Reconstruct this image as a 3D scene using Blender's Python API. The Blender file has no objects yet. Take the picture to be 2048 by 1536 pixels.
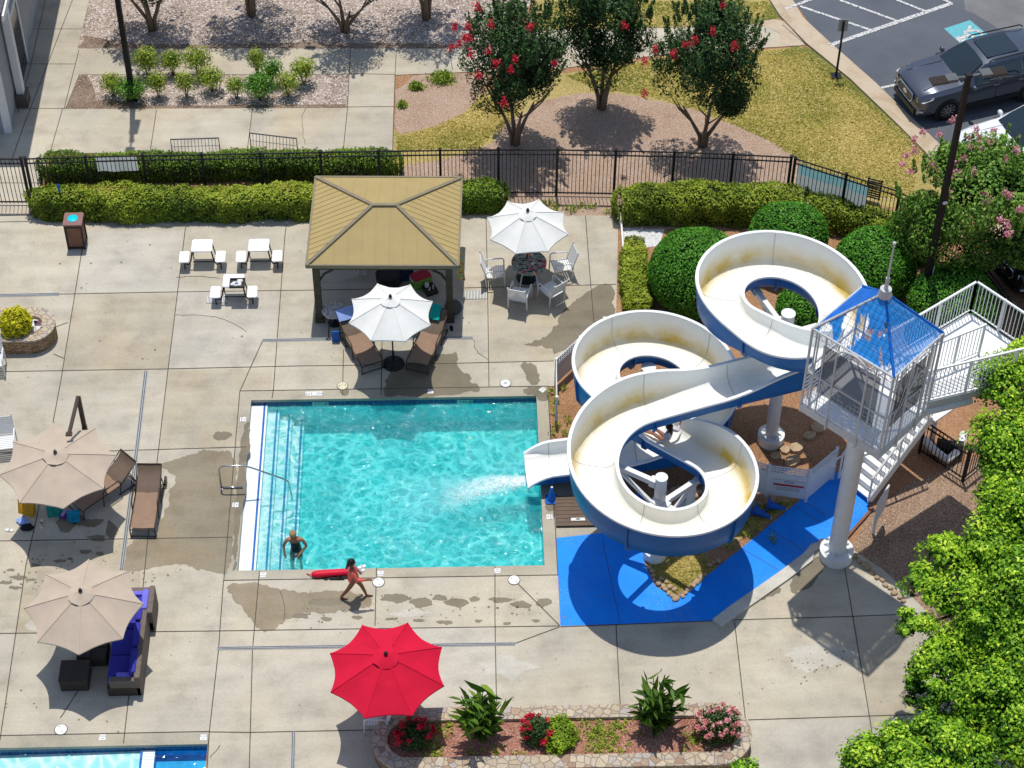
import bpy, bmesh, math, random
import numpy as np
from mathutils import Vector, Matrix
R = math.radians
rnd = random.Random(7)
rng = np.random.default_rng(11)
scene = bpy.context.scene
COL = scene.collection

# ------------------------------------------------------------------ camera
CP = np.array([5.731897, -33.376807, 41.550455])
PITCH, ROLL, YAW, FOC = 0.80739012, 0.00956761, 0.03440204, 4200.0
_F = np.array([math.sin(YAW)*math.cos(PITCH), math.cos(YAW)*math.cos(PITCH), -math.sin(PITCH)])
_r0 = np.array([math.cos(YAW), -math.sin(YAW), 0.0]); _u0 = np.cross(_r0, _F)
_R = math.cos(ROLL)*_r0 + math.sin(ROLL)*_u0
_U = -math.sin(ROLL)*_r0 + math.cos(ROLL)*_u0
cam = bpy.data.cameras.new('camera'); camo = bpy.data.objects.new('camera', cam); COL.objects.link(camo)
cam.sensor_width = 36; cam.lens = FOC/2048*36; cam.clip_end = 2000; cam.clip_start = .5
camo.matrix_world = Matrix(((_R[0], _U[0], -_F[0], CP[0]), (_R[1], _U[1], -_F[1], CP[1]), (_R[2], _U[2], -_F[2], CP[2]), (0, 0, 0, 1)))
scene.camera = camo

def at(px, py, z=0.0):
    """survey point: where the sight line through a photo pixel meets the level z"""
    d = _F*FOC + _R*(px-1024) + _U*(768-py)
    t = (z-CP[2])/d[2]
    p = CP+t*d
    return Vector((float(p[0]), float(p[1]), z))

# ------------------------------------------------------------------ light
SUN_EL, SUN_AZ = R(75.3), R(4.5)      # sun beyond the pool, high
world = bpy.data.worlds.new('World'); scene.world = world; world.use_nodes = True
wn = world.node_tree.nodes; wl = world.node_tree.links
sky = wn.new('ShaderNodeTexSky'); sky.sky_type = 'NISHITA'; sky.sun_disc = False
sky.sun_elevation = SUN_EL; sky.sun_rotation = -SUN_AZ
wl.new(sky.outputs[0], wn['Background'].inputs[0]); wn['Background'].inputs[1].default_value = 0.132
sl = bpy.data.lights.new('sun', 'SUN'); so = bpy.data.objects.new('sun', sl); COL.objects.link(so)
sl.energy = 3.75; sl.angle = R(.53); sl.color = (1, .965, .9)
sd = Vector((-math.sin(SUN_AZ)*math.cos(SUN_EL), math.cos(SUN_AZ)*math.cos(SUN_EL), math.sin(SUN_EL)))
so.rotation_euler = sd.to_track_quat('Z', 'Y').to_euler(); so.location = (0, 60, 60)
scene.view_settings.view_transform = 'Standard'; scene.view_settings.look = 'None'
scene.view_settings.exposure = 0; scene.view_settings.gamma = 1
scene.render.engine = 'CYCLES'
scene.cycles.max_bounces = 8; scene.cycles.transparent_max_bounces = 16; scene.cycles.caustics_reflective = False; scene.cycles.caustics_refractive = False
scene.render.film_transparent = False
try: scene.cycles.use_denoising = True
except Exception: pass

# ------------------------------------------------------------------ materials
MATS = {}
class NT:
    def __init__(s, name):
        s.m = bpy.data.materials.new(name); s.m.use_nodes = True
        s.t = s.m.node_tree; s.n = s.t.nodes; s.b = s.n['Principled BSDF']; s.b.inputs['Specular IOR Level'].default_value = .2; s.out = s.n['Material Output']
        MATS[name] = s.m
        s._c = None
    def co(s):
        if not s._c: s._c = s.n.new('ShaderNodeTexCoord').outputs['Object']
        return s._c
    def link(s, a, b): s.t.links.new(a, b)
    def noise(s, scale, detail=4, rough=.55, vec=None, dist=0):
        n = s.n.new('ShaderNodeTexNoise'); n.inputs['Scale'].default_value = scale; n.inputs['Detail'].default_value = detail
        n.inputs['Roughness'].default_value = rough; n.inputs['Distortion'].default_value = dist
        s.link(vec or s.co(), n.inputs['Vector']); return n.outputs['Fac']
    def vor(s, scale, feature='F1', out='Color', vec=None, rand=1):
        n = s.n.new('ShaderNodeTexVoronoi'); n.feature = feature; n.inputs['Scale'].default_value = scale
        n.inputs['Randomness'].default_value = rand
        s.link(vec or s.co(), n.inputs['Vector']); return n.outputs[out]
    def ramp(s, fac, stops):
        n = s.n.new('ShaderNodeValToRGB'); e = n.color_ramp.elements
        e[0].position, e[1].position = stops[0][0], stops[-1][0]
        def c(v): return (v, v, v, 1) if not hasattr(v, '__len__') else (*v, 1)
        e[0].color, e[1].color = c(stops[0][1]), c(stops[-1][1])
        for p, v in stops[1:-1]:
            k = e.new(p); k.color = c(v)
        s.link(fac, n.inputs[0]); return n.outputs[0]
    def mix(s, fac, a, b, mode='MIX'):
        n = s.n.new('ShaderNodeMix'); n.data_type = 'RGBA'; n.blend_type = mode
        for k, v in ((0, fac), (6, a), (7, b)):
            if hasattr(v, 'is_output'): s.link(v, n.inputs[k])
            elif hasattr(v, '__len__'): n.inputs[k].default_value = (*v, 1)
            else: n.inputs[k].default_value = v if k == 0 else (v, v, v, 1)
        return n.outputs[2]
    def math(s, op, a, b=0.0, clamp=False):
        n = s.n.new('ShaderNodeMath'); n.operation = op; n.use_clamp = clamp
        for i, v in enumerate((a, b)):
            if hasattr(v, 'is_output'): s.link(v, n.inputs[i])
            else: n.inputs[i].default_value = v
        return n.outputs[0]
    def attr(s, name, out='Fac'):
        n = s.n.new('ShaderNodeAttribute'); n.attribute_name = name; return n.outputs[out]
    def mapping(s, scale=(1, 1, 1), rot=(0, 0, 0), vec=None):
        n = s.n.new('ShaderNodeMapping'); n.inputs['Scale'].default_value = scale; n.inputs['Rotation'].default_value = rot
        s.link(vec or s.co(), n.inputs['Vector']); return n.outputs[0]
    def color(s, c):
        i = s.b.inputs['Base Color']
        if hasattr(c, 'is_output'): s.link(c, i)
        else: i.default_value = (*c, 1)
        return s
    def set(s, **k):
        for a, v in k.items():
            i = s.b.inputs[a.replace('_', ' ')]
            if hasattr(v, 'is_output'): s.link(v, i)
            else: i.default_value = v
        return s
    def bump(s, h, strength=.3, dist=.01):
        n = s.n.new('ShaderNodeBump'); n.inputs['Strength'].default_value = strength; n.inputs['Distance'].default_value = dist
        s.link(h, n.inputs['Height']); s.link(n.outputs[0], s.b.inputs['Normal']); return s

def plain(name, c, rough=.5, var=.12, scale=6, metal=0, bump=0, bscale=60, **k):
    """everyday painted / fabric / metal surface with mild mottling"""
    t = NT(name)
    n = t.noise(scale, 5)
    t.color(t.mix(t.ramp(n, [(.3, 0), (.7, 1)]), tuple(max(0, v*(1-var)) for v in c), tuple(min(1, v*(1+var)) for v in c)))
    t.set(Roughness=rough, Metallic=metal)
    if bump: t.bump(t.noise(bscale, 3), bump, .01)
    for a, v in k.items(): t.set(**{a: v})
    return t.m

def concrete(name, c, wet=0, stain=.35):
    t = NT(name)
    big = t.ramp(t.noise(.22, 3, .5), [(.3, .86), (.7, 1.1)])
    mid = t.ramp(t.noise(1.1, 6, .62), [(.28, .78), (.5, 1.0), (.75, 1.11)])
    fine = t.ramp(t.noise(16, 6, .7), [(.25, .86), (.75, 1.1)])
    grain = t.ramp(t.noise(120, 2, .6), [(.25, .87), (.75, 1.12)])
    streak = t.ramp(t.noise(1.0, 5, .6, t.mapping((.35, 2.2, 1))), [(.3, .9), (.7, 1.08)])
    f = t.mix(1, t.mix(1, t.mix(1, big, mid, 'MULTIPLY'), t.mix(1, fine, grain, 'MULTIPLY'), 'MULTIPLY'), streak, 'MULTIPLY')
    warm = t.ramp(t.noise(.45, 5, .6, dist=.6), [(.44, 0), (.68, stain)])
    pits = t.ramp(t.vor(7.5, 'F1', 'Distance'), [(.035, .62), (.06, 1)])
    pm = t.ramp(t.noise(.6, 4), [(.47, 0), (.6, 1)])
    base = t.mix(warm, c, (c[0]*.98, c[1]*.87, c[2]*.70))
    col = t.mix(1, base, f, 'MULTIPLY')
    col = t.mix(t.math('MULTIPLY', pm, .8), col, t.mix(1, col, pits, 'MULTIPLY'))
    t.color(col).set(Roughness=.9 if not wet else .42)
    t.bump(t.noise(70, 4, .7), .22 if not wet else .1, .006)
    return t.m

def leafmat(name, cs, rough=.6, trans=.3):
    t = NT(name); rough = max(rough, .5); t.b.inputs['Specular IOR Level'].default_value = .22
    col = t.ramp(t.attr('tint'), [(i/(len(cs)-1), c) for i, c in enumerate(cs)])
    t.color(col).set(Roughness=rough)
    tr = t.n.new('ShaderNodeBsdfTranslucent'); t.link(t.mix(1, col, (1.3, 1.5, .55), 'MULTIPLY'), tr.inputs[0])
    mx = t.n.new('ShaderNodeMixShader'); mx.inputs[0].default_value = trans
    t.link(t.b.outputs[0], mx.inputs[1]); t.link(tr.outputs[0], mx.inputs[2]); t.link(mx.outputs[0], t.out.inputs[0])
    return t.m

# ------------------------------------------------------------------ object helpers
def tag(o, label=None, cat=None, group=None, kind=None):
    if label: o['label'] = label
    if cat: o['category'] = cat
    if group: o['group'] = group
    if kind: o['kind'] = kind
    return o
def thing(name, label, cat, loc=(0, 0, 0), rz=0, group=None):
    o = bpy.data.objects.new(name, None); COL.objects.link(o)
    o.location = loc; o.rotation_euler = (0, 0, rz); o.empty_display_size = .2
    return tag(o, label, cat, group)
def dup(root, loc=None, rz=None, label=None, group=None, parent=None, sc=None):
    c = root.copy(); COL.objects.link(c)
    if parent is not None: c.parent = parent
    if loc is not None: c.location = loc
    if rz is not None: c.rotation_euler = (c.rotation_euler[0], c.rotation_euler[1], rz)
    if sc is not None: c.scale = sc if hasattr(sc, '__len__') else (sc, sc, sc)
    if label: c['label'] = label
    if group: c['group'] = group
    for ch in list(root.children): dup(ch, parent=c)
    return c
def link_mesh(name, me, mats, parent=None, smooth=False):
    o = bpy.data.objects.new(name, me); COL.objects.link(o)
    for m in (mats if isinstance(mats, (list, tuple)) else [mats]): me.materials.append(m)
    if smooth: me.shade_smooth()
    if parent is not None: o.parent = parent
    return o

class MB:
    """collects shapes into one mesh; world coordinates are stored relative to org"""
    def __init__(s, org=(0, 0, 0)): s.v = []; s.f = []; s.mi = []; s.org = Vector(org); s.cur = 0
    def add(s, vs, fs, mi=None):
        k = len(s.v); s.v += [tuple(Vector(v)-s.org) for v in vs]; s.f += [tuple(i+k for i in f) for f in fs]
        s.mi += [s.cur if mi is None else mi]*len(fs); return s
    def box(s, c, size, rz=0, rx=0, ry=0, mi=None):
        M = Matrix.Translation(c) @ Matrix.Rotation(rz, 4, 'Z') @ Matrix.Rotation(ry, 4, 'Y') @ Matrix.Rotation(rx, 4, 'X')
        x, y, z = (k/2 for k in size)
        vs = [M @ Vector(p) for p in ((-x, -y, -z), (x, -y, -z), (x, y, -z), (-x, y, -z), (-x, -y, z), (x, -y, z), (x, y, z), (-x, y, z))]
        return s.add(vs, [(3, 2, 1, 0), (4, 5, 6, 7), (0, 1, 5, 4), (1, 2, 6, 5), (2, 3, 7, 6), (3, 0, 4, 7)], mi)
    def rbox(s, c, size, r=.03, rz=0, seg=3, mi=None, dome=0):
        """box with rounded vertical edges and a chamfered top"""
        x, y, z = size[0]/2, size[1]/2, size[2]/2
        r = min(r, x*.98, y*.98); out = []
        for cx, cy, a0 in ((x-r, y-r, 0), (-x+r, y-r, 90), (-x+r, -y+r, 180), (x-r, -y+r, 270)):
            for k in range(seg+1):
                a = R(a0+90*k/seg); out.append((cx+r*math.cos(a), cy+r*math.sin(a)))
        n = len(out); e = min(r*.5, z*.6)
        M = Matrix.Translation(c) @ Matrix.Rotation(rz, 4, 'Z')
        def ring(q, zz): return [M @ Vector((p[0]*(1-q/x), p[1]*(1-q/y), zz)) for p in out]
        rs = [ring(e*.6, -z), ring(0, -z+e), ring(0, z-e), ring(e*.35, z-e*.3), ring(e, z+dome*.0)]
        vs = [p for r_ in rs for p in r_]; fs = []
        for k in range(len(rs)-1):
            for i in range(n):
                j = (i+1) % n; fs.append((k*n+i, k*n+j, (k+1)*n+j, (k+1)*n+i))
        fs.append(tuple(range(n-1, -1, -1)))
        if dome:
            vs.append(M @ Vector((0, 0, z+dome))); q = len(vs)-1; k = len(rs)-1
            fs += [(k*n+i, k*n+(i+1) % n, q) for i in range(n)]
        else: fs.append(tuple((len(rs)-1)*n+i for i in range(n)))
        return s.add(vs, fs, mi)
    def bar(s, a, b, w, h=None, up=(0, 0, 1), mi=None):
        a, b = Vector(a), Vector(b); h = h or w; d = (b-a).normalized(); u = Vector(up)
        if abs(d.dot(u)) > .98: u = Vector((1, 0, 0))
        x = d.cross(u).normalized(); y = x.cross(d)
        vs = [p+x*i*w/2+y*j*h/2 for p in (a, b) for i, j in ((-1, -1), (1, -1), (1, 1), (-1, 1))]
        return s.add(vs, [(0, 1, 2, 3), (7, 6, 5, 4), (0, 4, 5, 1), (1, 5, 6, 2), (2, 6, 7, 3), (3, 7, 4, 0)], mi)
    def tube(s, pts, r, seg=8, closed=False, mi=None):
        pts = [Vector(p) for p in pts]; n = len(pts); rs = r if hasattr(r, '__len__') else [r]*n
        vs = []; x = None
        for i, p in enumerate(pts):
            if closed: d = pts[(i+1) % n]-pts[i-1]
            else: d = pts[min(i+1, n-1)]-pts[max(i-1, 0)]
            d.normalize()
            if x is None:
                q = Vector((0, 0, 1)) if abs(d.z) < .9 else Vector((1, 0, 0)); x = d.cross(q).normalized()
            else:
                x = (x-d*x.dot(d))
                x = x.normalized() if x.length > 1e-6 else d.orthogonal().normalized()
            y = d.cross(x)
            vs += [p+(x*math.cos(2*math.pi*k/seg)+y*math.sin(2*math.pi*k/seg))*rs[i] for k in range(seg)]
        fs = []
        for i in range(n if closed else n-1):
            j = (i+1) % n
            for k in range(seg):
                l = (k+1) % seg; fs.append((i*seg+k, i*seg+l, j*seg+l, j*seg+k))
        if not closed: fs += [tuple(range(seg-1, -1, -1)), tuple((n-1)*seg+k for k in range(seg))]
        return s.add(vs, fs, mi)
    def cyl(s, a, b, r0, r1=None, seg=20, mi=None): return s.tube([a, b], [r0, r0 if r1 is None else r1], seg, mi=mi)
    def lathe(s, c, prof, seg=24, mi=None, sx=1, sy=1, rz=0, cap=True):
        c = Vector(c); vs = []; n = len(prof); fs = []
        for r, z in prof:
            for k in range(seg):
                a = 2*math.pi*k/seg; q = Vector((r*math.cos(a)*sx, r*math.sin(a)*sy, z)); q.rotate(Matrix.Rotation(rz, 3, 'Z')); vs.append(c+q)
        for i in range(n-1):
            for k in range(seg):
                l = (k+1) % seg; fs.append((i*seg+k, i*seg+l, (i+1)*seg+l, (i+1)*seg+k))
        if cap: fs += [tuple(range(seg-1, -1, -1)), tuple((n-1)*seg+k for k in range(seg))]
        return s.add(vs, fs, mi)
    def poly(s, pts, mi=None): return s.add(pts, [tuple(range(len(pts)))], mi)
    def prism(s, pts, z0, z1, mi=None):
        n = len(pts); vs = [(p[0], p[1], z0) for p in pts]+[(p[0], p[1], z1) for p in pts]
        fs = [tuple(range(n-1, -1, -1)), tuple(range(n, 2*n))]+[(i, (i+1) % n, n+(i+1) % n, n+i) for i in range(n)]
        return s.add(vs, fs, mi)
    def ball(s, c, r, seg=10, rings=6, mi=None, sc=(1, 1, 1), jit=0):
        c = Vector(c); vs = [c+Vector((0, 0, -r*sc[2]))]; fs = []
        for i in range(1, rings):
            t = math.pi*i/rings
            for k in range(seg):
                a = 2*math.pi*k/seg; q = r*(1+(rnd.uniform(-jit, jit) if jit else 0))
                vs.append(c+Vector((q*math.sin(t)*math.cos(a)*sc[0], q*math.sin(t)*math.sin(a)*sc[1], -q*math.cos(t)*sc[2])))
        vs.append(c+Vector((0, 0, r*sc[2])))
        for k in range(seg): fs.append((0, 1+(k+1) % seg, 1+k))
        for i in range(rings-2):
            for k in range(seg):
                l = (k+1) % seg; fs.append((1+i*seg+k, 1+i*seg+l, 1+(i+1)*seg+l, 1+(i+1)*seg+k))
        e = len(vs)-1; b = 1+(rings-2)*seg
        for k in range(seg): fs.append((b+k, b+(k+1) % seg, e))
        return s.add(vs, fs, mi)
    def build(s, name, mats, parent=None, smooth=False, fix=True):
        me = bpy.data.meshes.new(name); me.from_pydata(s.v, [], s.f)
        if fix:
            bm = bmesh.new(); bm.from_mesh(me); bmesh.ops.recalc_face_normals(bm, faces=bm.faces[:]); bm.to_mesh(me); bm.free()
        o = link_mesh(name, me, mats, parent, smooth)
        if any(s.mi): me.polygons.foreach_set('material_index', s.mi)
        if smooth == 'auto':
            me.shade_smooth(); me.set_sharp_from_angle(angle=R(35))
        return o

def sheet(name, pix, z, m, kind='structure', z_at=0.0, parent=None):
    """flat ground sheet from surveyed outline"""
    b = MB(); b.poly([Vector((p.x, p.y, z)) for p in (at(x, y, z_at) for x, y in pix)])
    me = bpy.data.meshes.new(name); me.from_pydata(b.v, [], b.f)
    bm = bmesh.new(); bm.from_mesh(me)
    for f in bm.faces:
        if f.normal.z < 0: f.normal_flip()
    bmesh.ops.triangulate(bm, faces=bm.faces[:]); bm.to_mesh(me); bm.free()
    o = link_mesh(name, me, m, parent); o['kind'] = kind
    return o
def ragged(pix, amp=3.5, it=3, r=rnd):
    pts = list(pix)
    for k in range(it):
        out = []
        for i, p in enumerate(pts):
            q = pts[(i+1) % len(pts)]; L = math.hypot(q[0]-p[0], q[1]-p[1])
            out.append(p)
            if L > 3: out.append(((p[0]+q[0])/2+r.gauss(0, 1)*min(amp, L*.16), (p[1]+q[1])/2+r.gauss(0, 1)*min(amp, L*.16)*.7))
        pts = out; amp *= .62
    return pts
def smoothloop(pts, it=2):
    for _ in range(it):
        out = []
        for i, p in enumerate(pts):
            q = pts[(i+1) % len(pts)]
            out += [(p[0]*.75+q[0]*.25, p[1]*.75+q[1]*.25), (p[0]*.25+q[0]*.75, p[1]*.25+q[1]*.75)]
        pts = out
    return pts

# ------------------------------------------------------------------ foliage
def vnoise(p, f, seed=0):
    r = np.random.default_rng(seed); out = 0
    for k in range(5):
        d = r.normal(size=3); d /= np.linalg.norm(d); out = out+np.sin((p@d)*f*r.uniform(.7, 1.5)+r.uniform(0, 6.28))
    return out/5
def leafmesh(name, P, N, size, mats, parent=None, tint=None, aspect=.55, up=.0, seed=0, core=None, shape='diamond', org=None, droop=0, spin=None):
    """P points, N outward directions -> one mesh of leaf faces (plus an optional dark core (verts, faces))"""
    r = np.random.default_rng(seed); n = len(P)
    N = N+r.normal(size=(n, 3))*.55; N[:, 2] += up; N /= np.linalg.norm(N, axis=1)[:, None]
    T = r.normal(size=(n, 3)) if spin is None else spin+r.normal(size=(n, 3))*.35
    T[:, 2] -= droop
    T -= N*(T*N).sum(1)[:, None]; T /= np.linalg.norm(T, axis=1)[:, None]
    B = np.cross(N, T); L = (size*r.uniform(.65, 1.3, n))[:, None]
    if shape == 'diamond': uv = [(-1, 0), (-.05, aspect), (1, 0), (-.05, -aspect)]
    elif shape == 'lobed': uv = [(-.9, 0), (-.25, .62), (.15, .34), (1, 0), (.15, -.34), (-.25, -.62)]
    elif shape == 'long': uv = [(-1, 0), (-.55, aspect), (.25, aspect*.8), (1, 0), (.25, -aspect*.8), (-.55, -aspect)]
    else: uv = [(-.9, 0), (-.55, .62), (-.1, .38), (.28, .86), (.42, .32), (1, 0), (.42, -.32), (.28, -.86), (-.1, -.38), (-.55, -.62)]
    k = len(uv)
    V = np.stack([P+T*L*a+B*L*b+(N*L*(-.25*abs(a)**2)) for a, b in uv], 1).reshape(-1, 3)
    if org is not None: V = V-np.array(org)
    cv, cf = core if core else ([], [])
    nc = len(cv)
    me = bpy.data.meshes.new(name)
    if nc: V = np.concatenate([np.array([tuple(v) for v in cv])-(np.array(org) if org is not None else 0), V])
    me.vertices.add(len(V)); me.vertices.foreach_set('co', V.astype(np.float32).ravel())
    cl = [len(f) for f in cf]; ci = [i for f in cf for i in f]
    loops = np.concatenate([np.array(ci, int), np.arange(nc, nc+n*k)]) if nc else np.arange(n*k)
    tot = np.concatenate([np.array(cl, int), np.full(n, k)]) if nc else np.full(n, k)
    me.loops.add(len(loops)); me.loops.foreach_set('vertex_index', loops.astype(np.int32))
    me.polygons.add(len(tot)); me.polygons.foreach_set('loop_start', np.concatenate([[0], np.cumsum(tot)[:-1]]).astype(np.int32))
    me.polygons.foreach_set('loop_total', tot.astype(np.int32))
    if nc: me.polygons.foreach_set('material_index', np.concatenate([np.ones(len(cl)), np.zeros(n)]).astype(np.int32))
    me.update(calc_edges=True)
    t = r.uniform(0, 1, n) if tint is None else np.clip(tint, 0, 1)
    a = me.attributes.new('tint', 'FLOAT', 'FACE'); a.data.foreach_set('value', np.concatenate([np.zeros(len(cl)), t]).astype(np.float32))
    return link_mesh(name, me, mats, parent)
def ellipsoid_shell(n, c, rad, seed, lump=.16, f=2.2, inner=.25, low=-.75):
    r = np.random.default_rng(seed); D = r.normal(size=(n*2, 3)); D /= np.linalg.norm(D, axis=1)[:, None]
    D = D[D[:, 2] > low][:n]; m = len(D)
    q = 1+lump*vnoise(D, f*2, seed+1)+lump*.6*vnoise(D, f*5, seed+2)-inner*r.random(m)**2.2
    return np.array(c)+D*np.array(rad)*q[:, None], D/np.array(rad)*np.mean(rad), q
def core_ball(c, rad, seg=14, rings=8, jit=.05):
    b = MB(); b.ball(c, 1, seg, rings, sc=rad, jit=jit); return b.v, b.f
# ------------------------------------------------------------------ ground materials
CONC = (.475, .432, .347)
concrete('deck_concrete', CONC)
concrete('coping_concrete', (.405, .368, .288), stain=.25)
concrete('walk_concrete', (.475, .43, .345), stain=.6)
concrete('wet_concrete', (.20, .17, .118), wet=1)
concrete('damp_concrete', (.275, .235, .168), stain=.6)
concrete('pale_concrete', (.6, .57, .5), stain=.3)
plain('joint_dark', (.075, .065, .05), .9); plain('joint_pale', (.5, .48, .44), .9)
def groundmat(name, cs, s1=.9, s2=35, s3=110, bump=.6, speck=None):
    t = NT(name)
    a = t.noise(s1, 6, .62); b = t.noise(s2, 5, .7); c = t.vor(s3, 'F1', 'Color')
    sep = t.n.new('ShaderNodeSeparateColor'); t.link(c, sep.inputs[0])
    v = t.math('ADD', t.math('MULTIPLY', a, .45), t.math('ADD', t.math('MULTIPLY', b, .35), t.math('MULTIPLY', sep.outputs[0], .32)))
    col = t.ramp(v, [(.3+.42*i/(len(cs)-1), k) for i, k in enumerate(cs)])
    if speck:
        col = t.mix(t.ramp(sep.outputs[1], [(speck[0], 0), (speck[0]+.02, 1)]), col, speck[1])
    t.color(col).set(Roughness=.95); t.bump(t.math('ADD', b, t.vor(s3, 'F1', 'Distance')), bump, .02)
    return t.m
groundmat('dirt', [(.17, .082, .036), (.34, .17, .082), (.50, .285, .16)], .7, 18, 60, .7, (.93, (.45, .36, .28)))
groundmat('mulch', [(.20, .12, .075), (.37, .245, .17), (.50, .37, .28)], .6, 22, 55, .7, (.9, (.55, .46, .38)))
groundmat('bark_mulch', [(.075, .048, .03), (.19, .125, .085), (.33, .25, .19)], .9, 25, 45, .8, (.9, (.42, .36, .3)))
groundmat('red_mulch', [(.13, .06, .035), (.31, .13, .085), (.46, .24, .18)], 1.5, 20, 38, .8, (.93, (.55, .40, .33)))
groundmat('gravel', [(.13, .09, .068), (.31, .24, .195), (.53, .445, .385)], .8, 9, 24, 1, (.9, (.70, .63, .57)))
groundmat('lawn', [(.10, .125, .02), (.27, .23, .055), (.46, .35, .13), (.55, .43, .19)], .42, 11, 55, .8, (.9, (.5, .40, .18)))
groundmat('lawn_green', [(.06, .11, .02), (.15, .18, .045), (.27, .24, .075)], .8, 16, 60, .8)
t = NT('asphalt')
t.color(t.mix(1, t.ramp(t.noise(.35, 5, .6), [(.3, (.082, .09, .108)), (.7, (.12, .13, .15))]), t.ramp(t.noise(130, 2, .6), [(.3, .75), (.7, 1.25)]), 'MULTIPLY')).set(Roughness=.85); t.bump(t.noise(110, 3), .35, .01)
t = NT('pale_asphalt')
t.color(t.mix(1, t.ramp(t.noise(.7, 5, .6), [(.3, (.125, .125, .13)), (.7, (.19, .19, .19))]), t.ramp(t.noise(90, 2, .6), [(.3, .7), (.7, 1.3)]), 'MULTIPLY')).set(Roughness=.9)
t = NT('road_paint'); w = t.ramp(t.noise(14, 6, .75), [(.42, (.12, .12, .13)), (.52, (.62, .62, .6))]); t.color(w).set(Roughness=.8)
t = NT('teal_road_paint'); t.color(t.ramp(t.noise(16, 6, .75), [(.36, (.10, .13, .14)), (.45, (.12, .40, .45)), (.7, (.15, .46, .5))])).set(Roughness=.8)
t = NT('blue_paint')
bc = t.mix(1, t.ramp(t.noise(1.0, 6, .65), [(.3, (.001, .20, .80)), (.7, (.002, .27, .94))]), t.ramp(t.noise(45, 4, .7), [(.25, .85), (.75, 1.14)]), 'MULTIPLY')
t.color(t.mix(t.math('MULTIPLY', t.ramp(t.noise(24, 7, .8), [(.52, 0), (.66, .8)]), t.ramp(t.noise(.8, 3), [(.46, .12), (.6, 1)])), bc, (.22, .36, .55))).set(Roughness=.55); t.bump(t.noise(60, 4, .7), .15, .006)
t = NT('kerb_concrete'); t.color(t.mix(1, t.ramp(t.noise(1.2, 6, .65, dist=.5), [(.3, (.40, .30, .20)), (.55, (.50, .41, .30)), (.75, (.46, .40, .31))]), t.ramp(t.noise(40, 4, .7), [(.25, .8), (.75, 1.15)]), 'MULTIPLY')).set(Roughness=.9)

# ------------------------------------------------------------------ ground sheets
PW, PD = 7.75, 5.903                       # swimming pool
def seg_line(b, pts, w, z):
    q = [at(x, y) for x, y in pts]
    for a, c in zip(q[:-1], q[1:]):
        d = (c-a).normalized(); n = Vector((-d.y, d.x, 0))*w/2
        b.poly([Vector((p.x, p.y, z)) for p in (a-n, c-n, c+n, a+n)])
# second pool rectangle (lower left corner of the site)
q0, q1 = at(-160, 1502), at(415, 1488)
LPX, LPY = q1.x, q1.y
b = MB()
xs = [-400, -12, LPX, 0, PW, 12, 400]; xs = sorted(xs); ys = sorted([-400, -14, LPY, 0, PD, 14, 500])
for i in range(len(xs)-1):
    for j in range(len(ys)-1):
        cx, cy = (xs[i]+xs[i+1])/2, (ys[j]+ys[j+1])/2
        if 0 < cx < PW and 0 < cy < PD: continue
        if -12 < cx < LPX and -14 < cy < LPY: continue
        b.poly([(xs[i], ys[j], -.02), (xs[i+1], ys[j], -.02), (xs[i+1], ys[j+1], -.02), (xs[i], ys[j+1], -.02)])
b.build('ground', MATS['dirt'])['kind'] = 'structure'
def area(name, polys, z, m):
    b = MB()
    for p in polys: b.poly([Vector((q.x, q.y, z)) for q in (at(*k) for k in p)])
    me = bpy.data.meshes.new(name); me.from_pydata(b.v, [], b.f); bm = bmesh.new(); bm.from_mesh(me)
    for f in bm.faces:
        if f.normal.z < 0: f.normal_flip()
    bmesh.ops.triangulate(bm, faces=bm.faces[:]); bm.to_mesh(me); bm.free()
    o = link_mesh(name, me, m); o['kind'] = 'structure'; return o
cTL, cTR, cBR, cBL = (479.8, 782), (1095.6, 772.3), (1115.6, 1150), (447.6, 1161)
area('pool_deck', [
    [(-200, 437), (55, 431), (1237, 431), (1232, 640), (1110, 720), (1108, 772), cTR, cTL, (-200, 793)],
    [(-200, 793), cTL, cBL, (-260, 1172)],
    [(-260, 1172), cBL, cBR, (1121, 1252), (1425, 1242), (1500, 1190), (1622, 1103), (1650, 1085), (1700, 1096), (1765, 1138), (1810, 1180), (1880, 1250), (2020, 1390), (2120, 1463), (418.7, 1463), (-280, 1477)],
    [(418.7, 1463), (2120, 1463), (2250, 1700), (400, 1700)]], 0, MATS['deck_concrete'])
# coping ring round each pool
b = MB()
oc = [at(*c) for c in (cBL, cBR, cTR, cTL)]; ic = [Vector(p) for p in ((0, 0, 0), (PW, 0, 0), (PW, PD, 0), (0, PD, 0))]
for i in range(4):
    j = (i+1) % 4; b.poly([oc[i], oc[j], ic[j], ic[i]])
    b.poly([ic[i], ic[j], ic[j]-Vector((0, 0, .09)), ic[i]-Vector((0, 0, .09))])
la, lb = at(418.7, 1463), at(-280, 1477)
b.poly([la, lb, (lb.x, LPY, 0), (LPX, LPY, 0)])
b.poly([(LPX, LPY, 0), (lb.x, LPY, 0), (lb.x, LPY, -.09), (LPX, LPY, -.09)])
o = b.build('pool_coping', MATS['coping_concrete'], fix=False); o['kind'] = 'structure'
me = o.data; bm = bmesh.new(); bm.from_mesh(me)
for f in bm.faces:
    if f.normal.z < -.5: f.normal_flip()
bm.to_mesh(me); bm.free()

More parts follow.
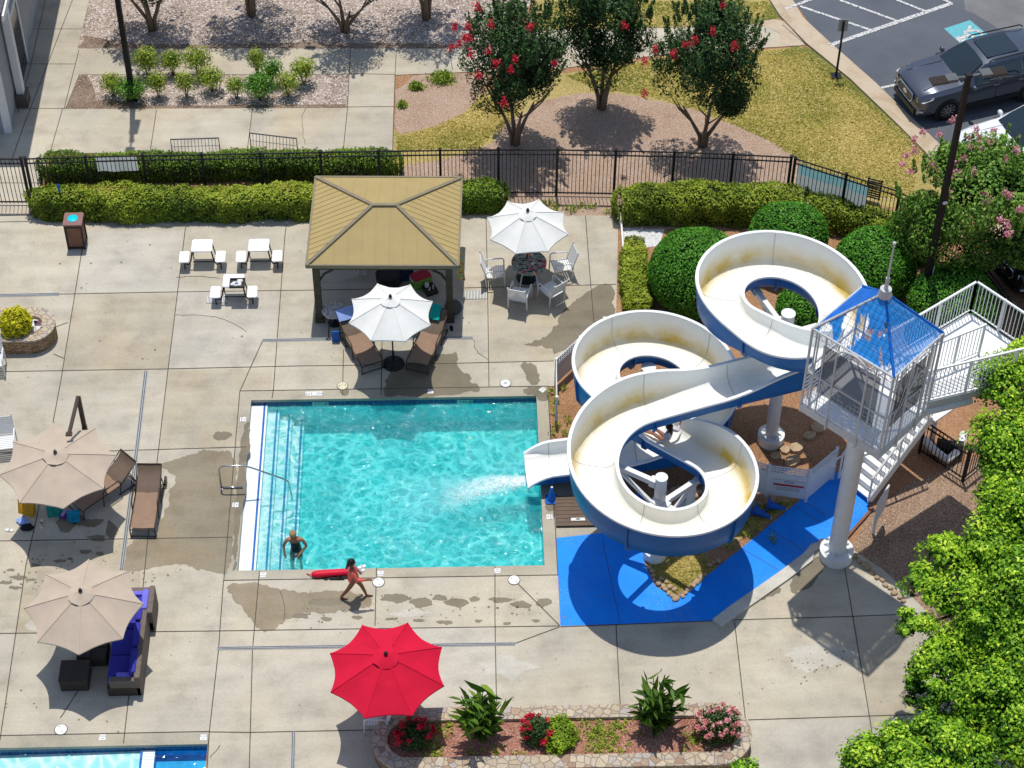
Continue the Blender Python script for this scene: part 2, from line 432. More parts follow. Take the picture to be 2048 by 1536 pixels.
# deck joints
b = MB()
J = [[(171, 460), (165, 494), (122, 760), (105, 850), (75, 1028), (52, 1130), (0, 1480)], [(371, 455), (336, 740), (314.5, 921), (296, 1074), (286, 1176), (257, 1398), (247, 1487)],
     [(573, 450), (570, 470), (547, 777), (544, 797)], [(519, 1143), (505, 1300), (498, 1560)], [(447, 1161), (437, 1300), (418.7, 1463)],
     [(972, 434), (975, 560), (978, 773)], [(1171, 431), (1179, 540), (1187.6, 645)], [(753, 1135), (750, 1252)], [(990, 1133), (990, 1240), (993, 1412)],
     [(1232, 1250), (1241, 1422)], [(1469, 1243), (1491, 1440), (1503, 1560)], [(1685, 1110), (1740, 1440), (1757, 1560)], [(765, 640), (762, 790)], [(687, 700), (685, 790)],
     [(-100, 446), (60, 443)], [(118, 588.5), (355, 584), (600, 580.7), (780, 578)], [(928, 576), (1232, 569)], [(-100, 746), (30, 743), (336, 738), (600, 732), (770, 730), (1108, 722)],
     [(-100, 908), (224, 902), (493, 894)], [(-100, 1084), (0, 1082), (465, 1074.5)], [(-100, 1269), (0, 1267), (438, 1262), (1120, 1252)], [(1121, 1254), (1470, 1240), (1702, 1233), (1830, 1228)],
     [(1496, 1440), (1836, 1429)], [(418.7, 1464), (498, 1465), (745, 1460)], [(526, 680), (480, 782)], [(1036, 1168), (1119, 1251)], [(1030, 1287), (1119, 1254)],
     [cTL, cTR], [cBL, cBR], [cTL, cBL], [cTR, cBR], [(-280, 1477), (418.7, 1463), (413, 1560)], [(121, 1436), (190, 1330)], [(109, 655), (136, 645)], [(107, 708), (128, 717)], [(1101, 850), (1108, 1035)]]
for k in J: seg_line(b, k, .021, .009)
for k in ([(350, 631), (385, 630), (410, 632), (430, 633), (455, 642), (475, 652), (500, 668), (525, 680)], [(352, 555), (395, 553), (440, 557)], [(945, 678), (950, 697), (968, 714), (976, 722)],
          [(612, 215), (604, 250), (606, 275), (613, 290)], [(560, 1120+60), (566, 1200), (568, 1240)], [(420, 1515), (440, 1490)]):
    seg_line(b, ragged(k, 2, 2)[:len(k)*3], .012, .009)
o = b.build('deck_joint', MATS['joint_dark'], fix=False); o['kind'] = 'structure'
concrete('brown_concrete', (.44, .39, .30), stain=.5); concrete('grey_concrete', (.475, .44, .37), stain=.2)
area('deck_slab', [[(151, 590), (353, 586), (335, 737), (124, 741)], [(335, 742), (545, 736), (543, 777), (480, 782.5), (478, 893), (318, 899)], [(1704, 1236), (1826, 1231), (1838, 1427), (1742, 1434)], [(980, 572), (1179, 571), (1186, 640), (1108, 719), (979, 723)], [(60, 1086), (283, 1080), (277, 1262), (30, 1266)]], .0018, MATS['brown_concrete'])
area('deck_slab', [[(357, 582), (556, 581), (549, 678), (526, 680), (500, 733), (338, 737)], [(1498, 1442), (1738, 1437), (1757, 1560), (1505, 1560)], [(755, 1254), (988, 1252), (992, 1410), (750, 1420)], [(175, 462), (369, 458), (356, 582), (155, 586)]], .0018, MATS['grey_concrete'])
# wet and damp patches on the concrete
def blob(x, y, rx, ry, n=9):
    return [(x+rx*math.cos(2*math.pi*k/n)*rnd.uniform(.55, 1.25), y+ry*math.sin(2*math.pi*k/n)*rnd.uniform(.55, 1.25)) for k in range(n)]
def patches(name, polys, z, m, amp=3.2):
    area(name, [ragged(smoothloop(p, 1), amp, 3) for p in polys], z, MATS[m])
patches('wet_patch', [
    [(318, 928), (345, 921), (375, 911), (405, 899), (432, 902), (470, 904), (474, 980), (470, 1060), (458, 1148), (440, 1148), (400, 1137), (345, 1129), (300, 1135), (256, 1146), (244, 1138), (250, 1085), (310, 1078), (335, 1000), (357, 955), (330, 940)],
    [(447, 1166), (520, 1166), (565, 1180), (625, 1186), (690, 1180), (745, 1195), (742, 1212), (690, 1228), (610, 1222), (575, 1240), (545, 1262), (515, 1260), (500, 1235), (470, 1200)],
    ], .004, 'damp_concrete', 4)
patches('wet_patch', [
    [(1040, 692), (1075, 680), (1108, 662), (1124, 622), (1180, 582), (1195, 571), (1231, 570), (1230, 640), (1208, 640), (1112, 716), (1098, 690)],
    [(780, 738), (905, 699), (918, 715), (912, 728), (925, 745), (945, 752), (938, 765), (962, 772), (955, 788), (772, 795), (765, 785), (775, 760)],
    [(1037, 725), (1070, 725), (1083, 758), (1075, 770), (1060, 770), (1050, 745)],
    [(1046, 775), (1085, 774), (1097, 786), (1096, 801), (1086, 803), (1075, 800), (1073, 790), (1047, 789)],
    [(425, 872), (440, 860), (470, 868), (450, 880), (430, 881)], [(1088, 998), (1112, 996), (1112, 1018), (1098, 1024), (1090, 1018)],
    [(484, 856), (500, 838), (496, 870), (476, 1090), (473, 1140), (462, 1140), (470, 1000)], [(1455, 1216), (1500, 1196), (1548, 1170), (1568, 1180), (1540, 1196), (1500, 1208), (1475, 1232)],
    [(676, 772), (700, 776), (695, 792), (680, 790)], [(1575, 1180), (1600, 1130), (1640, 1110), (1660, 1125), (1640, 1150), (1600, 1190)],
    ], .005, 'wet_concrete', 3)
bl = [(790, 1196, 32, 11), (845, 1206, 26, 10), (882, 1196, 20, 8), (916, 1206, 28, 9), (948, 1198, 14, 6), (1003, 1200, 26, 7), (1040, 1210, 22, 8), (1085, 1206, 18, 9), (782, 1238, 16, 4), (838, 1241, 12, 4),
      (890, 1244, 18, 4), (957, 1242, 9, 4), (1014, 1247, 12, 4), (1072, 1241, 9, 4), (660, 1205, 40, 9), (600, 1232, 22, 7), (655, 1238, 14, 5), (715, 1235, 12, 4)]
bl2 = [(130, 1050, 24, 18), (178, 1045, 36, 9), (222, 1060, 14, 20), (170, 1104, 16, 5), (195, 1075, 22, 8), (120, 1122, 14, 4), (70, 1130, 12, 4), (35, 1155, 18, 5), (12, 1165, 14, 4), (60, 1160, 12, 3), (22, 1140, 10, 3), (200, 1108, 12, 4), (140, 1118, 8, 3), (28, 1175, 18, 4)]
patches('wet_patch', [blob(*k) for k in bl+bl2], .006, 'wet_concrete', 2)
sp = []
for cx, cy, w, h, n in ((930, 1215, 180, 34, 60), (640, 1215, 70, 30, 26), (110, 1130, 110, 28, 40), (300, 1150, 60, 14, 14), (60, 1160, 60, 20, 26), (1640, 1330, 60, 40, 30)):
    for _ in range(n):
        r_ = rnd.uniform(.7, 2.4); sp.append(blob(cx+rnd.gauss(0, .55)*w, cy+rnd.gauss(0, .5)*h, r_*1.3, r_, 6))
for x, y in ((163, 576), (398, 448), (300, 490), (182, 527), (120, 527), (200, 682), (285, 718), (484, 673), (42, 1381), (68, 1407), (73, 1415), (158, 1440), (214, 1443), (236, 1464), (128, 1419), (243, 525), (310, 700)): sp.append(blob(x, y, 2.6, 2, 7))
area('wet_speck', sp, .0065, MATS['wet_concrete'])
area('concrete_scuff', [blob(*k, 14) for k in ((1630, 1310, 70, 30), (820, 1228, 50, 8), (1010, 1335, 60, 26), (90, 1250, 40, 16))], .003, concrete('worn_concrete', (.52, .49, .42)))

# upper walks, beds, lawn
area('gravel_bed', [[(165, -40), (1100, -40), (1010, 72), (960, 96), (700, 97), (155, 97)], [(158, 149), (699, 148), (695, 216), (130, 218)]], -.012, MATS['gravel'])
area('mulch_edge', [ragged([(165, 70), (300, 88), (700, 86), (960, 90), (1000, 70), (1010, 74), (960, 97), (155, 97)], 3, 2), ragged([(128, 218), (150, 160), (158, 150), (175, 152), (190, 200), (300, 210), (690, 208), (694, 217)], 4, 2)], -.008, MATS['bark_mulch'])
area('sidewalk', [[(-60, -40), (188, -40), (155, 97), (158, 149), (130, 218), (100, 306), (60, 430), (-200, 436)], [(155, 97), (960, 97), (1010, 74), (1120, 58), (1330, 56), (1504, 48), (1590, 66), (1612, 90), (1330, 108), (1100, 140), (960, 143), (790, 150), (699, 148), (158, 149)],
                  [(699, 148), (790, 150), (785, 306), (100, 306), (130, 218), (695, 216)]], 0, MATS['walk_concrete'])
b = MB()
for k in ([(145, 0), (48, 250), (20, 330)], [(95, -20), (62, 128), (36, 225)], [(22, 58), (165, 58)], [(10, 128), (150, 128)], [(38, 217), (130, 217)], [(313, 220), (300, 305)], [(505, 218), (494, 305)], [(701, 97), (695, 216), (686, 306)], [(793, 97), (790, 150), (785, 306)],
          [(695, 214), (790, 213)], [(700, 147), (790, 149)], [(125, 218), (100, 306)], [(899, 100), (905, 140)], [(158, 100), (128, 218)], [(1504, 48), (1520, 98)], [(-20, 366), (85, 366)], [(1565, 50), (1612, 90)]): seg_line(b, k, .02, .006)
o = b.build('sidewalk_joint', MATS['joint_dark'], fix=False); o['kind'] = 'structure'
area('lawn', [ragged([(785, 262), (850, 250), (900, 225), (945, 195), (1000, 170), (1120, 147), (1330, 112), (1612, 93), (1700, 160), (1850, 300), (1950, 420), (1830, 420), (1720, 400), (1590, 330), (1590, 400), (785, 400)], 3, 2),
              [(1090, -40), (1535, -40), (1560, 38), (1504, 46), (1330, 54), (1120, 56), (1045, 66)]], -.012, MATS['lawn'])
area('mulch_bed', [ragged(smoothloop([(792, 152), (930, 147), (985, 148), (950, 200), (925, 230), (880, 250), (830, 262), (788, 268)], 1), 2.5, 2),
                   ragged(smoothloop([(900, 318), (985, 290), (1000, 262), (1060, 215), (1100, 195), (1205, 183), (1300, 196), (1395, 222), (1480, 255), (1550, 285), (1610, 330), (1650, 370), (1700, 420), (1240, 470), (790, 430), (795, 330)], 1), 3, 2)], -.006, MATS['mulch'])
area('lawn_edge', [ragged([(1590, 70+22), (1612, 93), (1700, 160), (1850, 300), (1830, 300), (1690, 170), (1605, 108), (1530, 110)], 4, 2), ragged([(1400, 54), (1504, 46), (1560, 36), (1540, 0), (1520, 34), (1440, 44)], 3, 2)], -.009, MATS['lawn_green'])
# parking lot and kerb
area('parking_lot', [[(1545, -60), (1640, 76), (1760, 182), (1868, 290), (1945, 390), (2025, 505), (2160, 710), (2700, 700), (2500, 400), (2400, -60)]], -.012, MATS['asphalt'])
area('asphalt_patch', [ragged([(1900, -40), (2400, -40), (2400, 110), (2060, 62), (2000, 60), (1930, 20)], 5, 2)], -.008, MATS['pale_asphalt'])
b = MB()
kin = [at(*p) for p in ((1500, -60), (1560, 34), (1612, 88), (1700, 160), (1790, 246), (1850, 306), (1930, 405), (2005, 520), (2130, 720))]
kout = [at(*p) for p in ((1552, -60), (1606, 34), (1658, 82), (1752, 165), (1836, 246), (1893, 300), (1975, 398), (2052, 508), (2195, 710))]
prof = [(0, -.01), (.0, .06), (.3, .066), (.36, .05), (.42, .004), (1, -.008)]
for i in range(len(kin)-1):
    for a in range(len(prof)-1):
        P = lambda k, t_: Vector((*(kin[k].xy.lerp(kout[k].xy, t_[0])), t_[1]))
        b.poly([P(i, prof[a]), P(i, prof[a+1]), P(i+1, prof[a+1]), P(i+1, prof[a])])
o = b.build('kerb', MATS['kerb_concrete']); o['kind'] = 'structure'
area('kerb_ramp', [smoothloop([(1504, 46), (1562, 36), (1585, 60), (1600, 80), (1612, 91), (1570, 92), (1560, 80), (1558, 62)], 1)], .006, MATS['kerb_concrete'])
b = MB()
def zl(p, z=-.003): q = at(p[0], p[1], 0); return Vector((q.x, q.y, z))
def paint(a, c, w):
    p, q = zl(a), zl(c); d = (q-p).normalized(); n = Vector((-d.y, d.x, 0))*w/2; paint.k = getattr(paint, 'k', 0)+1; h = Vector((0, 0, .0012*paint.k)); b.poly([p-n+h, q-n+h, q+n+h, p+n+h])
for a, c, w in (((1660, 90), (1904, 6), .16), ((1600, 12), (1751, 63), .1), ((1680, 0), (1801, 44), .1), ((1790, -2), (1855, 24), .1), ((1570, 18), (1640, -8), .12), ((1762, 176), (1802, 167), .1), ((1880, -4), (1904, 7), .1)): paint(a, c, w)
o = b.build('parking_line', MATS['road_paint'], fix=False); o['kind'] = 'structure'
sheet('parking_marking', [(1888, 57), (1940, 40), (1952, 50), (1982, 74), (1926, 92)], -.003, MATS['teal_road_paint'])
# wheelchair symbol painted on the teal panel
b = MB(); T_ = lambda p: zl(p, .002)
def stroke(pts, w):
    q = [T_(p) for p in pts]
    for a, c in zip(q[:-1], q[1:]):
        d = (c-a).normalized(); n = Vector((-d.y, d.x, 0))*w/2; stroke.k = getattr(stroke, 'k', 0)+1; h = Vector((0, 0, .0006*stroke.k)); b.poly([a-n-d*.02+h, c-n+d*.02+h, c+n+d*.02+h, a+n-d*.02+h])
c0 = T_((1922, 78)); b.poly([c0+Vector((math.cos(k*.5236), math.sin(k*.5236), 0))*.17 for k in range(12)])
stroke([(1926, 74), (1934, 70)], .13); stroke([(1934, 70), (1948, 73)], .13); stroke([(1934, 71), (1931, 63), (1940, 60)], .12); stroke([(1940, 61), (1939, 52)], .1)
stroke([(1938, 63), (1950, 60), (1961, 64), (1964, 72), (1955, 78), (1945, 77)], .1)
o = b.build('parking_symbol', MATS['road_paint'], fix=False); o['kind'] = 'structure'
# ------------------------------------------------------------------ swimming pool
t = NT('pool_plaster')
t.color(t.mix(1, t.ramp(t.noise(1.2, 4), [(.3, (.13, .74, .72)), (.7, (.19, .82, .80))]), t.ramp(t.noise(40, 3), [(.3, .94), (.7, 1.05)]), 'MULTIPLY')).set(Roughness=.8)
t = NT('pool_step'); t.color(t.mix(t.ramp(t.noise(1.1, 4), [(.4, 0), (.7, 1)]), (.78, .82, .79), (.70, .77, .77))).set(Roughness=.6)
t = NT('wet_step'); t.color((.82, .88, .86)).set(Roughness=.6)
t = NT('blue_tile')
br = t.n.new('ShaderNodeTexBrick'); br.offset = 0; br.inputs['Scale'].default_value = 1
br.inputs['Brick Width'].default_value = .15; br.inputs['Row Height'].default_value = .15; br.inputs['Mortar Size'].default_value = .006
br.inputs['Color1'].default_value = (.01, .05, .16, 1); br.inputs['Color2'].default_value = (.015, .10, .24, 1); br.inputs['Mortar'].default_value = (.10, .16, .2, 1)
t.link(t.mapping(rot=(R(90), 0, 0)), br.inputs['Vector']); t.color(br.outputs[0]).set(Roughness=.2)
t = NT('stripe_tile'); t.color(t.mix(t.ramp(t.vor(26, 'F1', 'Distance'), [(.3, 0), (.6, 1)]), (.01, .06, .30), (.03, .16, .48))).set(Roughness=.3)
WZ = -.2
b = MB()
b.poly([(0, 0, -1.08), (PW, 0, -1.08), (PW, PD, -1.08), (0, PD, -1.08)])
for p, q in (((0, PD), (PW, PD)), ((PW, PD), (PW, 0)), ((PW, 0), (0, 0)), ((0, 0), (0, PD))):
    b.poly([(*p, -.30), (*q, -.30), (*q, -1.08), (*p, -1.08)])
o = b.build('pool_basin', MATS['pool_plaster'], fix=False); o['kind'] = 'structure'
b = MB()
for p, q in (((0, PD), (PW, PD)), ((PW, PD), (PW, 0)), ((PW, 0), (0, 0)), ((0, 0), (0, PD))):
    b.poly([(*p, -.09), (*q, -.09), (*q, -.30), (*p, -.30)])
o = b.build('waterline_tile', MATS['blue_tile'], fix=False); o['kind'] = 'structure'
SX = [.43, .75, 1.07, 1.39]; SZ = [-.188, -.40, -.62, -.84]
b = MB(); x0 = 0
for k, (x1, z) in enumerate(zip(SX, SZ)):
    b.box(((x0+x1)/2, PD/2, (z-1.07)/2), (x1-x0, PD-.01, z+1.07), mi=0 if k == 0 else 1)
    b.box((x1-.075, PD/2, z+.003), (.055, PD-.012, .008), mi=2); x0 = x1
o = b.build('pool_steps', [MATS['pool_step'], MATS['wet_step'], MATS['stripe_tile']]); o['kind'] = 'structure'
# drains on the pool floor
fl = thing('floor_drain', 'dark round drain covers low on the pool wall, under the water', 'drain')
# water: tinted surface with a caustic light net painted into its transparent colour
t = NT('water')
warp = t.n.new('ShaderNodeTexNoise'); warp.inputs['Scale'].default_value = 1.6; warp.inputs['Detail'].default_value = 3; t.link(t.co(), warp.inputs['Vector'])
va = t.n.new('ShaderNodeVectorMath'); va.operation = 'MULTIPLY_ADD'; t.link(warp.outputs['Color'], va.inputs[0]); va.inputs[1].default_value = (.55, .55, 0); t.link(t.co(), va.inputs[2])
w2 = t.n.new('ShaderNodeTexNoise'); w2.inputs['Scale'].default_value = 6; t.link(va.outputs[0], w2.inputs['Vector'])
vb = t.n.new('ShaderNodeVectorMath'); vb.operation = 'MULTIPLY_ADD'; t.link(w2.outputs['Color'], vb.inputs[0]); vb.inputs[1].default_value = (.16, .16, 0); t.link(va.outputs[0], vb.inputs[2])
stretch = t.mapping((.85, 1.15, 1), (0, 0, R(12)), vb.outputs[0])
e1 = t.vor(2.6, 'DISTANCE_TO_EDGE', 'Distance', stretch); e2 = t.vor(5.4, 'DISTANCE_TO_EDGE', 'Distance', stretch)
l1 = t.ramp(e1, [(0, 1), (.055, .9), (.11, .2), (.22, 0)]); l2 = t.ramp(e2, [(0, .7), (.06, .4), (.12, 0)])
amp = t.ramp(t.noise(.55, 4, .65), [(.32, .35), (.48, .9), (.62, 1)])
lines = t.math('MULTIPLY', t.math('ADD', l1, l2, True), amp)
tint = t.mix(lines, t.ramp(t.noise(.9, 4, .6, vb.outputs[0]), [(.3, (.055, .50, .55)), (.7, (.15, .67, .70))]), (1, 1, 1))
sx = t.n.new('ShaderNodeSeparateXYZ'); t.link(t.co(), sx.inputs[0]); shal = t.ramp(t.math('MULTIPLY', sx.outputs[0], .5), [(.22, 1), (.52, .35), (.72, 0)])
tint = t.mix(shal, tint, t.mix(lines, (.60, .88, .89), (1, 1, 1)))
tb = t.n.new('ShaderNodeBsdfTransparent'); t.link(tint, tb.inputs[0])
gl = t.n.new('ShaderNodeBsdfGlossy'); gl.inputs['Roughness'].default_value = .085
bm_ = t.n.new('ShaderNodeBump'); bm_.inputs['Strength'].default_value = 1; bm_.inputs['Distance'].default_value = .16
hh = t.math('ADD', t.noise(5.5, 3, .6, vb.outputs[0]), t.math('MULTIPLY', t.noise(17, 2, .5, vb.outputs[0]), .25))
t.link(hh, bm_.inputs['Height']); t.link(bm_.outputs[0], gl.inputs['Normal'])
df = t.n.new('ShaderNodeBsdfDiffuse'); df.inputs[0].default_value = (.015, .66, .68, 1)
m0 = t.n.new('ShaderNodeMixShader'); m0.inputs[0].default_value = .2; t.link(tb.outputs[0], m0.inputs[1]); t.link(df.outputs[0], m0.inputs[2])
m1 = t.n.new('ShaderNodeMixShader'); m1.inputs[0].default_value = .085; t.link(m0.outputs[0], m1.inputs[1]); t.link(gl.outputs[0], m1.inputs[2])
t.link(m1.outputs[0], t.out.inputs[0])
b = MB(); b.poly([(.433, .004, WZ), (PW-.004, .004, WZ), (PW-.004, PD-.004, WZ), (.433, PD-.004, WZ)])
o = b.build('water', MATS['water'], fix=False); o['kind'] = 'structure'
bpy.data.objects.remove(fl)
# ------------------------------------------------------------------ water slide
plain('seam_grey', (.42, .42, .39), .6); plain('white_steel', (.74, .75, .74), .4, .05, 4); plain('galvanised', (.52, .53, .54), .45, .10, 8)
plain('blue_fibreglass', (.008, .115, .37), .38, .14, 1.2); plain('gelcoat_rim', (.80, .81, .80), .35, .04, 3); plain('white_plastic', (.80, .80, .79), .45, .04, 5)
t = NT('slide_gelcoat')
st = t.attr('stain'); flr = t.attr('floor')
nz = t.noise(2.2, 5, .6); rip = t.noise(26, 3, .6)
col = t.mix(t.ramp(nz, [(.3, 0), (.7, .7)]), (.86, .87, .84), (.79, .80, .77))
col = t.mix(t.math('MULTIPLY', flr, t.ramp(rip, [(.35, .25), (.65, .75)])), col, (.84, .825, .73))
col = t.mix(t.math('MULTIPLY', st, t.ramp(t.noise(1.3, 4, .6), [(.3, .35), (.62, 1)])), col, (.62, .42, .05))
t.color(col).set(Roughness=t.mix(flr, .38, .12))
bn = t.n.new('ShaderNodeBump'); bn.inputs['Distance'].default_value = .03; t.link(t.math('MULTIPLY', flr, .45), bn.inputs['Strength']); t.link(rip, bn.inputs['Height']); t.link(bn.outputs[0], t.b.inputs['Normal'])

def u2(a): return Vector((math.cos(R(a)), math.sin(R(a)), 0))
C1, C2, C3 = Vector((13.82, 4.46, 0)), Vector((10.58, .34, 0)), Vector((10.83, 4.75, 0)); r1, r2, r3 = 1.6, 1.71, 1.6
D = C2-C1; al = math.degrees(math.atan2(D.y, D.x)) % 360; h1 = al+90-math.degrees(math.acos(-(r1+r2)/D.length))
D = C3-C2; al = math.degrees(math.atan2(D.y, D.x)) % 360; h2 = al-90+math.degrees(math.acos(-(r2+r3)/D.length))
raw = []           # (point, bank)
def line(a, b, n, bank): [raw.append((a.lerp(b, k/n), bank)) for k in range(n)]
def arc(c, r, a0, a1, bank):
    n = max(4, int(abs(a1-a0)/5)); [raw.append((c+u2(a0+(a1-a0)*k/n)*r, bank)) for k in range(n)]
s0 = C1+u2(225)*r1; line(s0-u2(135)*2.5, s0, 16, 0)
arc(C1, r1, 225, h1+90-360, 1); e1 = C1+u2(h1+90)*r1; f1 = C2+u2(h1-90)*r2
line(e1, e1.lerp(f1, .3), 7, 1); line(e1.lerp(f1, .3), e1.lerp(f1, .8), 12, 0); line(e1.lerp(f1, .8), f1, 5, -1); arc(C2, r2, h1-90, h2-90+360, -1); e2 = C2+u2(h2-90)*r2; f2 = C3+u2(h2+90)*r3
line(e2, e2.lerp(f2, .25), 5, -1); line(e2.lerp(f2, .25), e2.lerp(f2, .75), 9, 0); line(e2.lerp(f2, .75), f2, 5, 1); arc(C3, r3, h2+90, 273-360, 1); e3 = C3+u2(273)*r3; line(e3, e3-Vector((3.55, .19, 0)), 22, 0)
raw.append((e3-Vector((3.55, .19, 0)), 0))
PTS = [p for p, _ in raw]; n = len(PTS)
S = [0]
for i in range(1, n): S.append(S[-1]+(PTS[i]-PTS[i-1]).length)
L = S[-1]; SL = list(S)
bk = np.array([b_ for _, b_ in raw], float); Sa = np.array(S)
bank = np.array([np.average(bk, weights=np.exp(-((Sa-s)/.75)**2)) for s in S])
def zat(s):
    z = 5.07-.1262*s+.14*math.exp(-((s-13.8)/3.0)**2)
    if s < 1.6: z += .55*(1-s/1.6)**2
    if s > L-1.5: z += .06*((s-L+1.5)/1.5)**2
    return z
ctr = [Vector((p.x, p.y, zat(s))) for p, s in zip(PTS, S)]
def section(i):
    b_ = bank[i]; hl = .47+.47*max(0, b_); hr = .47+.47*max(0, -b_); s = S[i]
    if s < 2: hl += .16*(1-s/2); hr += .2*(1-s/2)
    e = max(0, (s-(L-.75))/.75)
    hl *= 1-.8*e**2; hr *= 1-.8*e**2
    t_ = max(0, b_)*.06; u_ = max(0, -b_)*.06
    return [(-.56, hl), (-.548, hl*.72), (-.53, hl*.46), (-.49, .15+t_), (-.43, .065+t_*.6), (-.33, .018+t_*.3), (-.16, 0), (.16, 0), (.33, .018+u_*.3), (.43, .065+u_*.6), (.49, .15+u_), (.53, hr*.46), (.548, hr*.72), (.56, hr)]
sec = [section(i) for i in range(n)]; K = len(sec[0])
tan = [(ctr[min(i+1, n-1)]-ctr[max(i-1, 0)]).normalized() for i in range(n)]
side = [Vector((-t_.y, t_.x, 0)).normalized()*-1 for t_ in tan]      # to the right of travel
def spt(i, x, z): return ctr[i]+side[i]*x+Vector((0, 0, z))
slide = thing('water_slide', 'white and blue twisting water slide with three open loops ending in the pool', 'water slide', (10.7, 1.8, 0))
org = slide.location
b = MB(org); vs = [spt(i, x, z) for i in range(n) for x, z in sec[i]]
fs = [(i*K+k, i*K+k+1, (i+1)*K+k+1, (i+1)*K+k) for i in range(n-1) for k in range(K-1)]
b.add(vs, fs); o = b.build('trough', MATS['slide_gelcoat'], slide, True, fix=False)
sv, fv = [], []
pr = {0: 0, 1: .04, 2: .5, 3: 1, 4: .95, 5: .35, 6: .05}
for i in range(n):
    bb = bank[i]; w_ = .55+.45*math.sin(S[i]*1.7)
    for k in range(K):
        lft = pr.get(k, 0)*max(0, bb); rgt = pr.get(K-1-k, 0)*max(0, -bb)
        sv.append(max(lft, rgt)*(.45+.55*w_)); fv.append(1 if 4 <= k <= K-5 else (.6 if k in (3, K-4) else 0))
for nm, vals in (('stain', [min(1, v*1.25) for v in sv]), ('floor', fv)): o.data.attributes.new(nm, 'FLOAT', 'POINT').data.foreach_set('value', np.array(vals, np.float32))
# shell under the trough
b = MB(org); m = 9
def shell(i, grow=0.0, drop=0.0):
    q = sec[i]; hl, hr = q[0][1], q[-1][1]; g = .03+grow
    return [(-.56-g, hl-.01-drop*.0), (-.55-g, hl*.5), (-.51-g, .08), (-.40-g*.7, -.03-g*.5-drop*.6), (0, -.05-g*.7-drop), (.40+g*.7, -.03-g*.5-drop*.6), (.51+g, .08), (.55+g, hr*.5), (.56+g, hr-.01)]
vs = [spt(i, x, z) for i in range(n) for x, z in shell(i)]
b.add(vs, [(i*m+k, (i+1)*m+k, (i+1)*m+k+1, i*m+k+1) for i in range(n-1) for k in range(m-1)])
b.build('shell', MATS['blue_fibreglass'], slide, True, fix=False)
# rolled rims
for sgn, k in ((-1, 0), (1, K-1)):
    b = MB(org); vs = []
    for i in range(n):
        x, z = sec[i][k]
        for dx, dz in ((-.012, -.02), (-.008, .018), (.075, .018), (.08, -.035)): vs.append(spt(i, x+sgn*dx, z+dz))
    b.add(vs, [(i*4+k_, i*4+(k_+1) % 4, (i+1)*4+(k_+1) % 4, (i+1)*4+k_) for i in range(n-1) for k_ in range(4)]+[(0, 1, 2, 3), ((n-1)*4+3, (n-1)*4+2, (n-1)*4+1, (n-1)*4)])
    b.build('rim', MATS['gelcoat_rim'], slide)
# joint flanges every section
nxt = 1.9; prev = 0
for i in range(2, n-2):
    if S[i] >= nxt:
        nxt += 2.15; b = MB(org); a_ = shell(i, .0, 0); c_ = shell(i, .055, .12 if abs(bank[i]) > .5 else .05)
        vs = []
        for w in (-.022, .022):
            for q in (a_, c_): vs += [spt(i, x, z-.015)+tan[i]*w for x, z in q]
        fs = [(k, k+1, m+k+1, m+k) for k in range(m-1)]+[(2*m+k, 3*m+k, 3*m+k+1, 2*m+k+1) for k in range(m-1)]+[(m+k, m+k+1, 3*m+k+1, 3*m+k) for k in range(m-1)]
        b.add(vs, fs); b.build('joint_flange', MATS['blue_fibreglass'], slide)
        b = MB(org); b.add([spt(i, x*.985, z+.006)+tan[i]*w for w in (-.008, .008) for x, z in sec[i]], [(k, k+1, K+k+1, K+k) for k in range(K-1)]); b.build('joint_seam', MATS['seam_grey'], slide)
# columns with arms
def near_i(pt, lo=0, hi=1e9):
    return min((i for i in range(len(PTS)) if lo <= SL[i] <= hi), key=lambda i: (PTS[i]-Vector((pt[0], pt[1], 0))).length)
def support(x, y, h, r, arms, name='support_column'):
    b = MB(org); b.cyl((x, y, .28), (x, y, h), r, seg=28); b.cyl((x, y, h), (x, y, h+.02), r+.012, seg=28)
    o = b.build(name, MATS['white_steel'], slide, 'auto')
    f = MB(org); f.cyl((x, y, -.02), (x, y, .26), r*2.1, seg=32); f.cyl((x, y, .26), (x, y, .285), r*1.7, seg=28)
    for k in range(8):
        a = R(22.5+45*k); p = Vector((x+math.cos(a)*r*1.42, y+math.sin(a)*r*1.42, .28)); f.cyl(p, p+Vector((0, 0, .06)), .018, seg=6)
        f.bar((x+math.cos(a)*r, y+math.sin(a)*r, .35), (x+math.cos(a)*r*1.5, y+math.sin(a)*r*1.5, .29), .015, .05)
    f.build('footing', MATS['white_steel'], o, 'auto')
    for ang, zt, ln, brace in arms:
        d = u2(ang); a_ = MB(org); p = Vector((x, y, zt)); e = p+d*ln+Vector((0, 0, .0))
        a_.bar(p+d*r*.8, e, .13, .15); a_.box(p+d*(r+.06), (.16, .2, .22), rz=R(ang)); a_.box(e, (.34, .26, .03), rz=R(ang))
        if brace: a_.bar(p+d*r*.8-Vector((0, 0, .85)), p+d*ln*.8-Vector((0, 0, .07)), .08, .08); a_.box(p+d*(r+.04)-Vector((0, 0, .82)), (.12, .15, .18), rz=R(ang))
        a_.build('arm', MATS['white_steel'], o)
def zfl(i): return ctr[i].z-.22
ax, ay = 13.95, 4.14; support(ax, ay, 4.72, .17, [(112, zfl(near_i((13.3, 6.0), 3, 12))-.02, 1.62, True), (185, 4.45, 1.45, True), (20, 3.95, 1.3, True)])
bx, by = 10.56, .26; support(bx, by, 3.0, .145, [(148, 2.72, 1.55, True), (228, 2.2, 1.55, False), (322, 2.05, 1.55, False), (38, 1.95, 1.5, True)])
cx, cy = 10.72, 5.6; support(cx, cy, 1.35, .19, [(90, 1.2, .6, False)])
support(11.55, 1.62, 1.15, .12, [])
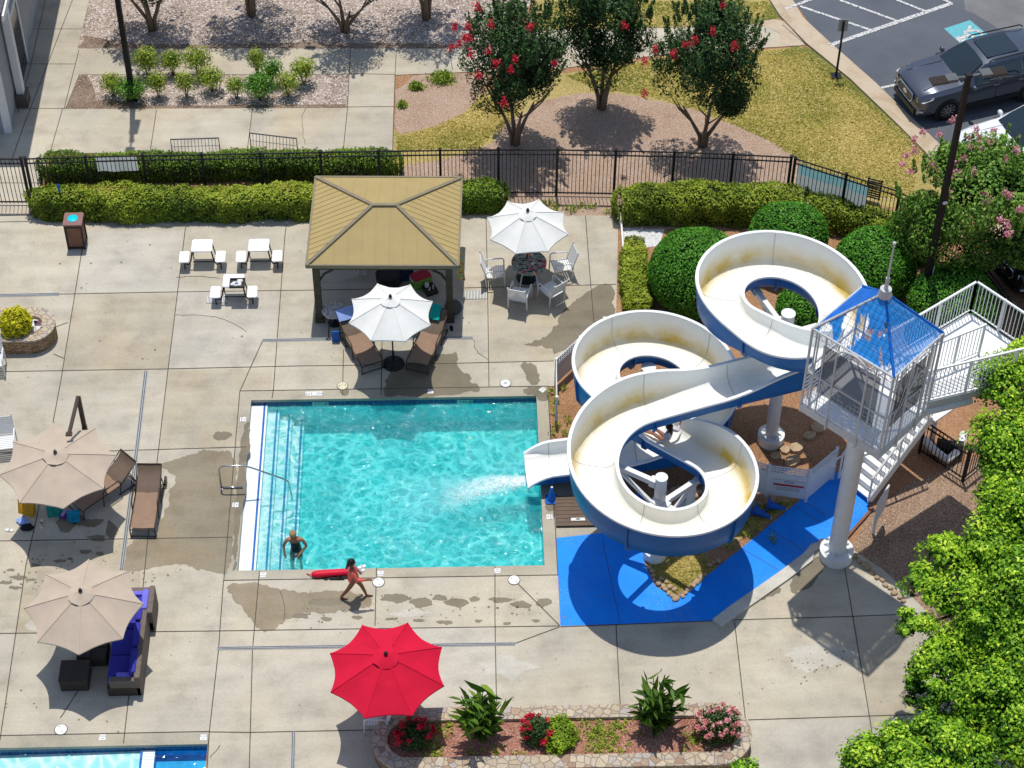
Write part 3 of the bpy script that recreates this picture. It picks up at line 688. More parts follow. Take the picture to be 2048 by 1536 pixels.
# ------------------------------------------------------------------ slide tower with roof, walkway and stairs
ZP, ZE = 5.8, 8.2
tL, tN = Vector((13.67, .11, 0)), Vector((15.27, -1.46, 0)); vv = Vector((1.33, 1.36, 0)); tR, tF = tN+vv, tL+vv
tc = (tL+tR)/2
tower = thing('slide_tower', 'white steel slide tower with a pointed blue mesh roof, railed walkway and stairs', 'slide tower', (tc.x, tc.y, 0)); org = tower.location
plain('wire_blue', (.03, .07, .16), .5); plain('blue_tarp', (.006, .14, .55), .55, .25, 3)
def see_through(name, c, alpha, rough=.6, weave=0):
    t = NT(name); t.color(t.mix(t.noise(3, 4), tuple(v*.75 for v in c), tuple(v*1.2 for v in c))).set(Roughness=rough)
    if weave:
        a = t.math('MULTIPLY', t.ramp(t.noise(weave, 3, .6, t.mapping((1.6, .5, .5), (0, .5, .8))), [(.5, 1), (.56, 0)]), alpha); t.set(Alpha=t.math('ADD', a, .18, True))
    else: t.set(Alpha=alpha)
    return t.m
see_through('blue_mesh', (.02, .30, .82), .74); see_through('torn_blue_mesh', (.03, .28, .76), .9, .6, 2.4); see_through('shade_mesh', (.06, .075, .10), .8)
see_through('grey_mesh', (.05, .055, .07), .88)
W = MATS['white_steel']; Gv = MATS['galvanised']
b = MB(org); b.prism([p.xy for p in (tL, tN, tR, tF)], ZP-.05, ZP); b.build('platform', MATS['white_plastic'], tower)
b = MB(org)
for p, q in ((tL, tN), (tN, tR), (tR, tF), (tF, tL)):
    d = (q-p).normalized(); b.bar(p+Vector((0, 0, ZP-.17)), q+Vector((0, 0, ZP-.17)), .06, .24)
    m_ = (p+q)/2
for k in range(1, 4):
    b.bar(tL.lerp(tN, k/4)+Vector((0, 0, ZP-.15)), tF.lerp(tR, k/4)+Vector((0, 0, ZP-.15)), .07, .16)
b.build('platform_frame', Gv, tower)
b = MB(org); x, y = 15.16, .136
b.cyl((x, y, .3), (x, y, ZP-.2), .225, seg=36); col_ = b.build('column', W, tower, 'auto')
b = MB(org); b.cyl((x, y, -.02), (x, y, .28), .43, seg=40); b.cyl((x, y, .28), (x, y, .31), .35, seg=36)
for k in range(8):
    a = R(22.5+45*k); p = Vector((x+math.cos(a)*.30, y+math.sin(a)*.30, .31)); b.cyl(p, p+Vector((0, 0, .07)), .02, seg=6)
    b.bar((x+math.cos(a)*.2, y+math.sin(a)*.2, .4), (x+math.cos(a)*.34, y+math.sin(a)*.34, .32), .018, .06)
b.build('footing', W, col_, 'auto')
for p in (tL, tN, tR, tF):
    b = MB(org); b.tube([p+Vector((0, 0, ZP-.32)), p+Vector((0, 0, ZE))], .032, 10); b.build('post', Gv, tower, 'auto')
zv = lambda p, z: Vector((p.x, p.y, z))
def face(p, q, arch=True, posts=(.09, .18, .8, .9)):
    for t_ in posts:
        b = MB(org); m_ = p.lerp(q, t_); b.tube([zv(m_, ZP-.32), zv(m_, ZE)], .022, 8); b.build('post', Gv, tower, 'auto')
    nrm = Vector((q.y-p.y, p.x-q.x, 0)).normalized()*-1
    if arch:
        b = MB(org); pts = []
        a0, a1, zt = p.lerp(q, .34), p.lerp(q, .72), 8.12
        pts = [zv(a0, ZP-.35), zv(a0, zt-.25)]+[zv(a0.lerp(a1, .5-.5*math.cos(R(k))), zt-.25+.32*math.sin(R(k))) for k in range(20, 180, 20)]+[zv(a1, zt-.25), zv(a1, ZP-.35)]
        b.tube([v_-nrm*.05 for v_ in pts], .026, 10); b.build('arch_bar', Gv, tower, 'auto')
    b = MB(org); n_ = int((q-p).length/.115)                           # welded wire panel, rail height
    for k in range(1, n_): m_ = p.lerp(q, k/n_); b.bar(zv(m_, ZP-.02), zv(m_, ZP+1.05), .009)
    for z in np.arange(ZP+.06, ZP+1.2, .135): b.bar(zv(p, z), zv(q, z), .009)
    b.build('wire_panel', Gv, tower)
    for z in (ZE, ZP+1.05): b = MB(org); b.tube([zv(p, z), zv(q, z)], .03, 8); b.build('rail', Gv, tower, 'auto')
    b = MB(org)
    for k in range(14):                                                # narrow wire strip below the eaves
        m0, m1 = p.lerp(q, k/14), p.lerp(q, (k+1)/14); b.bar(zv(m0, ZE-.2), zv(m1, ZE), .008); b.bar(zv(m1, ZE-.2), zv(m0, ZE), .008)
    b.bar(zv(p, ZE-.2), zv(q, ZE-.2), .012); b.build('eaves_wire', Gv, tower)
face(tL, tN); face(tN, tR); face(tL, tF, False, (.12,)); face(tR, tF, False, (.9,))
for p, q, mt in ((tL, tN, 'shade_mesh'), (tN, tR, 'grey_mesh')):
    b = MB(org); a0, a1 = (.16, .86) if mt == 'shade_mesh' else (.12, .72)
    g = [zv(p.lerp(q, a0+(a1-a0)*u), ZP+.55+(1.55)*v+.07*math.sin(3*v+u*5)*(u)*.4)+Vector((.02*math.sin(9*u), .02*math.cos(7*v), 0)) for v in np.linspace(0, 1, 6) for u in np.linspace(0, 1, 7)]
    b.add(g, [(j*7+i, j*7+i+1, j*7+i+8, j*7+i+7) for j in range(5) for i in range(6)]); b.build('shade_screen', MATS[mt], tower, True)
b = MB(org)
for k in range(5): b.bar(zv(tN.lerp(tR, .2+.1*k), ZP+.9+.2*k), zv(tN.lerp(tR, .36+.09*k), ZP+1.9-.05*k), .05, .02)
b.build('torn_strip', MATS['white_plastic'], tower)
# pyramid roof
ap = zv(tc, 9.42)
def tri(name, p, q, m, sag=.06):
    b = MB(org); N_ = 8; vs, fs = [], []
    for i in range(N_+1):
        for j in range(N_+1-i):
            u, v = j/N_, i/N_; w = 1-u-v; P = zv(p, ZE)*w+zv(q, ZE)*u+ap*v; P.z -= sag*27*u*v*w*.6; vs.append(P+Vector((rnd.uniform(-1, 1), rnd.uniform(-1, 1), rnd.uniform(-1, 1)))*.012)
    idx = lambda i, j: sum(N_+1-k for k in range(i))+j
    for i in range(N_):
        for j in range(N_-i):
            fs.append((idx(i, j), idx(i, j+1), idx(i+1, j)))
            if j < N_-i-1: fs.append((idx(i, j+1), idx(i+1, j+1), idx(i+1, j)))
    b.add(vs, fs); return b.build(name, m, tower, True, fix=False)
tri('roof_cover', tL, tN, MATS['torn_blue_mesh']); tri('roof_cover', tN, tR, MATS['blue_mesh']); tri('roof_cover', tR, tF, MATS['blue_mesh']); tri('roof_cover', tF, tL, MATS['blue_tarp'])
for p in (tL, tN, tR, tF):
    b = MB(org); b.tube([zv(p, ZE), ap-Vector((0, 0, .03))], .035, 8); b.build('hip_bar', MATS['galvanised'] if p is tL else MATS['blue_tarp'], tower, 'auto')
b = MB(org)
for p, q in ((tL, tN), (tN, tR)):
    up = Vector((0, 0, .035))
    for k in range(1, 10):
        t_ = k/10; b.bar(zv(p, ZE).lerp(ap, t_)+up, zv(q, ZE).lerp(ap, t_)+up, .0055)
    for k in range(1, 16):
        t_ = k/16; m_ = zv(p, ZE).lerp(zv(q, ZE), t_); s_ = 1-abs(2*t_-1); e_ = (zv(p, ZE) if t_ < .5 else zv(q, ZE)).lerp(ap, s_); b.bar(m_+up, e_+up, .0055)
b.build('roof_wire', MATS['wire_blue'], tower)
b = MB(org); b.cyl(ap-Vector((0, 0, .12)), ap+Vector((0, 0, .1)), .16, .13, 14); b.cyl(ap+Vector((0, 0, .1)), ap+Vector((0, 0, .42)), .05, .045, 12); b.cyl(ap+Vector((0, 0, .42)), zv(tc, 10.85), .028, .018, 8); b.ball(zv(tc, 10.87), .045)
b.build('spire', Gv, tower, 'auto')
# walkway
wA, wB, wC, wD = Vector((15.3, 1.3, 0)), Vector((18.3, 3.44, 0)), Vector((20.0, 1.42, 0)), Vector((16.55, .42, 0)); ZW = 5.36
b = MB(org); b.prism([p.xy for p in (wA, wD, wC, wB)], ZW-.05, ZW); b.build('walkway', MATS['white_plastic'], tower)
b = MB(org)
for p, q in ((wA, wB), (wB, wC), (wC, wD)): b.bar(zv(p, ZW-.14), zv(q, ZW-.14), .06, .2)
b.build('walkway_frame', Gv, tower)
def railing(p, q, z, h=1.05, post=True, step=.105):
    n_ = max(2, int((q-p).length/step)); b = MB(org)
    b.bar(p+Vector((0, 0, z+h)), q+Vector((0, 0, z+h)), .05, .045); b.bar(p+Vector((0, 0, z+.1)), q+Vector((0, 0, z+.1)), .03)
    for k in range(1, n_): m_ = p.lerp(q, k/n_); b.bar(m_+Vector((0, 0, z+.1)), m_+Vector((0, 0, z+h)), .018)
    for k in range(4): m_ = p.lerp(q, k/3); b.bar(m_+Vector((0, 0, z-.1)), m_+Vector((0, 0, z+h+.03)), .055)
    return b.build('railing', W, tower)
railing(wA, wB, ZW); railing(wB, wC, ZW); railing(wC, wD, ZW)
d1, d2 = (wB+wC)/2*.72+(wA+wD)/2*.28, (wB+wC)/2*.1+(wA+wD)/2*.9
railing(d1, d2, ZW, 1.0)
b = MB(org); g0, g1 = wD.lerp(wC, .12), wD.lerp(wC, .72); off = (wA-wD).normalized()*.62    # slatted upper flight seen through the rail
for k in range(16): m_ = g0.lerp(g1, k/15); b.box(zv(m_+off*.55, ZW+.012), (.05, .6, .02), rz=math.atan2(off.y, off.x)-math.pi/2)
b.build('grating', Gv, tower)
b = MB(org); b.cyl(at(1846, 824, 4.95), at(1942, 800, 4.95), .105, seg=20); b.cyl((19.3, 2.0, .0), (19.3, 2.0, ZW-.2), .11, seg=20); b.build('support_pipe', W, tower, 'auto')
# lower stairs
sdir = Vector((.78, .62, 0)).normalized(); sn = Vector((-sdir.y, sdir.x, 0)); s0_ = at(1708, 984); wd = 1.0
ns, ri, rn = 10, .185, .19
stm = MB(org); trd = []
for k in range(ns):
    p = s0_+sdir*(k*rn); z = ri*(k+1)
    b = MB(org); b.box(zv(p+sdir*rn*.55, z-.02), (rn*1.12, wd, .04), rz=math.atan2(sdir.y, sdir.x)); b.box(zv(p+sdir*rn*1.05, z+ri/2-.02), (.015, wd, ri-.01), rz=math.atan2(sdir.y, sdir.x)); b.build('stair_tread', MATS['white_plastic'], tower)
e_ = s0_+sdir*(ns*rn+.1); zt = ri*ns
for sg in (-1, 1):
    b = MB(org); o_ = sn*sg*(wd/2+.03); b.bar(s0_+o_+Vector((0, 0, .12)), e_+o_+Vector((0, 0, zt+.08)), .05, .26); b.build('stringer', W, tower)
    b = MB(org); nn = 13
    for k in range(nn+1):
        m_ = (s0_-sdir*.05).lerp(e_, k/nn)+o_; z = zt*k/nn+.12; b.bar(m_+Vector((0, 0, z)), m_+Vector((0, 0, z+.92)), .012 if k % 6 else .045)
    b.bar(s0_-sdir*.05+o_+Vector((0, 0, 1.04)), e_+o_+Vector((0, 0, zt+1.04)), .05, .05); b.bar(s0_-sdir*.05+o_+Vector((0, 0, .25)), e_+o_+Vector((0, 0, zt+.25)), .03)
    if sg == 1:
        q = s0_-sdir*.05+o_; b.tube([q+Vector((0, 0, 1.02)), q+Vector((0, 0, 1.03))-sdir*.25, q+Vector((0, 0, .9))-sdir*.36, q+Vector((0, 0, .78))-sdir*.25], .022, 8)
    b.build('stair_rail', W, tower)
b = MB(org); ld = e_+sdir*.6; b.box(zv(ld, zt), (1.2, 1.3, .06), rz=math.atan2(sdir.y, sdir.x)); b.cyl(zv(ld+sdir*.4, 0), zv(ld+sdir*.4, zt), .07, seg=12); b.build('stair_landing', W, tower)
# ------------------------------------------------------------------ building corner, fences, hedges, trees
plain('grey_siding', (.36, .37, .38), .8, .08, 2); plain('white_trim', (.78, .78, .76), .5, .04); plain('dark_roof', (.10, .10, .105), .85, .2, 9, bump=.4); plain('dark_metal', (.016, .016, .018), .45, .2, 8); plain('dark_glass', (.02, .025, .03), .08, .1); plain('plinth_brown', (.13, .10, .085), .8)
bk = at(22, 265)
bl_ = thing('building', 'grey sided building corner with white trim and dark eaves beside the walk', 'building', bk); org = bk
X, Y = bk.x, bk.y; H = 4.6
b = MB(org); b.box((X-4, Y+6, H/2), (8, 12, H)); b.build('wall', MATS['grey_siding'], bl_)
b = MB(org); b.box((X+.0, Y+.06, H/2), (.05, .16, H)); b.box((X-.09, Y-.012, H/2), (.2, .05, H)); b.build('corner_trim', MATS['white_trim'], bl_)
b = MB(org); b.box((X-3.9, Y+6.1, H+.09), (8.9, 13, .18)); b.build('roof', MATS['dark_roof'], bl_)
b = MB(org); b.box((X+.58, Y+6.1, H-.02), (.06, 13, .2)); b.build('gutter', MATS['white_trim'], bl_)
b = MB(org)
for y_ in (2.2, 3.6): b.box((X+.02, Y+y_, 1.25), (.08, .14, 2.5))
b.box((X+.02, Y+2.9, 2.5), (.08, 1.54, .14)); fr = b.build('door_frame', MATS['white_trim'], bl_)
b = MB(org); b.box((X+.01, Y+2.9, 1.22), (.05, 1.28, 2.44)); b.build('door', MATS['dark_glass'], fr)
b = MB(org); b.box((X+.18, Y+1.45, .22), (.4, .5, .44)); b.box((X+.18, Y+1.45, 2.4), (.22, .26, 4.0), mi=1); b.build('porch_post', [MATS['plinth_brown'], MATS['white_trim']], bl_)

FH = 1.77
def fence(name, label, posts, group=None, hh=FH, gate=False):
    base = posts[0]; t_ = thing(name, label, 'fence' if not gate else 'gate', base); org = base
    for p in posts:
        b = MB(org); w = .075; b.box((p.x, p.y, hh/2+.02), (w, w, hh+.04)); b.box((p.x, p.y, hh+.055), (w+.02, w+.02, .03)); b.build('fence_post', MATS['dark_metal'], t_)
    for p, q in zip(posts[:-1], posts[1:]):
        b = MB(org); n_ = max(3, round((q-p).length/.118))
        for z in (hh, hh-.17, .12): b.bar(zv(p, z), zv(q, z), .034, .034)
        for k in range(1, n_): m_ = p.lerp(q, k/n_); b.bar(zv(m_, .05), zv(m_, hh if True else 0), .018)
        b.build('picket_panel', MATS['dark_metal'], t_)
    return t_
tops = [(50, 318), (170, 314.5), (285, 311.5), (403, 309.5), (520, 307.5), (640, 305), (757, 303), (880, 301), (997, 300), (1115, 300), (1232, 302), (1349, 304.5), (1467, 309), (1583, 315)]
fpts = [Vector((*at(*p, FH).xy, 0)) for p in tops]
fence('metal_fence', 'long black metal picket fence running behind the hedges and the gazebo', fpts)
fpr = [fpts[-1]]+[Vector((*at(*p, FH).xy, 0)) for p in ((1693, 350), (1800, 384), (1890, 440), (1960, 520), (2048, 632), (2130, 740))]
fence('metal_fence', 'black picket fence running down the right side past the pink tree, banner tied to it', [fpr[0]+(fpr[1]-fpr[0]).normalized()*.12]+fpr[1:])
gp = [fpts[0]+Vector((-.12, 0, 0)), Vector((*at(-40, 318, FH).xy, 0))]
fence('metal_gate', 'black picket gate at the left end of the fence, half in shadow', gp, gate=True)

# banners tied to the fence, seen from behind
def backlit(name, c):
    t = NT(name); col = t.mix(t.noise(3, 4), tuple(v*.9 for v in c), tuple(min(1, v*1.1) for v in c)); t.color(col).set(Roughness=.6); tr = t.n.new('ShaderNodeBsdfTranslucent'); t.link(col, tr.inputs[0]); mx = t.n.new('ShaderNodeMixShader'); mx.inputs[0].default_value = .55; t.link(t.b.outputs[0], mx.inputs[1]); t.link(tr.outputs[0], mx.inputs[2]); t.link(mx.outputs[0], t.out.inputs[0])
backlit('banner_white', (.75, .80, .80)); backlit('banner_teal', (.34, .66, .70)); backlit('banner_grey', (.62, .68, .68))
def banner(name, label, p, q, z0, z1, band):
    t_ = thing(name, label, 'banner', (p.x, p.y, 0)); d = (q-p).normalized(); nn = Vector((-d.y, d.x, 0)); off = nn*(.05 if nn.y > 0 else -.05); M_ = 14
    g = [zv(p.lerp(q, u)+off*(1+.35*math.sin(u*9+v*2)), z0+(z1-z0)*v+.012*math.sin(u*13)) for v in (0, .33, .66, 1) for u in np.linspace(0, 1, M_)]
    b = MB(t_.location); b.add(g, [(j*M_+i, j*M_+i+1, j*M_+i+M_+1, j*M_+i+M_) for j in range(3) for i in range(M_-1)], 0)
    if band: b.mi = [1 if k >= 2*(M_-1) else 0 for k in range(len(b.mi))]
    b.build('sheet', [MATS['banner_grey'] if band else MATS['banner_white'], MATS['banner_teal']], t_); return t_, off
P_ = lambda x, y, z: Vector((*at(x, y, z).xy, 0))
banner('banner', 'pale white banner tied to the fence in front of the back hedge', P_(190, 314, 1.72), P_(272, 312.4, 1.72), 1.12, 1.68, False)
bt, off = banner('banner', 'long grey banner with a teal top band tied to the right fence', fpr[0].lerp(fpr[1], .14), fpr[0].lerp(fpr[1], .14)+(fpr[2]-fpr[0]).normalized()*2.15, .42, 1.60, True)
def text(s, loc, size, m, parent, rot=(0, 0, 0), sc=(1, 1, 1), ext=0.0, align='CENTER', name='lettering'):
    c = bpy.data.curves.new(name, 'FONT'); c.body = s; c.size = size; c.align_x = align; c.align_y = 'CENTER'; c.extrude = ext; c.materials.append(m)
    c.resolution_u = 3
    o = bpy.data.objects.new(name, c); COL.objects.link(o); dg = bpy.context.evaluated_depsgraph_get(); me = bpy.data.meshes.new_from_object(o.evaluated_get(dg)); bpy.data.objects.remove(o)
    me.name = name; me.materials.clear(); me.materials.append(m); o = bpy.data.objects.new(name, me); COL.objects.link(o); o.rotation_euler = rot; o.scale = sc; o.parent = parent
    o.location = Vector(loc)-(Vector(parent.location) if parent is not None else Vector()); return o
plain('ink', (.02, .02, .022), .6); plain('letter_pale', (.55, .62, .62), .6)

# foliage materials
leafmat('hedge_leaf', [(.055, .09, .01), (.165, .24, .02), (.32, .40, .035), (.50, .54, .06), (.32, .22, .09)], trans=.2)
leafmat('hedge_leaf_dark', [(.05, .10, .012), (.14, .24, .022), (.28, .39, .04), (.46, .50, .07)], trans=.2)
leafmat('box_leaf', [(.02, .085, .008), (.06, .22, .018), (.125, .36, .03), (.26, .52, .07)], .35, .2)
leafmat('myrtle_leaf', [(.010, .028, .010), (.026, .065, .019), (.055, .12, .033), (.10, .20, .05), (.16, .18, .08)], .4, .15)
leafmat('myrtle_leaf_light', [(.025, .065, .014), (.08, .19, .028), (.18, .34, .045), (.32, .44, .09), (.33, .22, .09)], .4, .22)
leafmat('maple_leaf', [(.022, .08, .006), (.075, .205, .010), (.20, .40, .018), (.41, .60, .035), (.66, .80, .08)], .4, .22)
leafmat('lime_leaf', [(.10, .16, .01), (.28, .42, .025), (.48, .62, .05)], .5, .3); leafmat('shrub_leaf', [(.09, .16, .02), (.22, .32, .035), (.40, .47, .06), (.52, .46, .08)], .5, .3)
leafmat('shrub_leaf_green', [(.04, .11, .012), (.10, .26, .025), (.20, .40, .04)], .5, .3)
leafmat('yellow_leaf', [(.26, .28, .015), (.60, .55, .02), (.9, .78, .05)], .5, .25); leafmat('canna_leaf', [(.02, .05, .008), (.05, .12, .015), (.09, .19, .02), (.20, .30, .03)], .25, .2)
leafmat('rose_leaf', [(.015, .04, .01), (.035, .085, .018), (.07, .14, .03)], .4, .15)
leafmat('red_petal', [(.35, .008, .03), (.62, .02, .06), (.78, .06, .11)], .6, .3); leafmat('pink_petal', [(.52, .14, .28), (.72, .30, .44), (.85, .52, .62)], .6, .3); leafmat('rose_petal', [(.60, .15, .22), (.80, .36, .40), (.88, .6, .6)], .6, .3)
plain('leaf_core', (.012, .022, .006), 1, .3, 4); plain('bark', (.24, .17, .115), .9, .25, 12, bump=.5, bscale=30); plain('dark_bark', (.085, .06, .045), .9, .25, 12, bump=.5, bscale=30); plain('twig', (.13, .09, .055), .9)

def hedge(name, label, path, width, height, n, mat, group=None, size=.036, seed=1, lump=.12, cat='hedge', round_=.3):
    """clipped hedge along a ground path: leaf faces over a rounded block with a dark lumpy core"""
    r = np.random.default_rng(seed); P = np.array([tuple(p) for p in path])[:, :2]
    segl = np.linalg.norm(np.diff(P, axis=0), axis=1); cum = np.concatenate([[0], np.cumsum(segl)]); Lh = cum[-1]
    def frame(s):
        s = np.clip(s, 0, Lh-1e-6); i = np.clip(np.searchsorted(cum, s, side='right')-1, 0, len(segl)-1)
        d = (P[i+1]-P[i])/segl[i][:, None]; return P[i]+d*(s-cum[i])[:, None], d
    peri = 2*height+width; hw = width/2
    nl = int(n*Lh*peri/(Lh*peri+2*hw*2*height)); s = r.random(nl)*Lh; u = r.random(nl)*peri
    y = np.where(u < height, -hw, np.where(u < height+width, u-height-hw, hw)); z = np.where(u < height, u, np.where(u < height+width, height, peri-u))
    def rounded(y, z):
        ny, nz = y/hw, z/height; q = np.clip((ny**4+np.clip(nz, 0, 1)**4)**.25, 1e-3, None); k = 1-(1-1/np.maximum(q, 1))*1
        k = np.where(q > 1, 1/q, 1); k = round_+(1-round_)*1 if False else k; return y*k, z*k, ny, nz
    y2, z2, ny, nz = rounded(y, z)
    # round the ends
    c, d = frame(s); e = np.minimum(s, Lh-s); taper = np.clip(e/(hw*.9), 0, 1)**.5*.35+.65
    y2 = y2*taper; z2 = z2*(.82+.18*np.clip(e/(hw*.9), 0, 1)**.5)
    nrm2 = np.stack([-d[:, 1], d[:, 0]], 1)
    X_ = np.column_stack([c+nrm2*y2[:, None], z2]); Nn = np.column_stack([nrm2*(ny**3)[:, None], np.clip(nz, 0, 1)**3+.12])
    # end caps
    ne = n-nl; se = np.where(r.random(ne) < .5, -1, 1); ye = (r.random(ne)*2-1)*hw*.75; ze = r.random(ne)*height*.9
    ce, de = frame(np.where(se < 0, 0, Lh)); ne2 = np.stack([-de[:, 1], de[:, 0]], 1); bul = .12*(1-(ye/hw)**2)
    X_ = np.concatenate([X_, np.column_stack([ce+de*(se*bul)[:, None]+ne2*ye[:, None], ze])]); Nn = np.concatenate([Nn, np.column_stack([de*se[:, None], np.full(ne, .2)])])
    Nl = Nn/np.linalg.norm(Nn, axis=1)[:, None]
    w = vnoise(X_, 2.6, seed+2)*.8+vnoise(X_, 6, seed+3)*.7+vnoise(X_, 14, seed+4)*.45
    X_ = X_+Nl*(w*lump+r.normal(0, .03, len(X_)))[:, None]; X_[:, 2] = np.clip(X_[:, 2], .02, None)
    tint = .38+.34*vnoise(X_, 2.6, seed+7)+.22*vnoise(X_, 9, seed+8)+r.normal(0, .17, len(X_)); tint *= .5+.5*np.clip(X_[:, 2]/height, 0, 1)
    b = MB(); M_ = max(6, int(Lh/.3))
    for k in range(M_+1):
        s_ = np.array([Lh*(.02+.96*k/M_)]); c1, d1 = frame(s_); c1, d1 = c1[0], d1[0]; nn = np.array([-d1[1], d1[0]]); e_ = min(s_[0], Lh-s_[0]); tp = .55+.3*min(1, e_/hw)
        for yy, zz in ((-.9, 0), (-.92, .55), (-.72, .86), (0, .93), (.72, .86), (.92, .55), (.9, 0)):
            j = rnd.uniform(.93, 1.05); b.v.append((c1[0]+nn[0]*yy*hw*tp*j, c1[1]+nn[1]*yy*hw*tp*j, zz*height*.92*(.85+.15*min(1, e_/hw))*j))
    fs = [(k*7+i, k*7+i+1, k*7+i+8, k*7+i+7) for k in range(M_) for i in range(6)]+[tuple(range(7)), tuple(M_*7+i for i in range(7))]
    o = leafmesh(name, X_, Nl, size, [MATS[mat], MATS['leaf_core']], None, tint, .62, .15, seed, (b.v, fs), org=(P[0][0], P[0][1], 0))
    o.location = (P[0][0], P[0][1], 0); return tag(o, label, cat, group)
G0 = lambda *p: [at(*k) for k in p]
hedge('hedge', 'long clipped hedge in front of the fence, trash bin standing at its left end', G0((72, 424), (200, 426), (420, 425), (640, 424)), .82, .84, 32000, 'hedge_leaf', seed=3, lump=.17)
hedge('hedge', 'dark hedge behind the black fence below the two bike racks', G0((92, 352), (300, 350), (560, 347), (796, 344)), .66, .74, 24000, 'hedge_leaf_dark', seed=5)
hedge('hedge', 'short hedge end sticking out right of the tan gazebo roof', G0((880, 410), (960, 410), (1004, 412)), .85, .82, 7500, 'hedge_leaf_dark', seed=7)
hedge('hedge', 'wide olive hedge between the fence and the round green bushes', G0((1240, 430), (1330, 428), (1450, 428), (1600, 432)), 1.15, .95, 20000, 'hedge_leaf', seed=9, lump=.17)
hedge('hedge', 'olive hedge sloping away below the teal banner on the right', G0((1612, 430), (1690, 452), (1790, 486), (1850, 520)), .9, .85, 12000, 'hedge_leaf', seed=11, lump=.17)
hedge('hedge', 'low hedge block along the deck edge left of the largest round bush', G0((1268, 500), (1270, 560), (1276, 630)), .78, .55, 9000, 'hedge_leaf', seed=13)
def round_bush(label, px, py, z, rad, n, seed):
    c = at(px, py, z); c0 = Vector((c.x, c.y, 0)); rad = (rad[0], rad[0]*.97, rad[1])
    P, N, q = ellipsoid_shell(n, (0, 0, z), rad, seed, .06, 2.0, .05, -.8); r = np.random.default_rng(seed)
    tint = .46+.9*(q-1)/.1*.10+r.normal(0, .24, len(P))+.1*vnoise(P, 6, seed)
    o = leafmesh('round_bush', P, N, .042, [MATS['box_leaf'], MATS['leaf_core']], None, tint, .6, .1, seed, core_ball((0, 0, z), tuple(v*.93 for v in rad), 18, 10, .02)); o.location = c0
    return tag(o, label, 'bush', 'clipped round bushes around the slide')
round_bush('largest clipped round bush, between the low hedge block and the upper slide loop', 1396, 545, .95, (1.42, 1.3), 15000, 21)
round_bush('clipped round bush behind the top of the upper slide loop', 1576, 478, .9, (1.16, 1.15), 11000, 22)
round_bush('clipped round bush behind the tower spire', 1748, 535, .95, (1.2, 1.15), 11000, 23)
round_bush('small round bush seen through the hole of the upper slide loop', 1612, 622, .6, (.86, .8), 6000, 24)
round_bush('clipped round bush between the lamp post and the tower walkway', 1905, 608, .95, (1.28, 1.15), 11000, 25)
# weeds on the strip by the deck
def tuft(P, n, h, seed):
    r = np.random.default_rng(seed); X_ = np.array(P)+np.column_stack([r.normal(0, .06, n), r.normal(0, .06, n), r.uniform(.02, h, n)]); return X_
pts = np.concatenate([tuft(at(x+rnd.uniform(-6, 6), y+rnd.uniform(-4, 4)), 22, .16, k) for k, (x, y) in enumerate([(1088, 405), (1100, 408), (1112, 415), (1130, 418), (1150, 420), (1168, 415), (1180, 418), (1196, 416), (1090, 424), (1140, 424), (1110, 425), (1210, 424), (1106, 785), (1112, 800), (1110, 830), (1120, 850), (1140, 845), (1104, 810), (1128, 780), (1160, 700), (1540, 1080), (1500, 1075), (1470, 1100), (1105, 865), (1135, 870), (1480, 1050), (1515, 1062)])])
o = leafmesh('weeds', pts, np.tile([0, -.5, .6], (len(pts), 1)), .06, MATS['shrub_leaf'], None, None, .25, 0, 5, spin=np.array([0, 0, 1.])); o['kind'] = 'stuff'; 
def clump(label, x, y, w, h, n, seed, mat='hedge_leaf_dark', cat='plant', name='grass_clump'):
    c = at(x, y); r = np.random.default_rng(seed); X_ = np.column_stack([r.normal(0, w*.42, n), r.normal(0, w*.3, n), np.zeros(n)]); X_[:, 2] = r.random(n)*h*np.exp(-(X_[:, 0]**2+X_[:, 1]**2)/w**2)+.02
    N = np.column_stack([X_[:, 0]*.4/w, X_[:, 1]*.4/w-.3, np.full(n, .6)]); o = leafmesh(name, X_, N, .075, MATS[mat], None, None, .22, 0, seed, spin=np.array([0, 0, .7])); o.location = c; return tag(o, label, cat, 'grass clumps in the mulch bed')
clump('largest dark grass clump in the bark bed beside the walk', 884, 160, .42, .3, 700, 31); clump('smaller dark grass clump left of the largest one in the bark bed', 832, 176, .26, .22, 350, 32); clump('tiny weedy clump by the walk edge in the bark bed', 805, 213, .2, .24, 160, 33)

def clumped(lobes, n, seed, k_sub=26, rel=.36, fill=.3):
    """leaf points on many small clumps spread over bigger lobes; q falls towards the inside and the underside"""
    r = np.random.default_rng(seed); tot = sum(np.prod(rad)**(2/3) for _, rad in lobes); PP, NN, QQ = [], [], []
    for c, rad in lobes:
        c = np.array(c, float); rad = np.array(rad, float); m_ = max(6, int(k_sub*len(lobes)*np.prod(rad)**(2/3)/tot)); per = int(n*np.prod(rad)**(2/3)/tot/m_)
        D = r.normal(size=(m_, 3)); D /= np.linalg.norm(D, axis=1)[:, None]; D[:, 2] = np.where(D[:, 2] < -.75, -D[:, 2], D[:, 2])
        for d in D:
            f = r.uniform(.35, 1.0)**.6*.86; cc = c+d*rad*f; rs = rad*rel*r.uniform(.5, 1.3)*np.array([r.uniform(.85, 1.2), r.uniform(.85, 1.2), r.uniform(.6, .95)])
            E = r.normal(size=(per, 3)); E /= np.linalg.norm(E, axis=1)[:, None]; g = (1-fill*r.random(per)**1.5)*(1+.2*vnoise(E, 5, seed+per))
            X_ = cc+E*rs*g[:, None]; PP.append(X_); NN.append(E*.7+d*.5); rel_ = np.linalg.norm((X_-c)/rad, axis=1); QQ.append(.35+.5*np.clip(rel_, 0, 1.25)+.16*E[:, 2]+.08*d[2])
    return np.concatenate(PP), np.concatenate(NN), np.concatenate(QQ)
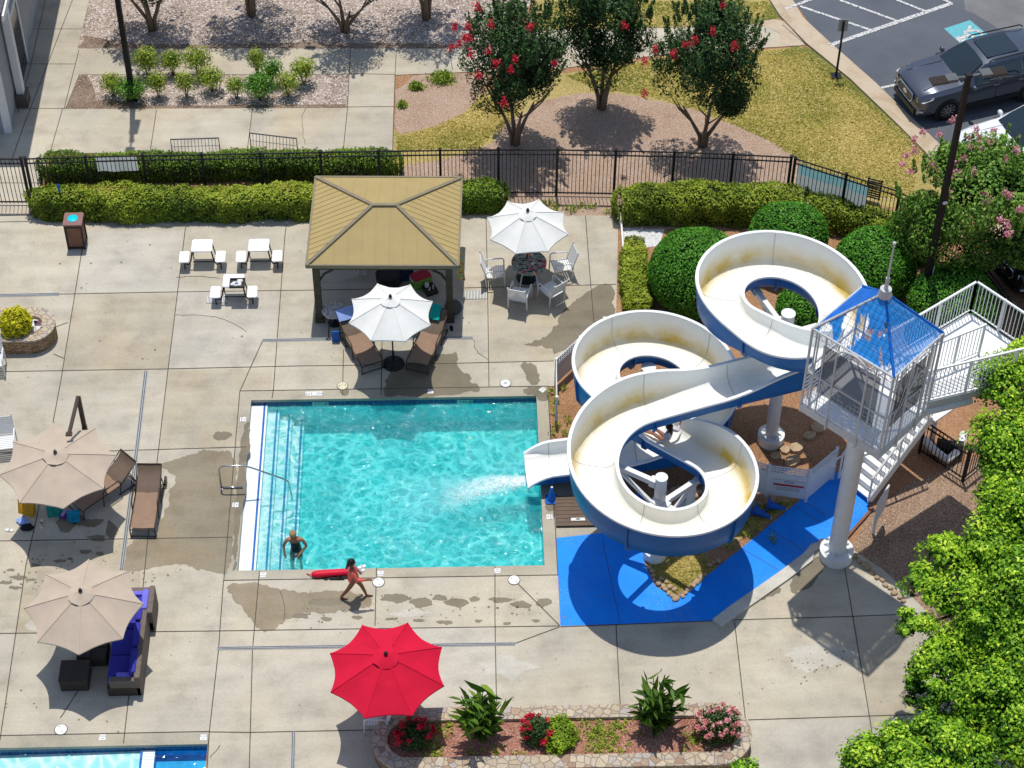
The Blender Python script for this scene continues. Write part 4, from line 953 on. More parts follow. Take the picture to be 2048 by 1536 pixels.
# crape myrtles: several leaning stems, leafy plumes pointing up
def myrtle(label, base, H, Rr, zc, n, seed, leaf='myrtle_leaf', bloom=None, nb=0, group=None, plume=60, bark='bark', name='crape_myrtle', spiky=True, sq=1.0, lf=.05, bpts=None, bz=.75):
    c0 = at(*base); t_ = thing(name, label, 'tree', c0, group=group); r = np.random.default_rng(seed); rr = random.Random(seed)
    b = MB(); tips = []
    for k in range(4):
        a = k*1.57+rr.uniform(-.5, .5); l_ = rr.uniform(.12, .22)*Rr
        p = [(math.cos(a)*.07, math.sin(a)*.07, -.02), (math.cos(a)*.12, math.sin(a)*.12, zc*.25), (math.cos(a)*l_*1.3, math.sin(a)*l_*1.3, zc*.6), (math.cos(a)*l_*2.6, math.sin(a)*l_*2.6, zc*1.1)]
        b.tube(p, [.085, .07, .055, .025], 8)
        for j in range(3):
            a2 = a+rr.uniform(-.9, .9); q = Vector(p[2]).lerp(Vector(p[3]), rr.uniform(0, .8)); b.tube([q, q+Vector((math.cos(a2)*Rr*.3, math.sin(a2)*Rr*.3, zc*.35)), q+Vector((math.cos(a2)*Rr*.5, math.sin(a2)*Rr*.5, zc*.7))], [.03, .02, .008], 6)
    b.build('trunk', MATS[bark], t_, True)
    rad = (Rr, Rr*sq, (H-zc*.62)/2); cz = H-rad[2]*1.0
    P, N, q = clumped([((0, 0, cz), rad)], n, seed, 34, .38)
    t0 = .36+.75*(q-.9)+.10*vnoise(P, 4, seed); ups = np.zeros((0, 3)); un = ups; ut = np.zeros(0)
    if spiky:
        U = []; UN = []; UT = []
        for k in range(plume):
            a = rr.uniform(0, 6.283); f = math.sqrt(rr.random()); x_, y_ = math.cos(a)*f*Rr*1.0, math.sin(a)*f*Rr*sq; z_ = cz+rad[2]*math.sqrt(max(.02, 1-f*f))*rr.uniform(.7, 1); hl = rr.uniform(.3, .75)*H/5
            lx, ly = x_/Rr*.28+rr.gauss(0, .08), y_/Rr*.28+rr.gauss(0, .08); m_ = 60
            u = r.random(m_); an = r.random(m_)*6.28; wd = .075*(1-u*.75)
            U.append(np.column_stack([x_+lx*u*hl+np.cos(an)*wd, y_+ly*u*hl+np.sin(an)*wd, z_+u*hl-.1])); UN.append(np.column_stack([np.cos(an), np.sin(an), np.full(m_, .5)])); UT.append(.35+.3*u+r.normal(0, .12, m_))
        ups, un, ut = np.concatenate(U), np.concatenate(UN), np.concatenate(UT)
    P2 = np.concatenate([P, ups]); N2 = np.concatenate([N, un]); T2 = np.concatenate([t0+r.normal(0, .16, len(P)), ut])
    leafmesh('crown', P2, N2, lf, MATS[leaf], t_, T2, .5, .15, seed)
    if bloom:
        for k in range(nb):
            if bpts: w_ = at(bpts[k][0], bpts[k][1], bpts[k][2]+bz)-c0; c = np.array(tuple(w_))
            else: D = r.normal(size=3); D[2] = abs(D[2])*.7; D[1] -= .5; D /= np.linalg.norm(D); c = np.array((0, 0, cz))+D*np.array(rad)*r.uniform(.98, 1.1)
            m_ = 60; X_ = c+r.normal(0, .047 if bloom == 'pink_petal' else .056, (m_, 3))*np.array([1, 1, 1.3]); leafmesh('blossom', X_, X_-c+np.array([0, -.02, .03]), .035, MATS[bloom], t_, None, .7, .1, seed+k)
    return t_
myrtle('crape myrtle dotted with many red blossoms, standing in front of the other two', (1030, 287), 5.3, 1.5, 1.5, 21000, 41, bloom='red_petal', nb=17, plume=75, group='crape myrtles beyond the fence',
       bpts=[(910, 53, 3.9), (935, 53, 4), (955, 12, 4.6), (931, 75, 3.8), (918, 88, 3.6), (903, 95, 3.4), (942, 107, 3.6), (977, 102, 3.8), (992, 128, 3.7), (1031, 119, 3.8), (1110, 127, 3.2), (1008, 203, 2.6), (957, 152, 3.1), (1061, 55, 4.3), (983, 50, 4.5), (1021, 140, 3.5), (938, 75, 3.9)])
myrtle('crape myrtle with clear forked trunk, the middle one of three by the lawn', (1203, 216), 5.3, 1.32, 1.7, 19000, 42, bloom='red_petal', nb=2, plume=75, group='crape myrtles beyond the fence', bpts=[(1250, 50, 4), (1288, 122, 3.2)])
myrtle('crape myrtle standing nearest the sloping lawn, a few red blossoms', (1405, 290), 5.3, 1.5, 1.6, 21000, 43, bloom='red_petal', nb=8, plume=80, group='crape myrtles beyond the fence', bpts=[(1446, 12, 4.6), (1311, 99, 3.7), (1347, 108, 3.8), (1372, 88, 4), (1390, 80, 4), (1468, 91, 4), (1425, 63, 4.3), (1289, 188, 2.9)])
for k, (px, py, lab, zc) in enumerate([(305, 58, 'leaning twin trunk tree at the top behind the lamp post', 1.7), (503, 30, 'second tree trunk in the upper gravel bed, crown out of view', 2.3), (690, 62, 'tree in the upper gravel bed with low dark foliage, third from the left', 1.0), (853, 36, 'stout tree trunk at the right end of the upper gravel bed', 2.2)]):
    myrtle(lab, (px, py), 4.9, 1.5, zc, 9000, 51+k, plume=40, group='trees in the upper gravel bed')
myrtle('large bushy crape myrtle covered in pale pink blossoms behind the lamp post', (1938, 566), 5.1, 2.45, 1.0, 56000, 61, 'myrtle_leaf_light', 'pink_petal', 34, plume=70, sq=.8, lf=.055, bark='dark_bark', bz=1.35,
       bpts=[(1905, 240, 3.6), (1952, 257, 3.7), (1958, 275, 3.7), (1980, 284, 3.7), (1940, 295, 3.6), (1929, 317, 3.4), (1908, 326, 3.3), (1966, 301, 3.6), (1953, 298, 3.5), (2010, 317, 3.5), (1902, 351, 3.1), (1918, 347, 3.2), (1947, 346, 3.4), (1899, 385, 2.9), (2013, 385, 3.2), (2020, 392, 3.2), (1978, 400, 3), (1970, 385, 3.1), (1972, 405, 3), (2002, 440, 2.8), (2015, 452, 2.7), (2017, 468, 2.6), (1830, 300, 2.8), (1812, 310, 2.6), (1805, 328, 2.5), (1820, 345, 2.5), (1828, 280, 2.9), (1880, 268, 3.4), (1846, 265, 3), (1988, 262, 3.8), (2032, 300, 3.6), (1940, 275, 3.6), (1866, 330, 3), (2040, 420, 3)])

# maples close to the camera at the right
def maple(label, base, lobes, n, seed, trunk, size=.05):
    c0 = at(*base); t_ = thing('maple_tree', label, 'tree', c0, group='leafy maples at the right edge'); r = np.random.default_rng(seed)
    b = MB(); b.tube([(0, 0, -.05), (.05, .02, trunk*.5), (0, .1, trunk)], [.2, .16, .12], 10)
    cen = [(at(px, py, z)-c0, rad) for px, py, z, rad in lobes]
    for c, rad in cen: b.tube([(0, .05, trunk*.7), Vector((0, .1, trunk)).lerp(c, .5)+Vector((0, 0, -.2)), c], [.09, .06, .02], 7)
    b.build('trunk', MATS['dark_bark'], t_, True)
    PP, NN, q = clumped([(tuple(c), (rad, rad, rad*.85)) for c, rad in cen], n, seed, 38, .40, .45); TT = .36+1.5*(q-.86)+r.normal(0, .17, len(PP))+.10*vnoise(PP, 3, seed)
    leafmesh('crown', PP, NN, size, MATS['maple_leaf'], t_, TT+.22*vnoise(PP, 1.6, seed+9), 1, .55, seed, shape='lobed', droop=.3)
    return t_
maple('tall maple with bright green crown reaching down past the stairs', (2060, 1320), [(2018, 770, 5.4, .85), (2050, 730, 5.6, .7), (2015, 890, 5.0, .95), (2005, 985, 4.6, .62), (2050, 1010, 4.6, 1.0), (1890, 1110, 4.3, .55), (1970, 1100, 4.4, .75), (1845, 1170, 4.1, .52), (1930, 1190, 4.1, .8), (1832, 1255, 3.8, .5), (1870, 1320, 3.5, .66), (2000, 1240, 4.2, 1.0), (1848, 1385, 3.2, .5), (1940, 1390, 3.2, .8), (2010, 1380, 3.6, 1.0), (2060, 1180, 4.8, 1.1), (2070, 900, 4.6, 1.2), (1995, 1040, 4.4, .62), (2030, 960, 4.8, .8), (1985, 930, 4.7, .5), (2020, 1130, 4.0, 1.0), (1940, 1290, 3.4, .9), (2060, 1320, 3.8, 1.2), (1960, 1470, 2.6, .8), (2050, 1460, 3.2, 1.1), (1860, 1430, 2.6, .4)], 135000, 71, 3.4)
maple('yellow green maple top rising at the bottom edge right of the stone planter', (1850, 1740), [(1735, 1520, 3.0, .62), (1800, 1500, 3.4, .7), (1880, 1490, 3.6, .78), (1940, 1530, 3.4, .72), (1840, 1560, 3.2, 1.0), (1720, 1570, 2.6, .6), (1900, 1450, 3.8, .34)], 30000, 77, 2.6)
maple('small maple sprig peeking over the bottom edge by the stone planter', (1480, 1660), [(1490, 1545, 1.9, .36)], 1600, 79, 1.4)
# nandina-like shrubs in the gravel bed
def shrub(label, base, h, w, n, seed, mat='shrub_leaf', stems=8, name='shrub', group='shrubs in the gravel bed', size=.045, sq=.9, zc=.62):
    c0 = at(*base); t_ = thing(name, label, 'shrub', c0, group=group); rr = random.Random(seed); b = MB()
    for k in range(stems):
        a = rr.uniform(0, 6.28); l_ = rr.uniform(.2, .8)*w; b.tube([(math.cos(a)*.03, math.sin(a)*.03, 0), (math.cos(a)*l_*.45, math.sin(a)*l_*.45, h*.4), (math.cos(a)*l_, math.sin(a)*l_, h*rr.uniform(.7, .9))], [.011, .009, .005], 5)
    b.build('stem', MATS['twig'], t_)
    P, N, q = ellipsoid_shell(n, (0, 0, h*zc), (w, w*sq, h*(1-zc)), seed, .22, 3, .7, -.95)
    leafmesh('foliage', P, N, size, MATS[mat], t_, np.random.default_rng(seed).normal(.5, .22, len(P))+(q-.9)*.4, .5, .2, seed); return t_
for k, (x, y, h, w, n, mt, lab) in enumerate([
    (227, 192, .78, .30, 420, 'shrub_leaf', 'yellow green shrub at the left end of the gravel bed'), (266, 200, .7, .42, 700, 'shrub_leaf_green', 'dark green shrub at the foot of the left lamp post'),
    (297, 152, 1.0, .34, 600, 'shrub_leaf', 'tall shrub in the back row just right of the lamp post'), (318, 194, .88, .26, 420, 'shrub_leaf', 'slim shrub in the front row right of the lamp post'),
    (346, 150, .85, .28, 450, 'shrub_leaf', 'round topped back row shrub, third from the lamp post'), (374, 194, .9, .28, 300, 'shrub_leaf', 'sparse olive shrub in the middle of the gravel bed'),
    (398, 152, 1.0, .38, 600, 'shrub_leaf', 'broad yellow green back row shrub in the middle of the bed'), (424, 182, .82, .34, 480, 'shrub_leaf', 'bright shrub just right of the bed middle'),
    (473, 196, .75, .24, 260, 'shrub_leaf', 'thin pale shrub left of the dense green one'), (520, 200, .86, .4, 900, 'shrub_leaf_green', 'densest dark green shrub in the gravel bed'),
    (516, 150, .95, .24, 330, 'shrub_leaf', 'upright shrub behind the densest green one'), (546, 168, .85, .3, 420, 'shrub_leaf_green', 'green shrub leaning right of the densest one'),
    (578, 192, .8, .32, 420, 'shrub_leaf', 'olive shrub with orange tinge near the bed right end'), (608, 168, .9, .34, 520, 'shrub_leaf', 'last round shrub at the right of the row')]):
    shrub(lab, (x, y), h*1.12, w*1.3, int(n*1.7), 100+k, mt)
# ------------------------------------------------------------------ gazebo
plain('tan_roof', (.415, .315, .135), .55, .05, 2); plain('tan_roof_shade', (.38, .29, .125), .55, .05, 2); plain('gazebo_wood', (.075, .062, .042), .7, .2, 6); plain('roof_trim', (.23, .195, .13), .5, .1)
gz = thing('gazebo', 'gazebo with a tan ribbed metal hip roof on dark posts', 'gazebo', at(766, 640)); org = gz.location
ZG = 2.2; g0, g1, g2, g3 = [Vector((*at(*p, ZG).xy, ZG)) for p in ((612, 531), (917, 532), (924, 355), (631, 354))]; ra, rb = at(745, 410, 3.1), at(793, 410, 3.1)
def ribbed(p, q, s, t_, nr, m):
    """roof plane p-q (eave) to s-t (ridge) with raised seams running up the slope"""
    b = MB(org); b.poly([p, q, t_, s] if (s-t_).length > .01 else [p, q, s])
    d = (q-p); L_ = d.length; u = d/L_
    up = (s-p).cross(d).normalized(); up = up if up.z > 0 else -up
    e = ((s+t_)/2-p); run = up.cross(u).normalized(); run = run if run.dot(e) > 0 else -run; Hs = run.dot(e)
    a, c = (s-p).dot(u), (t_-p).dot(u)
    for k in range(1, nr):
        x = L_*k/nr; h = Hs
        if x < a: h = Hs*x/a
        elif x > c: h = Hs*(L_-x)/(L_-c)
        if h > .06: b.bar(p+u*x+up*.006, p+u*x+run*h+up*.006, .010, .012, up)
    return b.build('roof_panel', m, gz)
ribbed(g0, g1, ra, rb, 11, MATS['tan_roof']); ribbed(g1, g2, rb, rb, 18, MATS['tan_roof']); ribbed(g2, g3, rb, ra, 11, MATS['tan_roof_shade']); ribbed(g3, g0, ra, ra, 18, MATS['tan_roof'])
b = MB(org)
for p, q in ((g0, ra), (g1, rb), (g2, rb), (g3, ra), (ra, rb)): b.bar(p+Vector((0, 0, .02)), q+Vector((0, 0, .02)), .10, .03)
for p, q in ((g0, g1), (g1, g2), (g2, g3), (g3, g0)): b.bar(p-Vector((0, 0, .03)), q-Vector((0, 0, .03)), .05, .12)
b.build('roof_trim', MATS['roof_trim'], gz)
ins = lambda a, k: a+( (g0+g1+g2+g3)/4-a)*k
pc = [Vector((*at(640, 640).xy, 0)), Vector((*at(900, 640).xy, 0)), Vector((*ins(g2, .1).xy, 0)), Vector((*ins(g3, .1).xy, 0))]
for i, p in enumerate(pc):
    b = MB(org); b.box((p.x, p.y, 1.08), (.19, .19, 2.14)); b.box((p.x, p.y, .07), (.26, .26, .14)); b.build('post', MATS['gazebo_wood'], gz)
    b = MB(org)
    for q in (pc[(i+1) % 4], pc[i-1]):
        d = (q-p).normalized(); b.tube([p+d*.06+Vector((0, 0, 1.5)), p+d*.22+Vector((0, 0, 1.78)), p+d*.55+Vector((0, 0, 2.0))], .035, 6); 
    b.build('brace', MATS['gazebo_wood'], gz)
b = MB(org)
for i in range(4): b.bar(zv(pc[i], 2.06), zv(pc[(i+1) % 4], 2.06), .1, .16)
b.build('beam', MATS['gazebo_wood'], gz)

# ------------------------------------------------------------------ parasols
plain('white_canvas', (.74, .735, .69), .85, .04, 3, bump=.25, bscale=14); plain('red_canvas', (.56, .006, .035), .8, .08, 3, bump=.25, bscale=12); plain('beige_canvas', (.47, .385, .30), .85, .06, 3, bump=.3, bscale=12); plain('black_metal', (.02, .02, .021), .35, .2); plain('bronze_metal', (.07, .052, .038), .4, .15); plain('chrome', (.55, .55, .54), .2, .05, metal=1)
def parasol(label, c, zr, rad, a0, rise, m, base=None, sag=.13, group='parasols around the pool', polem='black_metal', base_r=.3, crank=True, tilt=(0, 0), wrinkle=0.007, seed=0, hang=False):
    bp = Vector((c.x, c.y, 0)); t_ = thing('parasol', label, 'umbrella', bp, group=group); rr = random.Random(seed); M_, A_ = 9, 8
    b = MB(); vs = [(0, 0, zr+rise)]; sub = 6; n_ = 8*sub
    def pt(k, f):
        a = R(a0)+2*math.pi*k/n_; w = (k % sub)/sub; e = 4*w*(1-w); rad_ = rad*(1-.125*e*f)*math.cos(math.pi/8)/math.cos(math.pi/8-2*math.pi*w/8) if True else rad
        rad_ = rad*((math.cos(math.pi/8)/math.cos(2*math.pi*w/8-math.pi/8))*(1-sag*.62*e)*1.0)*f
        x, y = math.cos(a)*rad_, math.sin(a)*rad_; z = zr+rise*(1-f)*(1+.10*f)-.055*e*f
        z += wrinkle*math.sin(17*f+3*math.sin(a*2))*e*f*(1 if math.sin(a) < -.3 else .5)+.004*math.sin(a*23+f*5)*f
        z += tilt[0]*x+tilt[1]*y; return (x, y, z)
    for j in range(1, M_+1): vs += [pt(k, j/M_) for k in range(n_)]
    fs = [(0, 1+k, 1+(k+1) % n_) for k in range(n_)]+[(1+(j-1)*n_+k, 1+(j-1)*n_+(k+1) % n_, 1+j*n_+(k+1) % n_, 1+j*n_+k)[::-1] for j in range(1, M_) for k in range(n_)]
    o0 = len(vs); vs += [(p[0], p[1], p[2]-.035) for p in vs[-n_:]]; fs += [(o0-n_+k, o0-n_+(k+1) % n_, o0+(k+1) % n_, o0+k) for k in range(n_)]
    b.add(vs, fs)
    for k in range(8):
        for j in range(1, M_): b.bar(Vector(pt(k*sub, j/M_))+Vector((0, 0, .005)), Vector(pt(k*sub, (j+1)/M_))+Vector((0, 0, .005)), .022, .012)
    b.build('canopy', m, t_, 'auto')
    b = MB(); vr = rad*.23; vs = [(0, 0, zr+rise+.05)]
    for j, f in enumerate((.35, .7, 1)):
        for k in range(16):
            a = R(a0)+2*math.pi*k/16; q = vr*f*(1 if k % 2 == 0 else .93)*rr.uniform(.95, 1.05); vs.append((math.cos(a)*q, math.sin(a)*q, zr+rise*(1-f*.23)*1.0+.04-.012*f+tilt[0]*math.cos(a)*q+tilt[1]*math.sin(a)*q+rr.uniform(-.012, .012)*(2 if wrinkle else 1)))
    fs = [(0, 1+k, 1+(k+1) % 16) for k in range(16)]+[(1+j*16+k, 1+(j+1)*16+k, 1+(j+1)*16+(k+1) % 16, 1+j*16+(k+1) % 16) for j in range(2) for k in range(16)]
    b.add(vs, fs); b.build('vent', m, t_, 'auto')
    b = MB(); b.lathe((0, 0, zr+rise+.05), [(.045, 0), (.05, .03), (.035, .06), (.028, .085), (.0, .095)], 12); b.build('finial', MATS[polem], t_, 'auto')
    for k in range(8):
        p = Vector(pt(k*sub, 1)); q = Vector((0, 0, zr+rise)); off = Vector((0, 0, -.03)); b = MB(); b.bar(q.lerp(p, .06)+off, p+off, .018, .022); h_ = Vector((0, 0, zr+rise*.1)); b.bar(h_, q.lerp(p, .52)+off, .014)
        b.build('rib', MATS[polem], t_)
    if not hang:
        b = MB(); b.cyl((0, 0, .05), (0, 0, zr+rise), .021, seg=12); b.cyl((0, 0, .04), (0, 0, .5), .032, seg=12)
        if crank: b.box((.04, 0, 1.2), (.07, .06, .1))
        b.build('pole', MATS[polem], t_, 'auto')
        b = MB(); b.lathe((0, 0, 0), [(base_r, 0), (base_r, .035), (base_r*.8, .06), (base_r*.3, .085), (.04, .13)], 28)
        for k in range(10): a = 2*math.pi*k/10; b.ball((math.cos(a)*base_r*.68, math.sin(a)*base_r*.68, .065), .045, 6, 4, sc=(1, 1, .5))
        b.build('base', MATS[polem], t_, 'auto')
    return t_
parasol('white parasol on a black stand between the two loungers at the pool edge', at(787, 728), 2.0, 1.19, 19, .52, MATS['white_canvas'], seed=1)
parasol('white parasol shading the round table with the floral cloth', Vector((*at(1055, 452, 2.0).xy, 0)), 2.0, 1.19, 27, .52, MATS['white_canvas'], tilt=(0, .0), seed=2)
parasol('red parasol beside the stone planter', Vector((*at(773.4, 1339, 2.1).xy, 0)), 2.1, 1.40, 25, .55, MATS['red_canvas'], wrinkle=.012, tilt=(0, .02), seed=3)
parasol('beige parasol over the wicker sofa', Vector((*at(167.5, 1212, 1.98).xy, 0)), 1.98, 1.40, 1.5, .52, MATS['beige_canvas'], tilt=(.0, .02), seed=4)
cc = Vector((*at(116, 930, 1.92).xy, 0))
cp = parasol('beige cantilever parasol hung from a bent bronze arm, furthest left', cc, 1.92, 1.47, 12, .42, MATS['beige_canvas'], polem='bronze_metal', wrinkle=.022, seed=5, hang=True)
b = MB(cc); mb_ = Vector((*at(186, 936).xy, 0)); top_ = mb_+Vector((0, 0, 2.72)); att = at(138, 868, 2.33)
b.bar(zv(mb_, .02), top_, .085, .11); b.bar(top_+Vector((0, 0, .03)), att, .075, .09); b.box((mb_.x, mb_.y, 1.45), (.12, .12, .35)); b.box(tuple(att), (.16, .12, .05))
b.build('arm', MATS['bronze_metal'], cp)
b = MB(cc)
for a in (45, 135): b.bar(zv(mb_, .03)+u2(a)*.55, zv(mb_, .03)-u2(a)*.55, .08, .05)
b.build('base', MATS['bronze_metal'], cp)

# ------------------------------------------------------------------ picnic tables for children
def kid_table(rounded=True):
    t_ = thing('picnic_table', 'small white table with two seats on bent black legs, left one by the hedge', 'table', group='small white tables with attached seats')
    b = MB(); b.rbox((0, 0, .61), (.60, .52, .045), .06); b.build('tabletop', MATS['white_plastic'], t_)
    for s in (-1, 1):
        b = MB(); b.rbox((s*.52, -.20, .36), (.29, .47, .04), .05); b.build('seat', MATS['white_plastic'], t_)
        b = MB(); b.tube([(s*.27, -.20, .58), (s*.29, -.22, .5), (s*.33, -.3, .3), (s*.4, -.3, .16), (s*.50, -.28, .17), (s*.52, -.24, .34)], .022, 8); b.build('leg', MATS['black_metal'], t_, True); b = MB(); b.tube([(s*.27, .15, .58), (s*.29, .17, .4), (s*.33, .22, .03)], .02, 8); b.build('leg', MATS['black_metal'], t_, True); b = MB(); b.tube([(s*.52, -.2, .34), (s*.52, -.34, .02)], .02, 8); b.build('leg', MATS['black_metal'], t_, True)
    b = MB(); b.tube([(-.3, -.1, .08), (.3, -.1, .08)], .018, 8); b.build('crossbar', MATS['black_metal'], t_)
    return t_
k1 = kid_table(); k1.location = Vector((*at(404, 491, .62).xy, 0))
dup(k1, Vector((*at(517.5, 490, .62).xy, 0)), 0, 'small white table with two seats, right one of the two standing side by side')
dup(k1, Vector((*at(467, 561, .62).xy, 0)), 0, 'small white table with two seats holding a black tray, over the drain grate')
c = at(475, 567, .635)
plain('tray_black', (.035, .033, .03), .5); plain('cloth_white', (.72, .70, .67), .9, .12, 20, bump=.6, bscale=25); plain('cloth_blue', (.05, .16, .48), .9)
ty = thing('tray', 'black tray of crumpled white cloths on the small table', 'tray', c); b = MB(); b.rbox((0, -.02, .01), (.42, .34, .02), .04); 
for p in ((0, .15, .42, .025), (0, -.19, .42, .025)): b.box((p[0], p[1], .035), (p[2], p[3], .06))
for s in (-1, 1): b.box((s*.205, -.02, .035), (.025, .34, .06))
b.build('rim', MATS['tray_black'], ty); b = MB()
for k in range(9): b.ball((rnd.uniform(-.13, .13), rnd.uniform(-.12, .07), .045), rnd.uniform(.05, .08), 8, 5, jit=.25, sc=(1.2, .9, .6))
b.build('cloth', MATS['cloth_white'], ty, True); b = MB(); b.ball((-.02, -.08, .085), .045, 7, 5, jit=.3, sc=(1.2, .8, .5)); b.build('blue_cloth', MATS['cloth_blue'], ty, True)

# ------------------------------------------------------------------ trash bin
plain('bin_panel', (.21, .105, .065), .7, .15, 8); plain('bin_frame', (.035, .028, .024), .5); plain('bin_top', (.235, .13, .115), .55, .1); plain('cyan_plastic', (.0, .52, .60), .4)
tp = at(155.5, 488); tb = thing('trash_bin', 'square brown trash bin with a round cyan lid opening by the hedge', 'bin', tp)
b = MB(); b.box((0, .02, .46), (.46, .46, .8)); b.build('panel', MATS['bin_panel'], tb); b = MB()
for sx in (-1, 1):
    for sy in (-1, 1): b.box((sx*.235, .02+sy*.235, .45), (.05, .05, .9))
b.box((0, .02, .86), (.5, .5, .1)); b.box((0, .02, .05), (.49, .49, .07)); b.build('frame', MATS['bin_frame'], tb)
b = MB(); b.rbox((0, .02, .94), (.56, .56, .06), .03); b.build('top', MATS['bin_top'], tb); b = MB(); b.lathe((-.01, .03, .97), [(.15, 0), (.15, .012), (.135, .02)], 24); b.build('lid', MATS['cyan_plastic'], tb, 'auto')
bp_ = thing('pool_brush', 'blue handled pole sticking out of the hedge behind the trash bin', 'pole', at(131, 446)); b = MB(); b.tube([(0, 0, .02), (-.08, .35, 1.0)], .016, 8); b.build('pole', MATS['black_metal'], bp_)
plain('blue_plastic', (.01, .10, .42), .45, .12, 5); b = MB(); b.tube([(-.075, .33, .95), (-.10, .40, 1.16)], .035, 8); b.build('handle', MATS['blue_plastic'], bp_)

# ------------------------------------------------------------------ bike racks
def rack(label, px0, py0, px1, py1):
    p, q = P_(px0, py0, .86), P_(px1, py1, .86); t_ = thing('bike_rack', label, 'bike rack', (p+q)/2, group='bike racks on the walk'); og = t_.location; d = (q-p).normalized(); nn = Vector((-d.y, d.x, 0)); nn = nn if nn.y < 0 else -nn
    b = MB(og); b.tube([zv(p, .02), zv(p, .86), zv(q, .86), zv(q, .02)], .022, 8); b.tube([zv(p+nn*.5, .02), zv(p+nn*.3, .4), zv(q+nn*.3, .4), zv(q+nn*.5, .02)], .02, 8); b.build('frame', MATS['dark_grey_metal'] if 'dark_grey_metal' in MATS else MATS['galvanised'], t_, True)
    b = MB(og); n_ = 14
    for k in range(1, n_): m_ = p.lerp(q, k/n_); b.tube([zv(m_, .86), zv(m_+nn*.1, .45), zv(m_+nn*.3, .4)], .009, 5)
    b.bar(zv(p+nn*.06, .62), zv(q+nn*.06, .62), .012); b.build('bar', MATS['galvanised'], t_)
plain('dark_grey_metal', (.11, .115, .12), .45)
rack('left bike rack beyond the back hedge', 341, 279, 437, 276); rack('right bike rack beyond the back hedge, set at an angle', 499, 266, 593, 277)

# ------------------------------------------------------------------ chairs and loungers
plain('sling', (.27, .175, .12), .8, .08, 5); plain('sling_dark', (.16, .115, .085), .8, .08, 5); plain('white_paint', (.72, .725, .72), .45, .04); plain('grey_slat', (.40, .42, .44), .5, .1)
def garden_chair(m='white_paint'):
    t_ = thing('garden_chair', 'white slatted garden chair', 'chair'); M_ = MATS[m]
    for sx in (-1, 1):
        b = MB(); b.tube([(sx*.27, .24, 0), (sx*.27, .25, .40), (sx*.27, .30, .62), (sx*.27, -.10, .66), (sx*.27, -.2, .62), (sx*.27, -.24, .0)][0:0]+[(sx*.27, .26, 0), (sx*.27, .24, .62), (sx*.27, .18, .66), (sx*.27, -.24, .63), (sx*.27, -.3, .55), (sx*.27, -.27, .0)], .02, 8); b.build('arm_frame', M_, t_, True)
    b = MB()
    for k in range(8): b.box((0, .22-.068*k, .41-.004*k), (.5, .052, .018))
    b.build('seat', M_, t_)
    b = MB(); tl = R(18)
    for k in range(8): h_ = .07+.066*k; b.box((0, -.26-math.sin(tl)*h_, .40+math.cos(tl)*h_), (.48, .05, .016), rx=math.pi/2+tl-0.0)
    for sx in (-1, 1): b.bar((sx*.25, -.26, .40), (sx*.25, -.26-math.sin(tl)*.62, .40+math.cos(tl)*.62), .03)
    b.build('backrest', M_, t_)
    return t_
def face_dir(o, p, toward):
    o.location = p; d = Vector(toward)-Vector(p); o.rotation_euler = (0, 0, math.atan2(d.y, d.x)-math.pi/2)
tb_c = Vector((*at(1058, 524, .74).xy, 0)); gch = garden_chair()
cps = [at(1012, 562), at(1121, 545), at(1037, 604), at(1091, 596)]
cps = [tb_c+Vector((-.95, -.02, 0)), tb_c+Vector((.92, .22, 0)), tb_c+Vector((-.28, -.95, 0)), tb_c+Vector((.60, -.78, 0))]
labs = ['white slatted chair left of the floral table, facing right', 'white slatted chair at the right rear of the floral table', 'white slatted chair with its back to the pool, front left of the floral table', 'white slatted chair front right of the floral table, angled in']
for k, (p, l_) in enumerate(zip(cps, labs)):
    o = gch if k == 0 else dup(gch); face_dir(o, p, tb_c); tag(o, l_, 'chair', 'white slatted chairs around the floral table')
# floral table
t = NT('floral_cloth')
v = t.vor(5.2, 'F1', 'Distance'); vc = t.vor(5.2, 'F1', 'Color'); sp_ = t.n.new('ShaderNodeSeparateColor'); t.link(vc, sp_.inputs[0]); warp_ = t.noise(9, 3)
leaf_ = t.ramp(t.noise(7, 2, .4, t.mapping((1, 3, 1), (0, 0, .7))), [(.44, (.035, .05, .04)), (.5, (.55, .55, .48)), (.56, (.06, .09, .07)), (.66, (.42, .44, .36))])
flower = t.ramp(sp_.outputs[0], [(.0, (.55, .02, .05)), (.35, (.62, .06, .09)), (.5, (.7, .62, .5)), (.75, (.75, .30, .08)), (1, (.5, .02, .06))])
t.color(t.mix(t.ramp(t.math('ADD', v, t.math('MULTIPLY', warp_, .25)), [(.40, 1), (.45, 0)]), leaf_, flower)).set(Roughness=.8)
ft = thing('patio_table', 'round patio table under a black cloth printed with red flowers and pale leaves', 'table', tb_c)
b = MB(); b.lathe((0, 0, 0), [(.50, .66), (.505, .735), (.5, .745), (.0, .746)], 40, cap=False); b.build('tablecloth', MATS['floral_cloth'], ft, 'auto')
b = MB()
for k in range(4): a = R(45+90*k); b.tube([(math.cos(a)*.1, math.sin(a)*.1, .68), (math.cos(a)*.3, math.sin(a)*.3, .35), (math.cos(a)*.36, math.sin(a)*.36, 0)], .02, 6)
b.build('leg', MATS['white_paint'], ft)
